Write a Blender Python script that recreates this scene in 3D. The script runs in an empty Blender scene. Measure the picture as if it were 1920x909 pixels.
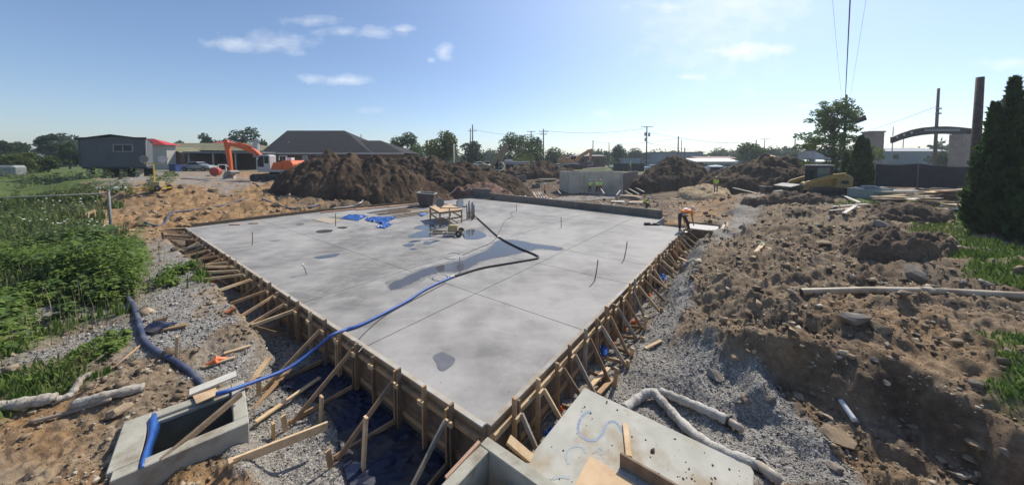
import bpy, bmesh, math, random
import numpy as np
from mathutils import Vector, Matrix, Euler

random.seed(7)
RNG = np.random.default_rng(11)
PI = math.pi
R = math.radians
scene = bpy.context.scene
COL = scene.collection

# ------------------------------------------------------------------ camera
FPX, CX, HOR, EYE, PITCH = 602.0, 960.0, 300.0, 4.0, R(2.5)
PY0 = HOR + FPX * math.tan(PITCH)
cam_d = bpy.data.cameras.new('camera')
cam = bpy.data.objects.new('camera', cam_d)
COL.objects.link(cam)
scene.camera = cam
cam_d.sensor_width = 36.0
cam_d.lens = FPX / 1920.0 * 36.0
cam_d.shift_y = -(454.5 - PY0) / 1920.0
cam_d.clip_start, cam_d.clip_end = 0.05, 8000.0
cam.location = (0, 0, EYE)
cam.rotation_euler = (PI / 2 - PITCH, 0, 0)

# ------------------------------------------------------------------ sky + sun
SUN_AZ, SUN_EL = R(37), R(47)          # azimuth to the right of +Y
w = bpy.data.worlds.new('World')
scene.world = w
w.use_nodes = True
nt = w.node_tree
for n in list(nt.nodes):
    nt.nodes.remove(n)


def nd(tree, typ, **kw):
    n = tree.nodes.new(typ)
    for k, v in kw.items():
        setattr(n, k, v)
    return n


def mth(tree, op, a, b=None, clamp=False):
    n = nd(tree, 'ShaderNodeMath', operation=op, use_clamp=clamp)
    for i, s in enumerate((a, b)):
        if s is None:
            continue
        if isinstance(s, (int, float)):
            n.inputs[i].default_value = s
        else:
            tree.links.new(s, n.inputs[i])
    return n.outputs[0]


sky = nd(nt, 'ShaderNodeTexSky', sky_type='NISHITA', sun_disc=False)
sky.sun_elevation, sky.sun_rotation = SUN_EL, SUN_AZ
sky.altitude, sky.air_density, sky.dust_density, sky.ozone_density = 200, 1.0, .7, 2.0
geo = nd(nt, 'ShaderNodeTexCoord')
sep = nd(nt, 'ShaderNodeSeparateXYZ')
nt.links.new(geo.outputs['Generated'], sep.inputs[0])
yy = mth(nt, 'MAXIMUM', sep.outputs[1], 0.02)
ca = mth(nt, 'DIVIDE', sep.outputs[0], yy)      # direction slopes right / up, as seen looking along +Y
cb = mth(nt, 'DIVIDE', sep.outputs[2], yy)
comb = nd(nt, 'ShaderNodeCombineXYZ')
nt.links.new(ca, comb.inputs[0]); nt.links.new(mth(nt, 'MULTIPLY', cb, 1.7), comb.inputs[1])
noi = nd(nt, 'ShaderNodeTexNoise', noise_dimensions='2D')
noi.inputs['Scale'].default_value = 13.0; noi.inputs['Detail'].default_value = 8.0; noi.inputs['Roughness'].default_value = 0.58
nt.links.new(comb.outputs[0], noi.inputs['Vector'])
noi2 = nd(nt, 'ShaderNodeTexNoise', noise_dimensions='2D')
noi2.inputs['Scale'].default_value = 3.0; noi2.inputs['Detail'].default_value = 5.0
nt.links.new(comb.outputs[0], noi2.inputs['Vector'])
nz = mth(nt, 'MULTIPLY', mth(nt, 'SUBTRACT', noi.outputs[0], 0.5), 1.9)
# cloud list: centre x, centre y, half width, half height (as slopes*602), opacity
CLOUDS = [(450, 84, 58, 16, .55), (540, 88, 62, 17, .5), (490, 78, 48, 17, .35), (588, 45, 52, 11, .5), (650, 64, 46, 10, .5),
          (712, 66, 60, 11, .48), (758, 60, 32, 9, .6), (834, 102, 17, 15, .6), (810, 116, 10, 6, .55), (585, 150, 34, 11, .55), (652, 152, 40, 11, .6),
          (705, 208, 32, 8, .38), (1385, 100, 62, 20, 1.0), (1440, 98, 45, 12, .9), (1290, 147, 30, 9, .85),
          (1250, 20, 34, 13, .7), (1130, 215, 28, 10, .3), (1505, 199, 32, 6, .5), (1885, 122, 60, 13, .4), (1330, 70, 130, 95, .42), (1370, 5, 150, 75, .6)]
tot = None
for (px, py, hw, hh, op) in CLOUDS:
    a0, b0, wa, wb = (px - CX) / FPX, (HOR - py) / FPX, 1.14 * hw / FPX, 1.12 * hh / FPX
    da = mth(nt, 'DIVIDE', mth(nt, 'SUBTRACT', ca, a0), wa)
    db = mth(nt, 'DIVIDE', mth(nt, 'SUBTRACT', cb, b0), wb)
    rr = mth(nt, 'SQRT', mth(nt, 'ADD', mth(nt, 'MULTIPLY', da, da), mth(nt, 'MULTIPLY', db, db)))
    m = mth(nt, 'ADD', mth(nt, 'SUBTRACT', 1.0, rr), nz)
    soft = 1.6 if hh > 50 else 1.15
    op = op * (.86 if px < 900 else 1.0)
    m = mth(nt, 'MULTIPLY', mth(nt, 'DIVIDE', m, soft, clamp=True), op)
    tot = m if tot is None else mth(nt, 'MAXIMUM', tot, m)
tot = mth(nt, 'SMOOTH_MIN', tot, 1.0)
fwd = mth(nt, 'GREATER_THAN', sep.outputs[1], 0.05)
tot = mth(nt, 'MULTIPLY', tot, fwd)
tint = nd(nt, 'ShaderNodeMix', data_type='RGBA', blend_type='MULTIPLY')
tint.inputs[0].default_value = 1.0; tint.inputs[7].default_value = (.95, .985, 1.07, 1)
nt.links.new(sky.outputs[0], tint.inputs[6])
# bright hazy air round the sun
sdv = nd(nt, 'ShaderNodeVectorMath', operation='DOT_PRODUCT')
nt.links.new(geo.outputs['Generated'], sdv.inputs[0])
sdv.inputs[1].default_value = (math.sin(SUN_AZ) * math.cos(SUN_EL), math.cos(SUN_AZ) * math.cos(SUN_EL), math.sin(SUN_EL))
aur = mth(nt, 'POWER', mth(nt, 'MAXIMUM', sdv.outputs['Value'], 0.0), 5.0)
add = nd(nt, 'ShaderNodeMix', data_type='RGBA', blend_type='ADD')
nt.links.new(mth(nt, 'MULTIPLY', aur, 1.0, clamp=True), add.inputs[0])
nt.links.new(tint.outputs[2], add.inputs[6]); add.inputs[7].default_value = (1.9, 2.2, 2.4, 1)
mixc = nd(nt, 'ShaderNodeMix', data_type='RGBA')
nt.links.new(tot, mixc.inputs[0]); nt.links.new(add.outputs[2], mixc.inputs[6])
mixc.inputs[7].default_value = (8.4, 8.6, 8.9, 1)
bg = nd(nt, 'ShaderNodeBackground')
bg.inputs[1].default_value = 0.125
nt.links.new(mixc.outputs[2], bg.inputs[0])
wo = nd(nt, 'ShaderNodeOutputWorld')
nt.links.new(bg.outputs[0], wo.inputs[0])

sd = bpy.data.lights.new('sun', 'SUN')
sd.energy, sd.angle, sd.color = 4.7, R(0.53), (1.0, 0.92, 0.79)
sun = bpy.data.objects.new('sun', sd)
COL.objects.link(sun)
sv = Vector((math.sin(SUN_AZ) * math.cos(SUN_EL), math.cos(SUN_AZ) * math.cos(SUN_EL), math.sin(SUN_EL)))
sun.rotation_euler = sv.to_track_quat('Z', 'Y').to_euler()
sun.location = (20, 25, 40)
scene.view_settings.view_transform = 'Standard'
scene.view_settings.look = 'None'
scene.view_settings.gamma = 1.0
scene.view_settings.exposure = 0.05
scene.cycles.max_bounces = 6
scene.cycles.use_adaptive_sampling = True

# ------------------------------------------------------------------ picture <-> place
def ray(px, py):
    xc, yc = (px - CX) / FPX, -(py - PY0) / FPX
    c, s = math.cos(PITCH), math.sin(PITCH)
    return Vector((xc, c + yc * s, -s + yc * c))

def G(px, py, z=0.0):
    """point on the horizontal plane z seen at a photo pixel"""
    d = ray(px, py)
    t = (z - EYE) / d.z
    return Vector((0, 0, EYE)) + d * t

def at(px, py, Y):
    d = ray(px, py)
    return Vector((0, 0, EYE)) + d * (Y / d.y)

# slab frame: corner, u along the left form, v along the right form
C0 = np.array([-0.39, 4.70])
UD = np.array([-0.80, 0.60]); VD = np.array([0.60, 0.80])
def W(u, v, z=0.0):
    p = C0 + UD * u + VD * v
    return Vector((p[0], p[1], z))
def uv_of(x, y):
    dx, dy = x - C0[0], y - C0[1]
    return dx * UD[0] + dy * UD[1], dx * VD[0] + dy * VD[1]

# ------------------------------------------------------------------ objects
def tag(o, label=None, cat=None, group=None, kind=None):
    if label: o['label'] = label
    if cat: o['category'] = cat
    if group: o['group'] = group
    if kind: o['kind'] = kind
    return o

def thing(name, loc, label, cat, group=None, rz=0.0):
    o = bpy.data.objects.new(name, None)
    o.empty_display_size = 0.2
    COL.objects.link(o)
    o.location = loc
    o.rotation_euler = (0, 0, rz)
    return tag(o, label, cat, group)

def base_of(o):
    v = Vector((0, 0, 0))
    while o is not None:
        v += o.location
        o = o.parent
    return v

class MB:
    """collects shapes; build() links them as one mesh object"""
    def __init__(s):
        s.v, s.f, s.mi = [], [], []
        s.m = 0
    def add(s, vs, fs):
        o = len(s.v)
        s.v.extend(tuple(p) for p in vs)
        s.f.extend(tuple(i + o for i in f) for f in fs)
        s.mi.extend([s.m] * len(fs))
        return s
    def box(s, c, size, rot=None, rz=0.0):
        x, y, z = (d / 2 for d in size)
        m = rot if rot is not None else Matrix.Rotation(rz, 3, 'Z')
        c = Vector(c)
        vs = [c + m @ Vector(p) for p in ((-x, -y, -z), (x, -y, -z), (x, y, -z), (-x, y, -z), (-x, -y, z), (x, -y, z), (x, y, z), (-x, y, z))]
        return s.add(vs, ((0, 3, 2, 1), (4, 5, 6, 7), (0, 1, 5, 4), (1, 2, 6, 5), (2, 3, 7, 6), (3, 0, 4, 7)))
    def bar(s, p0, p1, wd, ht, up=(0, 0, 1), roll=0.0, ch=0.0):
        """timber from p0 to p1: width wd sideways, ht along up; slightly eased edges when ch>0"""
        p0, p1 = Vector(p0), Vector(p1)
        d = (p1 - p0).normalized()
        up = Vector(up)
        sx = d.cross(up)
        if sx.length < 1e-4: sx = d.cross(Vector((1, 0, 0)))
        sx.normalize()
        sz = sx.cross(d).normalized()
        if roll:
            q = Matrix.Rotation(roll, 3, d)
            sx, sz = q @ sx, q @ sz
        a, b = wd / 2, ht / 2
        if ch <= 0:
            pr = [(-a, -b), (a, -b), (a, b), (-a, b)]
        else:
            pr = [(-a + ch, -b), (a - ch, -b), (a, -b + ch), (a, b - ch), (a - ch, b), (-a + ch, b), (-a, b - ch), (-a, -b + ch)]
        n = len(pr)
        vs = [p + sx * q[0] + sz * q[1] for p in (p0, p1) for q in pr]
        fs = [(i, (i + 1) % n, n + (i + 1) % n, n + i) for i in range(n)]
        fs += [tuple(range(n - 1, -1, -1)), tuple(range(n, 2 * n))]
        return s.add(vs, fs)
    def tube(s, pts, r, n=8, caps=True):
        pts = [Vector(p) for p in pts]
        rs = r if isinstance(r, (list, tuple)) else [r] * len(pts)
        vs, fs = [], []
        prev = None
        for i, p in enumerate(pts):
            d = (pts[min(i + 1, len(pts) - 1)] - pts[max(i - 1, 0)])
            if d.length < 1e-9: d = Vector((0, 0, 1))
            d.normalize()
            if prev is None:
                x = d.cross(Vector((0, 0, 1)))
                if x.length < 1e-3: x = d.cross(Vector((1, 0, 0)))
            else:
                x = prev - d * prev.dot(d)
            x.normalize(); prev = x
            y = d.cross(x)
            for k in range(n):
                t = 2 * PI * k / n
                vs.append(p + (x * math.cos(t) + y * math.sin(t)) * rs[i])
        for i in range(len(pts) - 1):
            for k in range(n):
                fs.append((i * n + k, i * n + (k + 1) % n, (i + 1) * n + (k + 1) % n, (i + 1) * n + k))
        if caps:
            fs.append(tuple(range(n - 1, -1, -1)))
            fs.append(tuple(range((len(pts) - 1) * n, len(pts) * n)))
        return s.add(vs, fs)
    def cyl(s, p0, p1, r, n=12):
        return s.tube([p0, p1], r, n)
    def prism(s, poly, z0, z1):
        n = len(poly)
        vs = [(p[0], p[1], z0) for p in poly] + [(p[0], p[1], z1) for p in poly]
        area = sum(poly[i][0] * poly[(i + 1) % n][1] - poly[(i + 1) % n][0] * poly[i][1] for i in range(n))
        fs = [(i, (i + 1) % n, n + (i + 1) % n, n + i) for i in range(n)] + [tuple(range(n - 1, -1, -1)), tuple(range(n, 2 * n))]
        if area < 0: fs = [f[::-1] for f in fs]
        return s.add(vs, fs)
    def extr(s, poly3, off):
        """solid from a planar 3-D polygon pushed by the vector off"""
        n = len(poly3)
        off = Vector(off)
        vs = [Vector(p) for p in poly3] + [Vector(p) + off for p in poly3]
        fs = [(i, (i + 1) % n, n + (i + 1) % n, n + i) for i in range(n)] + [tuple(range(n - 1, -1, -1)), tuple(range(n, 2 * n))]
        return s.add(vs, fs)
    def ball(s, c, r, seg=12, rng=8, sc=(1, 1, 1)):
        c = Vector(c)
        vs = [c + Vector((0, 0, -r * sc[2]))]
        for i in range(1, rng):
            t = -PI / 2 + PI * i / rng
            for k in range(seg):
                a = 2 * PI * k / seg
                vs.append(c + Vector((r * sc[0] * math.cos(t) * math.cos(a), r * sc[1] * math.cos(t) * math.sin(a), r * sc[2] * math.sin(t))))
        vs.append(c + Vector((0, 0, r * sc[2])))
        fs = [(0, 1 + (k + 1) % seg, 1 + k) for k in range(seg)]
        for i in range(rng - 2):
            for k in range(seg):
                a, b = 1 + i * seg + k, 1 + i * seg + (k + 1) % seg
                fs.append((a, b, b + seg, a + seg))
        l = len(vs) - 1
        fs += [(l, 1 + (rng - 2) * seg + k, 1 + (rng - 2) * seg + (k + 1) % seg) for k in range(seg)]
        return s.add(vs, fs)
    def build(s, name, mat, parent=None, smooth=False, loc=None, fix=True, bevel=0.0):
        me = bpy.data.meshes.new(name)
        vs = np.array(s.v, dtype=float)
        if parent is not None:
            org = np.array(base_of(parent))
            lo = Vector((0, 0, 0))
        else:
            if loc is None:
                mn, mx = vs.min(0), vs.max(0)
                loc = Vector(((mn[0] + mx[0]) / 2, (mn[1] + mx[1]) / 2, mn[2]))
            org = np.array(loc); lo = Vector(loc)
        me.from_pydata((vs - org).tolist(), [], s.f)
        mats = mat if isinstance(mat, (list, tuple)) else [mat]
        for m in mats: me.materials.append(m)
        if len(mats) > 1: me.polygons.foreach_set('material_index', s.mi)
        if fix or bevel:
            bm = bmesh.new(); bm.from_mesh(me)
            if fix: bmesh.ops.recalc_face_normals(bm, faces=bm.faces)
            if bevel: bmesh.ops.bevel(bm, geom=list(bm.edges), offset=bevel, segments=1, affect='EDGES')
            bm.to_mesh(me); bm.free()
        if smooth: me.polygons.foreach_set('use_smooth', [True] * len(me.polygons))
        o = bpy.data.objects.new(name, me)
        COL.objects.link(o)
        if parent is not None: o.parent = parent
        o.location = lo
        return o

def copy_tree(o, parent=None):
    c = o.copy(); COL.objects.link(c); c.parent = parent
    for ch in list(o.children): copy_tree(ch, c)
    return c

def np_mesh(name, V, F, mat, smooth=False, parent=None, attrs=None):
    """fast mesh from arrays; F is (n,3) or (n,4)"""
    me = bpy.data.meshes.new(name)
    V = np.asarray(V, dtype=np.float32); F = np.asarray(F, dtype=np.int32)
    k = F.shape[1]
    me.vertices.add(len(V)); me.vertices.foreach_set('co', V.ravel())
    me.loops.add(F.size); me.loops.foreach_set('vertex_index', F.ravel())
    me.polygons.add(len(F))
    me.polygons.foreach_set('loop_start', np.arange(0, F.size, k, dtype=np.int32))
    me.update(calc_edges=True)
    if smooth: me.polygons.foreach_set('use_smooth', np.ones(len(F), dtype=bool))
    for m in (mat if isinstance(mat, (list, tuple)) else [mat]): me.materials.append(m)
    if attrs:
        for an, arr in attrs.items():
            ca_ = me.color_attributes.new(an, 'FLOAT_COLOR', 'POINT')
            ca_.data.foreach_set('color', np.asarray(arr, dtype=np.float32).ravel())
    me.validate()
    o = bpy.data.objects.new(name, me); COL.objects.link(o)
    if parent is not None: o.parent = parent
    return o

# ------------------------------------------------------------------ numpy noise
def _hash(ix, iy, seed):
    h = (ix.astype(np.int64) * 374761393 + iy.astype(np.int64) * 668265263 + seed * 1442695041) & 0xffffffff
    h = ((h ^ (h >> 13)) * 1274126177) & 0xffffffff
    return (h ^ (h >> 16)) & 0xffffffff
def pnoise(x, y, seed=0):
    xi, yi = np.floor(x), np.floor(y)
    fx, fy = x - xi, y - yi
    ux, uy = fx * fx * fx * (fx * (fx * 6 - 15) + 10), fy * fy * fy * (fy * (fy * 6 - 15) + 10)
    def g(dx, dy):
        a = _hash(xi + dx, yi + dy, seed) / 4294967296.0 * 2 * PI
        return np.cos(a) * (fx - dx) + np.sin(a) * (fy - dy)
    n00, n10, n01, n11 = g(0, 0), g(1, 0), g(0, 1), g(1, 1)
    return (n00 + (n10 - n00) * ux + (n01 - n00) * uy + (n00 - n10 - n01 + n11) * ux * uy) * 1.5
def fbm(x, y, sc, oct=4, seed=0, gain=0.5):
    t, a = 0, 1.0
    for i in range(oct):
        t = t + a * pnoise(x * sc + 17.3 * i, y * sc - 9.1 * i, seed + i)
        a *= gain; sc *= 2.03
    return t
def billow(x, y, sc, oct=4, seed=0, gain=0.5):
    t, a = 0, 1.0
    for i in range(oct):
        t = t + a * (np.abs(pnoise(x * sc + 7.7 * i, y * sc + 3.1 * i, seed + i)) * 2 - 0.6)
        a *= gain; sc *= 2.1
    return t
def sstep(a, b, x):
    t = np.clip((x - a) / (b - a), 0, 1)
    return t * t * (3 - 2 * t)
def sdist(poly, x, y):
    """signed distance to a polygon, positive inside"""
    p = np.array([(q[0], q[1]) for q in poly])
    d = np.full(x.shape, 1e18); ins = np.zeros(x.shape, dtype=bool)
    for i in range(len(p)):
        a, b = p[i], p[(i + 1) % len(p)]
        ex, ey = b - a
        wx, wy = x - a[0], y - a[1]
        t = np.clip((wx * ex + wy * ey) / (ex * ex + ey * ey + 1e-12), 0, 1)
        d = np.minimum(d, (wx - ex * t) ** 2 + (wy - ey * t) ** 2)
        c = ((a[1] > y) != (b[1] > y))
        with np.errstate(divide='ignore', invalid='ignore'):
            xx = (b[0] - a[0]) * (y - a[1]) / (b[1] - a[1] + 1e-12) + a[0]
        ins ^= c & (x < xx)
    d = np.sqrt(d)
    return np.where(ins, d, -d)

# ------------------------------------------------------------------ materials
MATS = {}
def mat(name, c1, c2=None, scale=4.0, rough=0.85, bump=0.0, bscale=None, detail=5, metal=0.0, spec=0.4, stretch=None, rnd=0.0, c3=None, s3=0.7, coord='Object', bdist=0.02, trans=0.0):
    """noise-mixed principled material; c3 = blotches at scale s3; rnd = per-object brightness spread"""
    if name in MATS: return MATS[name]
    m = bpy.data.materials.new(name); m.use_nodes = True
    t = m.node_tree
    b = t.nodes['Principled BSDF']
    b.inputs['Roughness'].default_value = rough
    b.inputs['Metallic'].default_value = metal
    b.inputs['Specular IOR Level'].default_value = spec
    tc = nd(t, 'ShaderNodeTexCoord')
    vec = tc.outputs[coord]
    if stretch:
        mp = nd(t, 'ShaderNodeMapping'); mp.inputs['Scale'].default_value = stretch
        t.links.new(vec, mp.inputs[0]); vec = mp.outputs[0]
    def noise(sc, det=detail):
        n = nd(t, 'ShaderNodeTexNoise'); n.inputs['Scale'].default_value = sc; n.inputs['Detail'].default_value = det
        n.inputs['Roughness'].default_value = 0.6
        t.links.new(vec, n.inputs['Vector'])
        return n.outputs[0]
    def mix(f, a, bb):
        x = nd(t, 'ShaderNodeMix', data_type='RGBA')
        t.links.new(f, x.inputs[0])
        for i, q in ((6, a), (7, bb)):
            if isinstance(q, tuple): x.inputs[i].default_value = (*q, 1)
            else: t.links.new(q, x.inputs[i])
        return x.outputs[2]
    def ramp(f, lo, hi):
        x = nd(t, 'ShaderNodeMapRange'); x.inputs[1].default_value = lo; x.inputs[2].default_value = hi
        t.links.new(f, x.inputs[0]); return x.outputs[0]
    col = c1
    if c2 is not None: col = mix(ramp(noise(scale), .34, .66), c1, c2)
    if c3 is not None: col = mix(ramp(noise(s3), .5, .66), col, c3)
    if rnd:
        oi = nd(t, 'ShaderNodeObjectInfo')
        hs = nd(t, 'ShaderNodeHueSaturation')
        t.links.new(mth(t, 'ADD', mth(t, 'MULTIPLY', oi.outputs['Random'], 2 * rnd), 1 - rnd), hs.inputs['Value'])
        if isinstance(col, tuple): hs.inputs['Color'].default_value = (*col, 1)
        else: t.links.new(col, hs.inputs['Color'])
        col = hs.outputs[0]
    if isinstance(col, tuple): b.inputs['Base Color'].default_value = (*col, 1)
    else: t.links.new(col, b.inputs['Base Color'])
    if bump:
        bn = nd(t, 'ShaderNodeBump'); bn.inputs['Strength'].default_value = bump; bn.inputs['Distance'].default_value = bdist
        t.links.new(noise(bscale or scale * 6, 4), bn.inputs['Height'])
        t.links.new(bn.outputs[0], b.inputs['Normal'])
    if trans:
        tr = nd(t, 'ShaderNodeBsdfTranslucent'); ms = nd(t, 'ShaderNodeMixShader'); ms.inputs[0].default_value = trans
        if isinstance(col, tuple): tr.inputs[0].default_value = (*col, 1)
        else: t.links.new(col, tr.inputs[0])
        t.links.new(b.outputs[0], ms.inputs[1]); t.links.new(tr.outputs[0], ms.inputs[2])
        t.links.new(ms.outputs[0], t.nodes['Material Output'].inputs[0])
    MATS[name] = m
    return m

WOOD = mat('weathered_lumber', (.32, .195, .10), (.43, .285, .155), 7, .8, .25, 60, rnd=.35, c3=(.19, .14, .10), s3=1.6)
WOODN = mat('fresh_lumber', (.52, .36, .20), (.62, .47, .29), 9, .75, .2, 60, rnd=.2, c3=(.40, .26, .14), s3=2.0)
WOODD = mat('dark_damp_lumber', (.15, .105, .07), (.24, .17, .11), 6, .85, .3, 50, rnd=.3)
WOODG = mat('greyed_lumber', (.26, .21, .155), (.36, .31, .245), 6, .85, .3, 50, rnd=.3, c3=(.38, .37, .34), s3=2.5)
PLY = mat('plywood', (.50, .34, .20), (.60, .44, .27), 5, .8, .15, 40, rnd=.15, c3=(.38, .25, .15), s3=1.2)
CONC = mat('precast_concrete', (.33, .315, .255), (.43, .41, .34), 3, .9, .3, 70, c3=(.22, .18, .125), s3=1.7)
CONC_L = mat('cast_wall_concrete', (.17, .15, .12), (.23, .205, .17), 1.5, .9, .3, 30, c3=(.11, .10, .085), s3=.5)
STEEL = mat('dull_steel', (.30, .30, .31), (.42, .42, .43), 6, .5, metal=.7)
RUST = mat('rusty_bar', (.16, .09, .06), (.24, .15, .10), 30, .8, rnd=.2)
BLACK = mat('black_rubber', (.018, .018, .02), (.035, .035, .038), 12, .55)
BLUE = mat('blue_hose', (.035, .09, .30), (.05, .13, .42), 8, .45, rnd=.1)
NAVY = mat('faded_navy_hose', (.035, .045, .085), (.07, .085, .145), 6, .6, c3=(.15, .15, .17), s3=2.5)
TARP = mat('blue_sheeting', (.02, .07, .27), (.035, .13, .42), 5, .4, .4, 9)
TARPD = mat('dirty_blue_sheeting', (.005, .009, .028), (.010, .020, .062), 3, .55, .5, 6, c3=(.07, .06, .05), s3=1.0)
WHITE = mat('white_paint', (.72, .72, .70), (.80, .80, .78), 5, .6)
PVC = mat('white_plastic_pipe', (.40, .325, .225), (.50, .42, .31), 5, .5, c3=(.28, .21, .14), s3=1.5)
ORANGE = mat('orange_paint', (.62, .10, .02), (.70, .14, .03), 6, .45)
ORPL = mat('orange_plastic', (.75, .16, .05), (.80, .22, .08), 8, .5)
YEL = mat('yellow_machine_paint', (.36, .23, .06), (.44, .29, .08), 5, .6, c3=(.24, .17, .08), s3=1.6)
GLASSD = mat('dark_glass', (.015, .018, .022), None, rough=.25, spec=.25)
# ================================================================== the ground
UMAX, VMAX = 23.5, 20.6
CP = [  # photo pixel and height of the ground there
 (100,520,.25),(30,560,.2),(210,465,.15),(270,600,0),(100,650,-.1),(30,700,-.15),(100,850,-.35),(20,800,-.3),(250,690,-.12),(20,900,-.4),
 (330,560,0),(330,640,-.1),(380,690,-.35),(390,600,-.05),(300,470,.05),(230,430,.15),(150,400,.5),(60,380,.7),(0,430,.6),(330,880,-.55),(420,900,-.6),(200,860,-.35),
 (300,405,.45),(450,380,.8),(400,345,1.6),(300,350,1.7),(480,345,1.55),(200,360,1.4),(200,335,2.2),(60,335,1.8),(100,318,2.4),(620,380,.5),(540,390,.35),(700,375,.4),(800,365,.2),
 (340,325,2.2),(450,400,.1),(360,418,.05),(600,360,1.0),
 (885,358,-.2),(1000,392,-.3),(1100,395,-.35),(1212,398,-.45),(950,362,-.5),(1050,370,-.9),(1150,366,-.9),(1250,378,-.7),(1340,362,-.2),(1300,395,-.5),(1250,415,-.5),(1340,405,-.25),(1385,415,.0),
 (900,335,.3),(1000,325,1.3),(1100,328,.7),(1200,324,1.4),(1350,345,.6),(1300,328,1.0),
 (1400,385,.45),(1450,368,.8),(1500,385,.8),(1580,370,.9),(1640,372,1.0),(1700,390,1.0),(1800,380,1.1),(1720,356,1.2),(1650,420,.9),(1850,440,.85),(1750,480,.9),(1900,520,.9),
 (1500,430,.7),(1430,440,.4),(1370,450,.0),(1400,500,.4),(1500,500,.75),(1450,560,.6),(1340,510,.05),(1600,600,.85),(1800,600,.9),(1900,690,.85),(1700,660,.8),(1500,630,.6),(1390,610,.2),
 (1310,590,-.3),(1250,600,-.6),(1215,660,-.75),(1180,720,-.85),(1440,690,.25),(1380,740,-.45),(1400,800,-.6),(1470,860,-.55),(1560,780,.05),(1580,880,-.35),(1700,860,-.2),(1850,850,.35),(1900,905,.2),(1700,740,.65),(1250,760,-.75),(1100,880,-1.0),
]
cpw = [G(a, b, c) for a, b, c in CP]
cpw += [Vector(p) for p in ((-60, 60, 2.4), (-30, 62, 2.3), (-10, 75, 2.2), (15, 75, 1.8), (40, 65, 1.6), (70, 60, 1.4), (100, 30, 1.3), (60, 10, 1.1), (30, -10, .9), (8, -8, -.2), (-8, -8, -.5), (-30, -6, .2), (-60, 10, .8), (-90, 40, 2), (-45, 28, 1.3), (0, -40, .6), (0, 1.0, -1.0), (1.5, 2.5, -1.0), (-2, 2.5, -.9))]
CPX = np.array([p.x for p in cpw]); CPY = np.array([p.y for p in cpw]); CPZ = np.array([p.z for p in cpw])
CPD = np.sqrt(CPX ** 2 + CPY ** 2)

def smooth_base(x, y):
    out = np.empty(x.shape); n = x.size
    xf, yf, of = x.ravel(), y.ravel(), out.ravel()
    for i in range(0, n, 40000):
        X, Y = xf[i:i + 40000, None], yf[i:i + 40000, None]
        d2 = (X - CPX) ** 2 + (Y - CPY) ** 2
        wgt = 1.0 / (d2 / (0.012 * CPD ** 2 + .05) + .06) ** 1.9
        of[i:i + 40000] = (wgt * CPZ).sum(1) / wgt.sum(1)
    r = np.sqrt(xf ** 2 + yf ** 2)
    k = sstep(80, 160, r)
    return (of * (1 - k) + 2.0 * k).reshape(x.shape)

def PG(pts, z):
    return [G(a, b, z) for a, b in pts]
# kinds of ground, as outlines on the site
Z_GRAVEL = [PG([(1090,740),(1160,655),(1210,590),(1262,500),(1282,455),(1325,462),(1300,520),(1296,570),(1262,640),(1340,685),(1440,745),(1520,830),(1600,925),(1300,940),(1150,840)], -.5),
            PG([(425,870),(440,750),(360,735),(330,690),(370,640),(440,690),(560,590),(700,700),(900,830),(800,960),(480,905)], -.7),
            PG([(228,468),(318,442),(345,470),(415,560),(432,596),(380,625),(300,610),(250,560),(235,500)], 0.0),
            PG([(60,560),(250,540),(420,600),(390,640),(240,660),(60,690),(0,660),(0,620)], -.05),
            PG([(1330,452),(1370,405),(1400,378),(1428,380),(1410,410),(1380,440)], .1),
            PG([(1010,373),(1150,362),(1200,370),(1100,378)], -.9),
            PG([(290,322),(345,316),(500,335),(420,345),(300,338),(130,350)], 2.0)]
Z_GRASS = [PG([(-60,330),(150,322),(262,338),(200,378),(118,428),(200,440),(214,470),(272,500),(255,545),(120,600),(60,625),(-60,660)], .35),
           PG([(-40,708),(60,700),(165,648),(225,628),(232,645),(180,690),(110,735),(-40,765)], -.1),
           PG([(285,530),(380,500),(402,512),(396,530),(330,552),(295,560)], 0.02),
           PG([(1735,432),(1790,398),(1830,420),(1925,470),(1925,535),(1830,520),(1790,480),(1860,475)], .87),
           PG([(1575,355),(1660,368),(1760,372),(1740,395),(1640,385),(1590,378)], 1.0),
           PG([(1880,630),(1925,620),(1925,700),(1895,680)], .9)]
Z_OCHRE = [PG([(110,420),(230,375),(330,340),(420,335),(500,345),(620,380),(480,400),(340,425),(240,440),(180,440)], .7),
           PG([(1240,420),(1300,380),(1335,355),(1375,345),(1390,370),(1370,400),(1330,420),(1290,430)], -.3),
           PG([(-20,770),(180,770),(200,820),(150,930),(-20,930)], -.3),
           PG([(260,890),(440,870),(520,905),(520,960),(260,960)], -.55),
           PG([(1300,640),(1440,600),(1560,560),(1920,570),(1920,780),(1760,720),(1600,660),(1440,650)], .75),
           PG([(1420,740),(1480,720),(1600,800),(1720,900),(1700,960),(1600,930)], -.2)]
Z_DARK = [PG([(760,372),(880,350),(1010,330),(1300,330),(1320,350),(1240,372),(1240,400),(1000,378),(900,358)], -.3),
          PG([(1390,680),(1440,660),(1560,672),(1650,702),(1760,748),(1900,800),(1900,880),(1790,850),(1650,775),(1540,745),(1440,728)], .2),  # bank face: its shade and the moist soil both go into this tone
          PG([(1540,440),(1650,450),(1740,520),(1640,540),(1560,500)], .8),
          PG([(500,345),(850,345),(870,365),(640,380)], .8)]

BANK = PG([(1372, 668), (1440, 672), (1530, 690), (1640, 722), (1750, 772), (1850, 815), (2000, 880), (2300, 800), (2000, 560), (1500, 560), (1400, 600)], .3)
def zmask(polys, x, y, soft, namp, nsc, seed):
    m = np.zeros(x.shape)
    r = np.sqrt(x * x + y * y)
    nn = fbm(x, y, nsc, 4, seed)
    for p in polys:
        sdv = sdist(p, x, y) + nn * namp * np.clip(r / 10, .5, 3)
        s = soft * np.clip(r / 10, .5, 3)
        m = np.maximum(m, sstep(-s, s, sdv))
    return m

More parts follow.
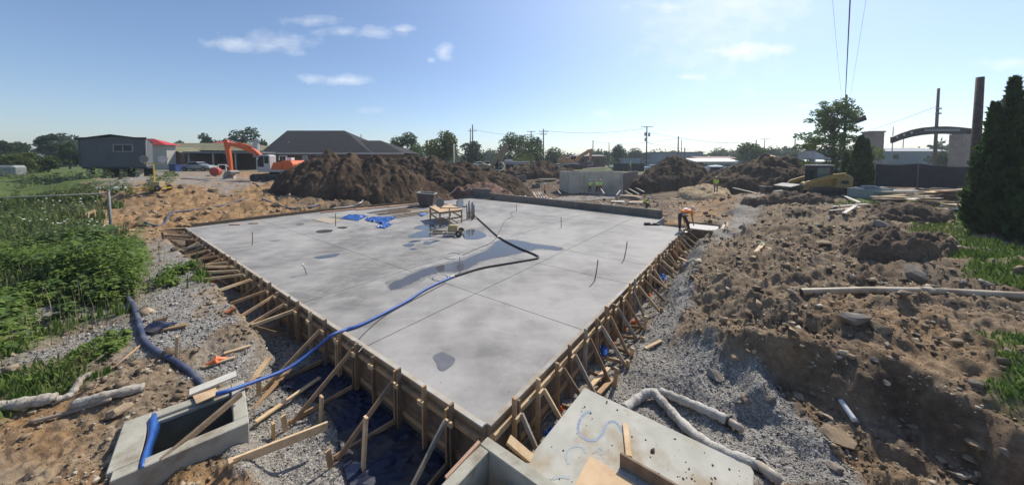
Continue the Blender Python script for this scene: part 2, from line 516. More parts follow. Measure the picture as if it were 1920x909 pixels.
def trench(x, y, base):
    u, v = uv_of(x, y)
    a, b, c, e = np.maximum(-v, 0), np.maximum(-u, 0), np.maximum(u - UMAX, 0), np.maximum(v - VMAX, 0)
    nz_ = fbm(x, y, 1.1, 3, 91) * .12
    ea = 1.25 + 1.05 * sstep(6.2, 4.9, u)
    fa = sstep(ea - .55, ea, a + nz_)
    fb = sstep(.25, 1.7 + 2.0 * sstep(4.2, 2.5, v), b + nz_ * 2)
    fc = sstep(.02, .5, c)
    fe = sstep(.1, .5, e)
    k = 1 - (1 - fa) * (1 - fb) * (1 - fc) * (1 - fe)
    # wooden pit beside the slab's right hand corner
    pit = sstep(.1, -.1, np.abs(v - 18.9) - 1.2) * sstep(.15, -.1, np.abs(u + .35) - 1.5)
    k = k * (1 - pit)
    floor = -1.02 + fbm(x, y, 2.0, 3, 5) * .03
    return floor * (1 - k) + base * k, k, (u, v, a, b, c, e)

def ground_fields(x, y):
    base = smooth_base(x, y)
    z, k, (u, v, a, b, c, e) = trench(x, y, base)
    gr = zmask(Z_GRAVEL, x, y, .22, .35, 1.2, 3)
    gs = zmask(Z_GRASS, x, y, .3, .8, .8, 13)
    oc = zmask(Z_OCHRE, x, y, .6, .9, .5, 23)
    dk = zmask(Z_DARK, x, y, .8, 1.0, .4, 33)
    inpit = 1 - k
    gr = np.maximum(gr, inpit * sstep(-.6, .3, fbm(x, y, .9, 3, 41) + .45))
    patch = sstep(-.25, .45, fbm(x, y, .7, 4, 43) + .12)
    gr = np.where((x < -3) & (inpit < .5), gr * (.35 + .65 * patch), gr)
    gs = gs * (1 - gr) * sstep(.2, .6, k)
    r = np.sqrt(x * x + y * y)
    fade = sstep(75, 45, r)
    far = sstep(60, 90, r)
    gs = np.maximum(gs, far * .9)
    rough = (1 - .88 * gr) * (1 - .72 * gs) * (1 - .45 * sstep(.02, .5, oc) * (x > 0) * (y > 15)) * fade
    rough = rough * (1 - inpit * .8) * (1 - .25 * sstep(.2, .9, oc) * (x > 0) * (y < 15))
    right = sstep(.5, 3.0, b) * (y < 40)
    n1 = billow(x, y, .55, 5, 51, .55)
    n2 = .55 * billow(x, y, 1.9, 4, 61, .6) - .10 * billow(x, y, 2.6, 5, 64, .62) + .5 * fbm(x, y, 2.2, 5, 66, .66)
    n3 = fbm(x, y, 6.0, 3, 71, .6)
    amp1 = .085 + .14 * right + .10 * (c > 0)
    z = z + rough * (n1 * amp1 + n2 * (.045 + .075 * right + .03 * (c > 0)) + n3 * .024 + billow(x, y, 5.0, 3, 75, .6) * .022)
    z = z + gr * fade * (fbm(x, y, 9.0, 3, 81, .7) * .016 + fbm(x, y, 1.0, 2, 82) * .03)
    z = z + gs * fade * fbm(x, y, .8, 4, 83) * .06
    # the dug bank at the lower right, dropping towards the lid
    bl = sdist(BANK, x, y) + fbm(x, y, .9, 3, 201, .45) * .5
    bm = sstep(2.7, 3.9, b) * sstep(5.6, 4.6, v) * (x > 3)
    bh = np.where(bl > 0, np.maximum(z, .62 + .25 * (z - .3)), np.minimum(z, -.25 + .25 * (z - .3)))
    kk_ = sstep(-.40, .30, bl)
    zb_ = (-.15 + .45 * (z - .3)) * (1 - kk_) + (.60 + .45 * (z - .5)) * kk_
    bm = bm * sstep(1.6, .9, np.abs(bl))
    zb_ = zb_ + fbm(x, y, 1.5, 4, 211, .5) * .09 + billow(x, y, 3.2, 3, 221, .5) * .035
    z = z * (1 - bm) + zb_ * bm
    # hole for the vault
    vs_, vq_ = (x + 4.31) * -.735 + (y - 5.08) * -.678, (x + 4.31) * -.678 + (y - 5.08) * .735
    z = np.where((vs_ > .05) & (vs_ < 1.45) & (vq_ > .05) & (vq_ < 1.34), -2.9, z)
    # the excavated bank that drops to the gravel, lower right
    # never above the slab
    ins = (u > -.06) & (u < UMAX + .05) & (v > -.06) & (v < VMAX + .1)
    z = np.where(ins, np.minimum(z, -.95), z)
    near = (a < .35) & (u > -.3) & (u < 23.6) & (v <= 0)
    z = np.where(near, np.minimum(z, -.93), z)
    nearr = (b < .3) & (v > -.3) & (v < 17.6) & (u <= 0)
    z = np.where(nearr, np.minimum(z, -.92), z)
    oc = np.where((x > 0) & (y < 15), oc * .5, oc)
    return z, gr, gs, oc, dk

th_f = np.linspace(R(-68), R(68), 880)
th_b = np.linspace(R(68), R(292), 90)[1:-1]
TH = np.concatenate([th_f, th_b])
rr = np.concatenate([np.geomspace(.4, 3.2, 26)[:-1], np.geomspace(3.2, 14, 270)[:-1], np.geomspace(14, 60, 190)[:-1], np.geomspace(60, 1500, 60)])
RR, TT = np.meshgrid(rr, TH, indexing='ij')
GX, GY = RR * np.sin(TT), RR * np.cos(TT)
GZ, gr_, gs_, oc_, dk_ = ground_fields(GX, GY)
NV, NT = GX.shape
def Hs(x, y):
    """height of the ground mesh itself"""
    x, y = np.asarray(x, float), np.asarray(y, float)
    r, th = np.sqrt(x * x + y * y), np.arctan2(x, y)
    th = np.where(th < TH[0], th + 2 * PI, th)
    i = np.clip(np.searchsorted(rr, r) - 1, 0, NV - 2); j = np.clip(np.searchsorted(TH, th) - 1, 0, NT - 1)
    j2 = (j + 1) % NT
    t1 = np.where(j == NT - 1, TH[0] + 2 * PI, TH[j2])
    fr = np.clip((r - rr[i]) / (rr[i + 1] - rr[i]), 0, 1); ft_ = np.clip((th - TH[j]) / (t1 - TH[j]), 0, 1)
    return (GZ[i, j] * (1 - fr) + GZ[i + 1, j] * fr) * (1 - ft_) + (GZ[i, j2] * (1 - fr) + GZ[i + 1, j2] * fr) * ft_
def H(x, y):
    return float(Hs(x, y))
def zone_at(x, y):
    x, y = np.asarray(x, float), np.asarray(y, float)
    r, th = np.sqrt(x * x + y * y), np.arctan2(x, y)
    th = np.where(th < TH[0], th + 2 * PI, th)
    i = np.clip(np.searchsorted(rr, r), 0, NV - 1); j = np.clip(np.searchsorted(TH, th), 0, NT - 1)
    return gr_[i, j], gs_[i, j], oc_[i, j], dk_[i, j]
idx = np.arange(NV * NT).reshape(NV, NT)
nxt = np.roll(idx, -1, axis=1)
Fq = np.stack([idx[:-1], nxt[:-1], nxt[1:], idx[1:]], -1).reshape(-1, 4)[:, ::-1]
zone = np.stack([gr_, gs_, oc_, dk_], -1).reshape(-1, 4)

gm = bpy.data.materials.new('site_ground'); gm.use_nodes = True
t = gm.node_tree
pb = t.nodes['Principled BSDF']; pb.inputs['Specular IOR Level'].default_value = .25
at_ = nd(t, 'ShaderNodeAttribute', attribute_name='zone')
sp = nd(t, 'ShaderNodeSeparateColor'); t.links.new(at_.outputs['Color'], sp.inputs[0])
tcg = nd(t, 'ShaderNodeTexCoord')
def gnoise(sc, det=5, rgh=.6):
    n = nd(t, 'ShaderNodeTexNoise'); n.inputs['Scale'].default_value = sc; n.inputs['Detail'].default_value = det; n.inputs['Roughness'].default_value = rgh
    t.links.new(tcg.outputs['Object'], n.inputs['Vector']); return n.outputs[0]
def gramp(f, stops):
    r_ = nd(t, 'ShaderNodeValToRGB'); cr = r_.color_ramp
    while len(cr.elements) < len(stops): cr.elements.new(.5)
    for e_, (p_, c_) in zip(cr.elements, stops): e_.position = p_; e_.color = (*c_, 1)
    t.links.new(f, r_.inputs[0]); return r_.outputs[0]
def gmix(f, a, b):
    x_ = nd(t, 'ShaderNodeMix', data_type='RGBA')
    if isinstance(f, float): x_.inputs[0].default_value = f
    else: t.links.new(f, x_.inputs[0])
    t.links.new(a, x_.inputs[6]); t.links.new(b, x_.inputs[7]); return x_.outputs[2]
nA, nB, nC = gnoise(1.3, 6), gnoise(9, 6, .65), gnoise(45, 4, .7)
mixAB = mth(t, 'ADD', mth(t, 'MULTIPLY', nA, .45), mth(t, 'MULTIPLY', nB, .55))
soil = gramp(mixAB, [(.30, (.085, .062, .042)), (.42, (.165, .122, .081)), (.54, (.245, .187, .126)), (.7, (.38, .31, .225))])
ochre = gramp(mixAB, [(.30, (.165, .092, .042)), (.44, (.265, .16, .078)), (.56, (.325, .21, .11)), (.7, (.40, .29, .17))])
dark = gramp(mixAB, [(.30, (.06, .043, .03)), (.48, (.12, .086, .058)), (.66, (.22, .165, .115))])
vor = nd(t, 'ShaderNodeTexVoronoi'); vor.inputs['Scale'].default_value = 34
t.links.new(tcg.outputs['Object'], vor.inputs['Vector'])
vgr = nd(t, 'ShaderNodeSeparateColor'); t.links.new(vor.outputs['Color'], vgr.inputs[0])
gravc = gramp(vgr.outputs[0], [(.0, (.125, .115, .10)), (.4, (.235, .22, .20)), (.75, (.33, .315, .285)), (1, (.47, .45, .42))])
gravc = gmix(mth(t, 'MULTIPLY', nA, .5), gravc, gramp(nB, [(.3, (.17, .15, .13)), (.7, (.30, .28, .25))]))
grs = gramp(mixAB, [(.32, (.04, .065, .018)), (.48, (.085, .125, .03)), (.6, (.13, .16, .05)), (.72, (.20, .19, .09))])
col = gmix(sp.outputs[2], soil, ochre)
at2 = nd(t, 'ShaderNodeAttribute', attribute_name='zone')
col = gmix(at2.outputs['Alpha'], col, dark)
col = gmix(sp.outputs[0], col, gravc)
col = gmix(sp.outputs[1], col, grs)
t.links.new(col, pb.inputs['Base Color'])
pb.inputs['Roughness'].default_value = .95
bm_ = nd(t, 'ShaderNodeBump'); bm_.inputs['Strength'].default_value = .7; bm_.inputs['Distance'].default_value = .05
hsum = mth(t, 'ADD', mth(t, 'MULTIPLY', nB, 1.0), mth(t, 'ADD', mth(t, 'MULTIPLY', nC, .45), mth(t, 'MULTIPLY', mth(t, 'MULTIPLY', vor.outputs['Distance'], sp.outputs[0]), -.6)))
t.links.new(hsum, bm_.inputs['Height']); t.links.new(bm_.outputs[0], pb.inputs['Normal'])

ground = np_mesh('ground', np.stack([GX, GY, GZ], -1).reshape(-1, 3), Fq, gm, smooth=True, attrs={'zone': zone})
tag(ground, 'churned construction site ground of brown soil, grey gravel and grass', None, None, 'structure')
# ================================================================== the slab, its puddles and its forms
slabm = bpy.data.materials.new('fresh_concrete'); slabm.use_nodes = True
t = slabm.node_tree
pb = t.nodes['Principled BSDF']
tcg = nd(t, 'ShaderNodeTexCoord')
n1, n2, n3, n4 = gnoise(.28, 5, .55), gnoise(1.1, 6, .62), gnoise(7, 6, .7), gnoise(90, 3)
c_ = gramp(mth(t, 'ADD', mth(t, 'MULTIPLY', n1, .68), mth(t, 'MULTIPLY', n2, .32)), [(.39, (.195, .187, .175)), (.46, (.26, .25, .235)), (.53, (.305, .293, .276)), (.60, (.36, .346, .326))])
c_ = gmix(mth(t, 'MULTIPLY', mth(t, 'SUBTRACT', n3, .45), 2.2, clamp=True), c_, gramp(n2, [(.35, (.21, .20, .19)), (.5, (.31, .298, .28)), (.66, (.42, .405, .38))]))
# trowel arcs and grit specks
wv = nd(t, 'ShaderNodeTexWave', wave_type='RINGS'); wv.inputs['Scale'].default_value = .55; wv.inputs['Distortion'].default_value = 9.0; wv.inputs['Detail'].default_value = 4.0; wv.inputs['Detail Scale'].default_value = 1.6
t.links.new(tcg.outputs['Object'], wv.inputs['Vector'])
c_ = gmix(mth(t, 'MULTIPLY', mth(t, 'SUBTRACT', wv.outputs['Fac'], .55), .38, clamp=True), c_, gramp(n2, [(.3, (.40, .385, .36)), (.7, (.46, .445, .42))]))
sp_n = gnoise(22, 2, .5)
c_ = gmix(mth(t, 'MULTIPLY', mth(t, 'SUBTRACT', sp_n, .665), 9.0, clamp=True), c_, gramp(n2, [(.3, (.13, .12, .11)), (.7, (.20, .19, .175))]))
t.links.new(c_, pb.inputs['Base Color'])
rg = nd(t, 'ShaderNodeMapRange'); rg.inputs[1].default_value = .3; rg.inputs[2].default_value = .7; rg.inputs[3].default_value = .55; rg.inputs[4].default_value = .8
t.links.new(n2, rg.inputs[0]); t.links.new(rg.outputs[0], pb.inputs['Roughness'])
pb.inputs['Specular IOR Level'].default_value = .22
bm_ = nd(t, 'ShaderNodeBump'); bm_.inputs['Strength'].default_value = .12; bm_.inputs['Distance'].default_value = .01
t.links.new(mth(t, 'ADD', n3, n4), bm_.inputs['Height']); t.links.new(bm_.outputs[0], pb.inputs['Normal'])

slab = thing('concrete_slab', W(10, 9, -.9), 'large fresh grey concrete slab with puddles and cut joints inside wooden forms', 'concrete slab')
def px_uv(px, py, z=0.0):
    p = G(px, py, z); return uv_of(p.x, p.y)
US = [0.0, px_uv(780, 604)[0], px_uv(680, 532)[0], px_uv(560, 495)[0], 23.5]
VS = [0.0, px_uv(780, 512)[1] * .5 + px_uv(1089, 617)[1] * .5, px_uv(1060, 505)[1], 16.2, VMAX]
# gravel block-out left open in the far left of the slab
HOLE = [px_uv(640, 411), px_uv(722, 427), px_uv(840, 411), px_uv(800, 388)]
hu0, hu1 = 16.2, 20.3; hv0, hv1 = 9.2, 16.2
US = [0.0, US[1], US[2], hu0, hu1, 23.5]
VS = [0.0, VS[1], hv0, VS[2], hv1, VMAX]
VS.sort()
def far_cut(v):     # the slab's far left edge runs in a little
    return 23.5 if v <= 7.5 else 23.5 - (v - 7.5) * (3.1 / 13.1)
J = .011
for i in range(len(US) - 1):
    for j in range(len(VS) - 1):
        u0, u1, v0, v1 = US[i], US[i + 1], VS[j], VS[j + 1]
        if u0 >= hu0 - .01 and u1 <= hu1 + .01 and v0 >= hv0 - .01 and v1 <= hv1 + .01: continue
        a_ = lambda u, v: W(min(u, far_cut(v)), v)
        e0, e1, e2, e3 = (J if i else 0), (J if i < len(US) - 2 else 0), (J if j else 0), (J if j < len(VS) - 2 else 0)
        if u0 + e0 >= far_cut(v1) - .05: continue
        poly = [a_(u0 + e0, v0 + e2), a_(u1 - e1, v0 + e2), a_(u1 - e1, v1 - e3), a_(u0 + e0, v1 - e3)]
        if j == len(VS) - 2 and i == 0:
            poly = [a_(u0 + e0, v0 + e2), a_(u1 - e1, v0 + e2), a_(u1 - e1, v1 - e3), a_(1.7, v1 - e3), a_(1.7, 17.5), a_(0, 17.5)]
        mb = MB(); mb.prism(poly, -.9, 0.0); mb.build('slab_panel', slabm, slab)
mb = MB()
for i in range(len(US) - 1):
    for j in range(len(VS) - 1):
        if US[i] >= hu0 - .01 and US[i + 1] <= hu1 + .01 and VS[j] >= hv0 - .01 and VS[j + 1] <= hv1 + .01: continue
        e1 = US[i + 1]
        if j == len(VS) - 2 and i == 0: continue
        e1 = min(e1, far_cut(VS[j + 1]))
        if US[i] > e1: continue
        mb.prism([W(US[i] + .02, VS[j] + .02), W(e1 - .02, VS[j] + .02), W(e1 - .02, VS[j + 1] - .02), W(US[i] + .02, VS[j + 1] - .02)], -.88, -.014)
mb = MB(); mb.prism([W(.05, .05), W(hu0 - .05, .05), W(hu0 - .05, 17.4), W(.05, 17.4)], -.86, -.016)
mb.build('joint_bed', mat('joint_grime', (.10, .10, .10), (.14, .135, .13), 8, .9), slab)

# gravel inside the block-out
hp = [W(hu0 + .02, hv0 + .02), W(hu1 - .02, hv0 + .02), W(hu1 - .02, hv1 - .02), W(hu0 + .02, hv1 - .02)]
mb = MB(); mb.prism(hp, -.6, -.10)
GRAVM = mat('loose_grey_gravel', (.15, .145, .135), (.36, .35, .33), 30, .95, .9, 30, bdist=.05)
tag(mb.build('gravel_bed', GRAVM), 'rectangle of bare grey gravel left open in the far slab', None, None, 'structure')

# puddles: thin sheets of water on the slab
PUD = bpy.data.materials.new('puddle_water'); PUD.use_nodes = True
pbw = PUD.node_tree.nodes['Principled BSDF']
pbw.inputs['Base Color'].default_value = (.085, .085, .09, 1); pbw.inputs['Roughness'].default_value = .06; pbw.inputs['IOR'].default_value = 1.33
DAMP = mat('damp_concrete', (.12, .12, .125), (.16, .16, .165), 4, .35, spec=.5)
def curve_poly(pts, n=6, jit=.0):
    out = []; P = [Vector((p[0], p[1], 0)) for p in pts]; k = len(P)
    for i in range(k):
        a, b, c, d = P[i - 1], P[i], P[(i + 1) % k], P[(i + 2) % k]
        for j in range(n):
            s = j / n
            q = .5 * ((2 * b) + (c - a) * s + (2 * a - 5 * b + 4 * c - d) * s * s + (3 * b - 3 * c + d - a) * s ** 3)
            out.append(q + Vector((random.uniform(-jit, jit), random.uniform(-jit, jit), 0)))
    return out
DAMPE = mat('damp_edge', (.19, .182, .172), (.235, .225, .21), 6, .55, spec=.3)
def ORIENT(P): return sum(P[i].x * P[(i + 1) % len(P)].y - P[(i + 1) % len(P)].x * P[i].y for i in range(len(P)))
def puddle(pix, label, m=PUD, name='puddle', h=.004):
    w_ = [G(a, b, 0) for a, b in pix]
    sz = max((p - q).length for p in w_ for q in w_)
    mb = MB(); mb.prism(curve_poly(w_, 6, sz * .006), .0025, h + .002)
    o = tag(mb.build(name, m), label, 'puddle', 'puddles lying on the slab')
    if m is PUD or sz > 1:
        c = sum(w_, Vector()) / len(w_)
        ring = []
        for i, p in enumerate(w_):
            e = (w_[(i + 1) % len(w_)] - w_[i - 1]); n_ = Vector((e.y, -e.x, 0)).normalized()
            if n_.dot(p - c) < 0 and len(w_) < 9: n_ = -n_
            q1, q2 = p + n_ * random.uniform(.05, .22), p - n_ * random.uniform(.05, .22)
            ring.append(q1 if ORIENT(w_) > 0 else q2)
        mb = MB(); mb.prism(curve_poly(ring, 6, sz * .012), .0005, .0018); mb.build('damp_edge', DAMPE, o)
    return o
puddle([(735,543),(736,530),(760,520),(800,503),(860,490),(910,470),(935,452),(965,450),(1000,457),(1030,461),(1056,466),(1045,469),(1010,466),(985,472),(950,480),(905,489),(865,508),(830,510),(800,517),(770,532)], 'longest puddle, stretching across the middle of the slab under the hose')
puddle([(868,437),(880,430),(900,433),(912,442),(898,448),(872,448)], 'puddle right of the lamp cart on the slab')
puddle([(765,444),(790,433),(815,430),(830,436),(800,445)], 'puddle left of the lamp cart base')
puddle([(775,427),(800,421),(838,422),(832,427),(800,431)], 'thin puddle under the plywood table')
puddle([(754,460),(770,456),(778,458),(768,463)], 'little puddle at left end of trickle below the lamp cart')
puddle([(794,458),(797,453),(812,454),(806,458)], 'little puddle at right end of trickle below the lamp cart')
puddle([(768,467),(776,465),(782,467),(774,469)], 'smallest round puddle below the trickle')
puddle([(590,482),(612,478),(637,475),(628,481),(600,485)], 'slim pointed puddle near the bent white-topped rod')
puddle([(592,434),(605,431),(623,431),(620,435),(600,437)], 'oval puddle beyond the left joint near the plywood sheet')
puddle([(631,427),(642,425),(652,426),(645,429)], 'small oval puddle nearest the plywood sheet')
puddle([(812,668),(828,660),(838,663),(853,672),(848,684),(832,695),(822,692),(818,680)], 'dark damp patch near the slab corner', DAMP, 'damp_patch', .003)
puddle([(554,421),(563,419),(571,420),(563,422)], 'tiny thin puddle by far left edge of slab', DAMP)
puddle([(506,451),(520,450),(528,450),(515,452)], 'narrow damp streak near the left rod', DAMP, 'damp_patch')

# ---- formwork
SPLAT = mat('splattered_board', (.33, .27, .195), (.43, .39, .33), 5, .85, .3, 40, rnd=.15, c3=(.40, .39, .365), s3=2.2)
TIMBERS = (WOOD, WOOD, WOODN, WOODG, WOODD)
def form_side(name, label, P, length, out, spacing, seed, brace_len, double):
    """P(s, off, z): point along the form; off = outwards"""
    rnd = random.Random(seed)
    root = thing(name, P(length * .5, .1, -1.0), label, 'formwork')
    seg = 4.88; s = 0.0
    while s < length - .05:
        e = min(s + seg, length)
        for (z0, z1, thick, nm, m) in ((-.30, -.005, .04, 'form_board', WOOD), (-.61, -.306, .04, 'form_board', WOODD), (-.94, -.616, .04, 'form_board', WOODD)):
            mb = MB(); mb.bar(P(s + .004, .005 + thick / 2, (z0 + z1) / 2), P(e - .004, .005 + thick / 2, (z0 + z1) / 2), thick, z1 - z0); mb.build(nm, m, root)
        mb = MB(); mb.bar(P(s + .003, .052, .012), P(e - .003, .052, .012), .085, .028); mb.build('top_plate', SPLAT, root)
        for zz in (-.20, -.74):
            mb = MB(); mb.bar(P(s + .01, .07, zz), P(e - .01, .07, zz), .045, .09); mb.build('waler', WOODN if (double and zz > -.4) else WOOD, root)
            if zz > -.4:
                mb = MB(); mb.bar(P(s + .05, .118, zz + .02), P(e - .05, .118, zz + .02), .045, .085); mb.build('waler', WOODN if double else WOOD, root)
        s = e
    s = .55; k = 0
    while s < length - .2:
        js = s + rnd.uniform(-.08, .08)
        top = rnd.uniform(.02, .20); lean = rnd.uniform(-.025, .025)
        mb = MB(); mb.bar(P(js, .165, -1.1), P(js + lean, .17, top), .04, .085, up=out, ch=.004); mb.build('stake', rnd.choice(TIMBERS), root)
        if rnd.random() < .45:
            mb = MB(); mb.bar(P(js + .1, .167, -1.1), P(js + .1 + lean, .172, top - rnd.uniform(.05, .2)), .04, .085, up=out, ch=.004); mb.build('stake', rnd.choice(TIMBERS), root)
        mb = MB(); mb.bar(P(js - .06, .23, -.13 + rnd.uniform(-.02, .02)), P(js + .09, .23, -.13), .04, .08); mb.build('cleat', WOODN, root)
        near = js < 6.5
        if (not near) or k % 2 == 0 or double:
            bl = brace_len(js) * rnd.uniform(.72, 1.08); sk = rnd.uniform(-.25, .12) if not near else rnd.uniform(-.1, .25)
            gp = P(js + sk, .17 + bl, 0); gz = H(gp.x, gp.y)
            foot = P(js + sk, .17 + bl, gz + .06)
            mb = MB(); mb.bar(P(js + .06, .25, -.08), foot, .04, .085, ch=.004); mb.build('brace', rnd.choice(TIMBERS), root)
            if near or rnd.random() < .45:
                mb = MB(); mb.bar(P(js + .10, .22, -.88), P(js + sk + .08, .20 + bl, gz + .05), .04, .085, ch=.004); mb.build('kicker', WOODD if not near else WOOD, root)
            if near or rnd.random() < .35:
                mb = MB(); mb.bar(P(js + sk, .24 + bl, gz - .25), P(js + sk + rnd.uniform(-.05, .05), .25 + bl + rnd.uniform(-.03, .08), gz + rnd.uniform(.15, .5)), .04, .085, up=out, ch=.004); mb.build('stake', WOODN if near else WOOD, root)
        k += 1
        s += spacing(js)
    return root
PL = lambda s, off, z: W(s, -off, z)
PR = lambda s, off, z: W(-off, s, z)
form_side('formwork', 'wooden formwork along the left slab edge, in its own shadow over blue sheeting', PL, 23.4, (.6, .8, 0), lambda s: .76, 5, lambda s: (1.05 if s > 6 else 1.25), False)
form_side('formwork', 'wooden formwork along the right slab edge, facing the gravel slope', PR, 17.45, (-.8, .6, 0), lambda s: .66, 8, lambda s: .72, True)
# ================================================================== things round the slab
_TS = np.geomspace(2.0, 400.0, 1400)
def GZ_(px, py, z=None, lift=0.0):
    """first point of the real ground under a photo pixel"""
    if z is not None: return G(px, py, z)
    d = ray(px, py)
    X_, Y_, Z_ = d.x * _TS, d.y * _TS, EYE + d.z * _TS
    dz = Z_ - Hs(X_, Y_)
    k = int(np.argmax(dz < 0)) if (dz < 0).any() else len(_TS) - 1
    f = dz[k - 1] / (dz[k - 1] - dz[k]) if k else 0
    t_ = _TS[k - 1] + (_TS[k] - _TS[k - 1]) * f
    p = Vector((d.x * t_, d.y * t_, 0)); p.z = H(p.x, p.y) + lift
    return p

def spline(pts, n=8):
    P = [Vector(p) for p in pts]
    P = [P[0] * 2 - P[1]] + P + [P[-1] * 2 - P[-2]]
    out = []
    for i in range(1, len(P) - 2):
        a, b, c, d = P[i - 1], P[i], P[i + 1], P[i + 2]
        for j in range(n):
            s = j / n
            out.append(.5 * ((2 * b) + (c - a) * s + (2 * a - 5 * b + 4 * c - d) * s * s + (3 * b - 3 * c + d - a) * s ** 3))
    out.append(P[-2])
    return out

# ---- precast vault, lower left
FR = Vector((-4.31, 5.08, 0)); e1 = Vector((-.735, -.678, 0)).normalized(); e2 = Vector((-.678, .735, 0)).normalized()
vz = -.28; L1, L2 = 1.45, 1.38
def VQ(s, q, z): return FR + e1 * s + e2 * q + Vector((0, 0, z))
vault = thing('concrete_vault', VQ(.7, .7, -1.6), 'open square precast concrete vault sunk in the soil with blue sheeting inside', 'concrete vault')
def vq_box(name, s0, s1, q0, q1, z0, z1, m=CONC, bev=.012, parent=vault):
    mb = MB(); mb.prism([VQ(s0, q0, 0), VQ(s1, q0, 0), VQ(s1, q1, 0), VQ(s0, q1, 0)], z0, z1)
    return mb.build(name, m, parent, bevel=bev)
vq_box('vault_wall', 0, L1, 0, .19, -2.8, vz)
vq_box('vault_wall', 0, .19, .193, L2, -2.8, vz - .002)
vq_box('vault_wall', L1 - .25, L1 + .06, .193, L2, -2.8, vz + .004)
vq_box('vault_wall', .193, L1 - .253, L2 - .2, L2, -2.8, vz - .003)
vq_box('vault_floor', .19, L1 - .25, .19, L2 - .2, -2.8, -2.7, bev=0)
INN = mat('shade_toned_concrete', (.10, .10, .08), (.17, .165, .135), 3, .9, .2, 30)  # dark liners: the shade inside the vault put into their colour
vq_box('shade_liner', .196, L1 - .256, L2 - .212, L2 - .203, -2.6, vz - .13, INN, 0)
vq_box('shade_liner', L1 - .262, L1 - .2535, .2, L2 - .215, -2.6, vz - .13, INN, 0)
vq_box('lip', .2, L1 - .33, L2 - .26, L2 - .203, vz - .12, vz - .05)
# sheeting hung over the inner corner
rows = []
for i in range(9):
    q_ = i / 8
    pl_ = G(276 - 12 * q_ + 4 * math.sin(5 * q_), 789 + 90 * q_, vz + .015); pr_ = G(301 - 24 * q_ + 3 * math.sin(6 * q_ + 1), 771 + 100 * q_, vz - .02)
    rows.append([pl_, (pl_ + pr_) / 2 + Vector((0, 0, .05 * (1 - q_) + .02)), pr_ + Vector((0, 0, -.10 - .12 * q_))])
mb = MB()
vs = [p for r_ in rows for p in r_]; fs = []
for i in range(8):
    for k in range(2): fs.append((i * 3 + k, i * 3 + k + 1, i * 3 + 4 + k, i * 3 + 3 + k))
mb.add(vs, fs)
o = mb.build('blue_sheeting', TARP, smooth=True)
md = o.modifiers.new('thick', 'SOLIDIFY'); md.thickness = .006
tag(o, 'bright blue plastic sheeting folded over the rim of the concrete vault', 'plastic sheeting')
mb = MB(); mb.bar(G(300, 866, vz - .05), G(452, 738, vz + .15), .05, .10, ch=.006)
tag(mb.build('timber', WOODD), 'long dark timber slanting across the open concrete vault', 'timber')
mb = MB(); mb.box(VQ(.55, L2 - .02, vz + .03), (.55, .3, .02), rz=2.5); tag(mb.build('plywood_scrap', PLY), 'brown plywood scrap on the far rim of the concrete vault', 'plywood')
mb = MB(); mb.bar(VQ(.75, L2 + .1, vz + .06), VQ(.1, L2 + .12, vz + .10), .22, .03); tag(mb.build('board', mat('pale_board', (.50, .47, .40), (.60, .57, .50), 6, .8, .1, 40)), 'pale wide board on the vault rim under the blue hose', 'board')

# ---- small catch basin at the slab corner
bz = -.05
def BQ(s, q, z): return Vector((-.36, 4.55, z)) + Vector((.8, -.6, 0)) * s + Vector((-.6, -.8, 0)) * q
basin = thing('catch_basin', BQ(.6, .6, -1.2), 'square concrete catch basin with a round pipe hole, touching the near slab corner', 'catch basin')
def bq_box(name, s0, s1, q0, q1, z0, z1, m=CONC, bev=.01):
    mb = MB(); mb.prism([BQ(s0, q0, 0), BQ(s1, q0, 0), BQ(s1, q1, 0), BQ(s0, q1, 0)], z0, z1); return mb.build(name, m, basin, bevel=bev)
bq_box('basin_wall', 0, 1.25, 0, .17, -1.2, bz)
bq_box('basin_wall', 0, .17, .173, 1.25, -1.2, bz - .002)
bq_box('basin_wall', 1.08, 1.25, .173, 1.25, -1.2, bz - .003)
bq_box('basin_wall', .173, 1.077, 1.08, 1.25, -1.2, bz - .004)
bq_box('basin_floor', .17, 1.08, .17, 1.08, -1.2, -1.1, bev=0)
mb = MB()
hc = BQ(.62, .20, -.62)
for k in range(20):
    a0, a1 = 2 * PI * k / 20, 2 * PI * (k + 1) / 20
    def rp(r_, a, off): return hc + Vector((.8, -.6, 0)) * (r_ * math.cos(a)) + Vector((0, 0, r_ * math.sin(a))) + Vector((-.6, -.8, 0)) * off
    mb.add([rp(.2, a0, 0), rp(.2, a1, 0), rp(.17, a1, .02), rp(.17, a0, .02)], [(0, 1, 2, 3)])
mb.build('pipe_collar', CONC, basin)
mb = MB()
for k in range(20):
    a0, a1 = 2 * PI * k / 20, 2 * PI * (k + 1) / 20
    mb.add([rp(.17, a0, .004), rp(.17, a1, .004), rp(0, 0, .004)], [(0, 1, 2)])
mb.build('dark_hole_disc', BLACK, basin)  # flat black disc standing in for the dark inside of the hole

# ---- flat precast lid in the foreground
lz = -.28
LT = Vector((1.37, 5.88, 0)); lx = Vector((.785, -.62, 0)).normalized(); ly = Vector((-.62, -.785, 0)).normalized()
def LQ(s, q, z=0.0): return LT + lx * s + ly * q + Vector((0, 0, z))
LIDM = mat('lid_concrete', (.37, .365, .315), (.455, .445, .39), 2.2, .85, .15, 60, c3=(.33, .27, .19), s3=1.5)
mb = MB(); mb.prism([LQ(0, 0), LQ(2.52, 0), LQ(2.56, .08), LQ(2.56, 3.0), LQ(0, 3.0)], lz - .2, lz)
lid = mb.build('precast_slab', LIDM, bevel=.012)
tag(lid, 'flat grey precast concrete cover slab with a blue painted letter S and scattered dirt', 'concrete slab')
SPRAY = mat('faded_blue_spray', (.20, .25, .36), (.32, .36, .40), 14, .85)
SPRAY2 = mat('very_faded_spray', (.31, .345, .38), (.37, .385, .37), 14, .85)
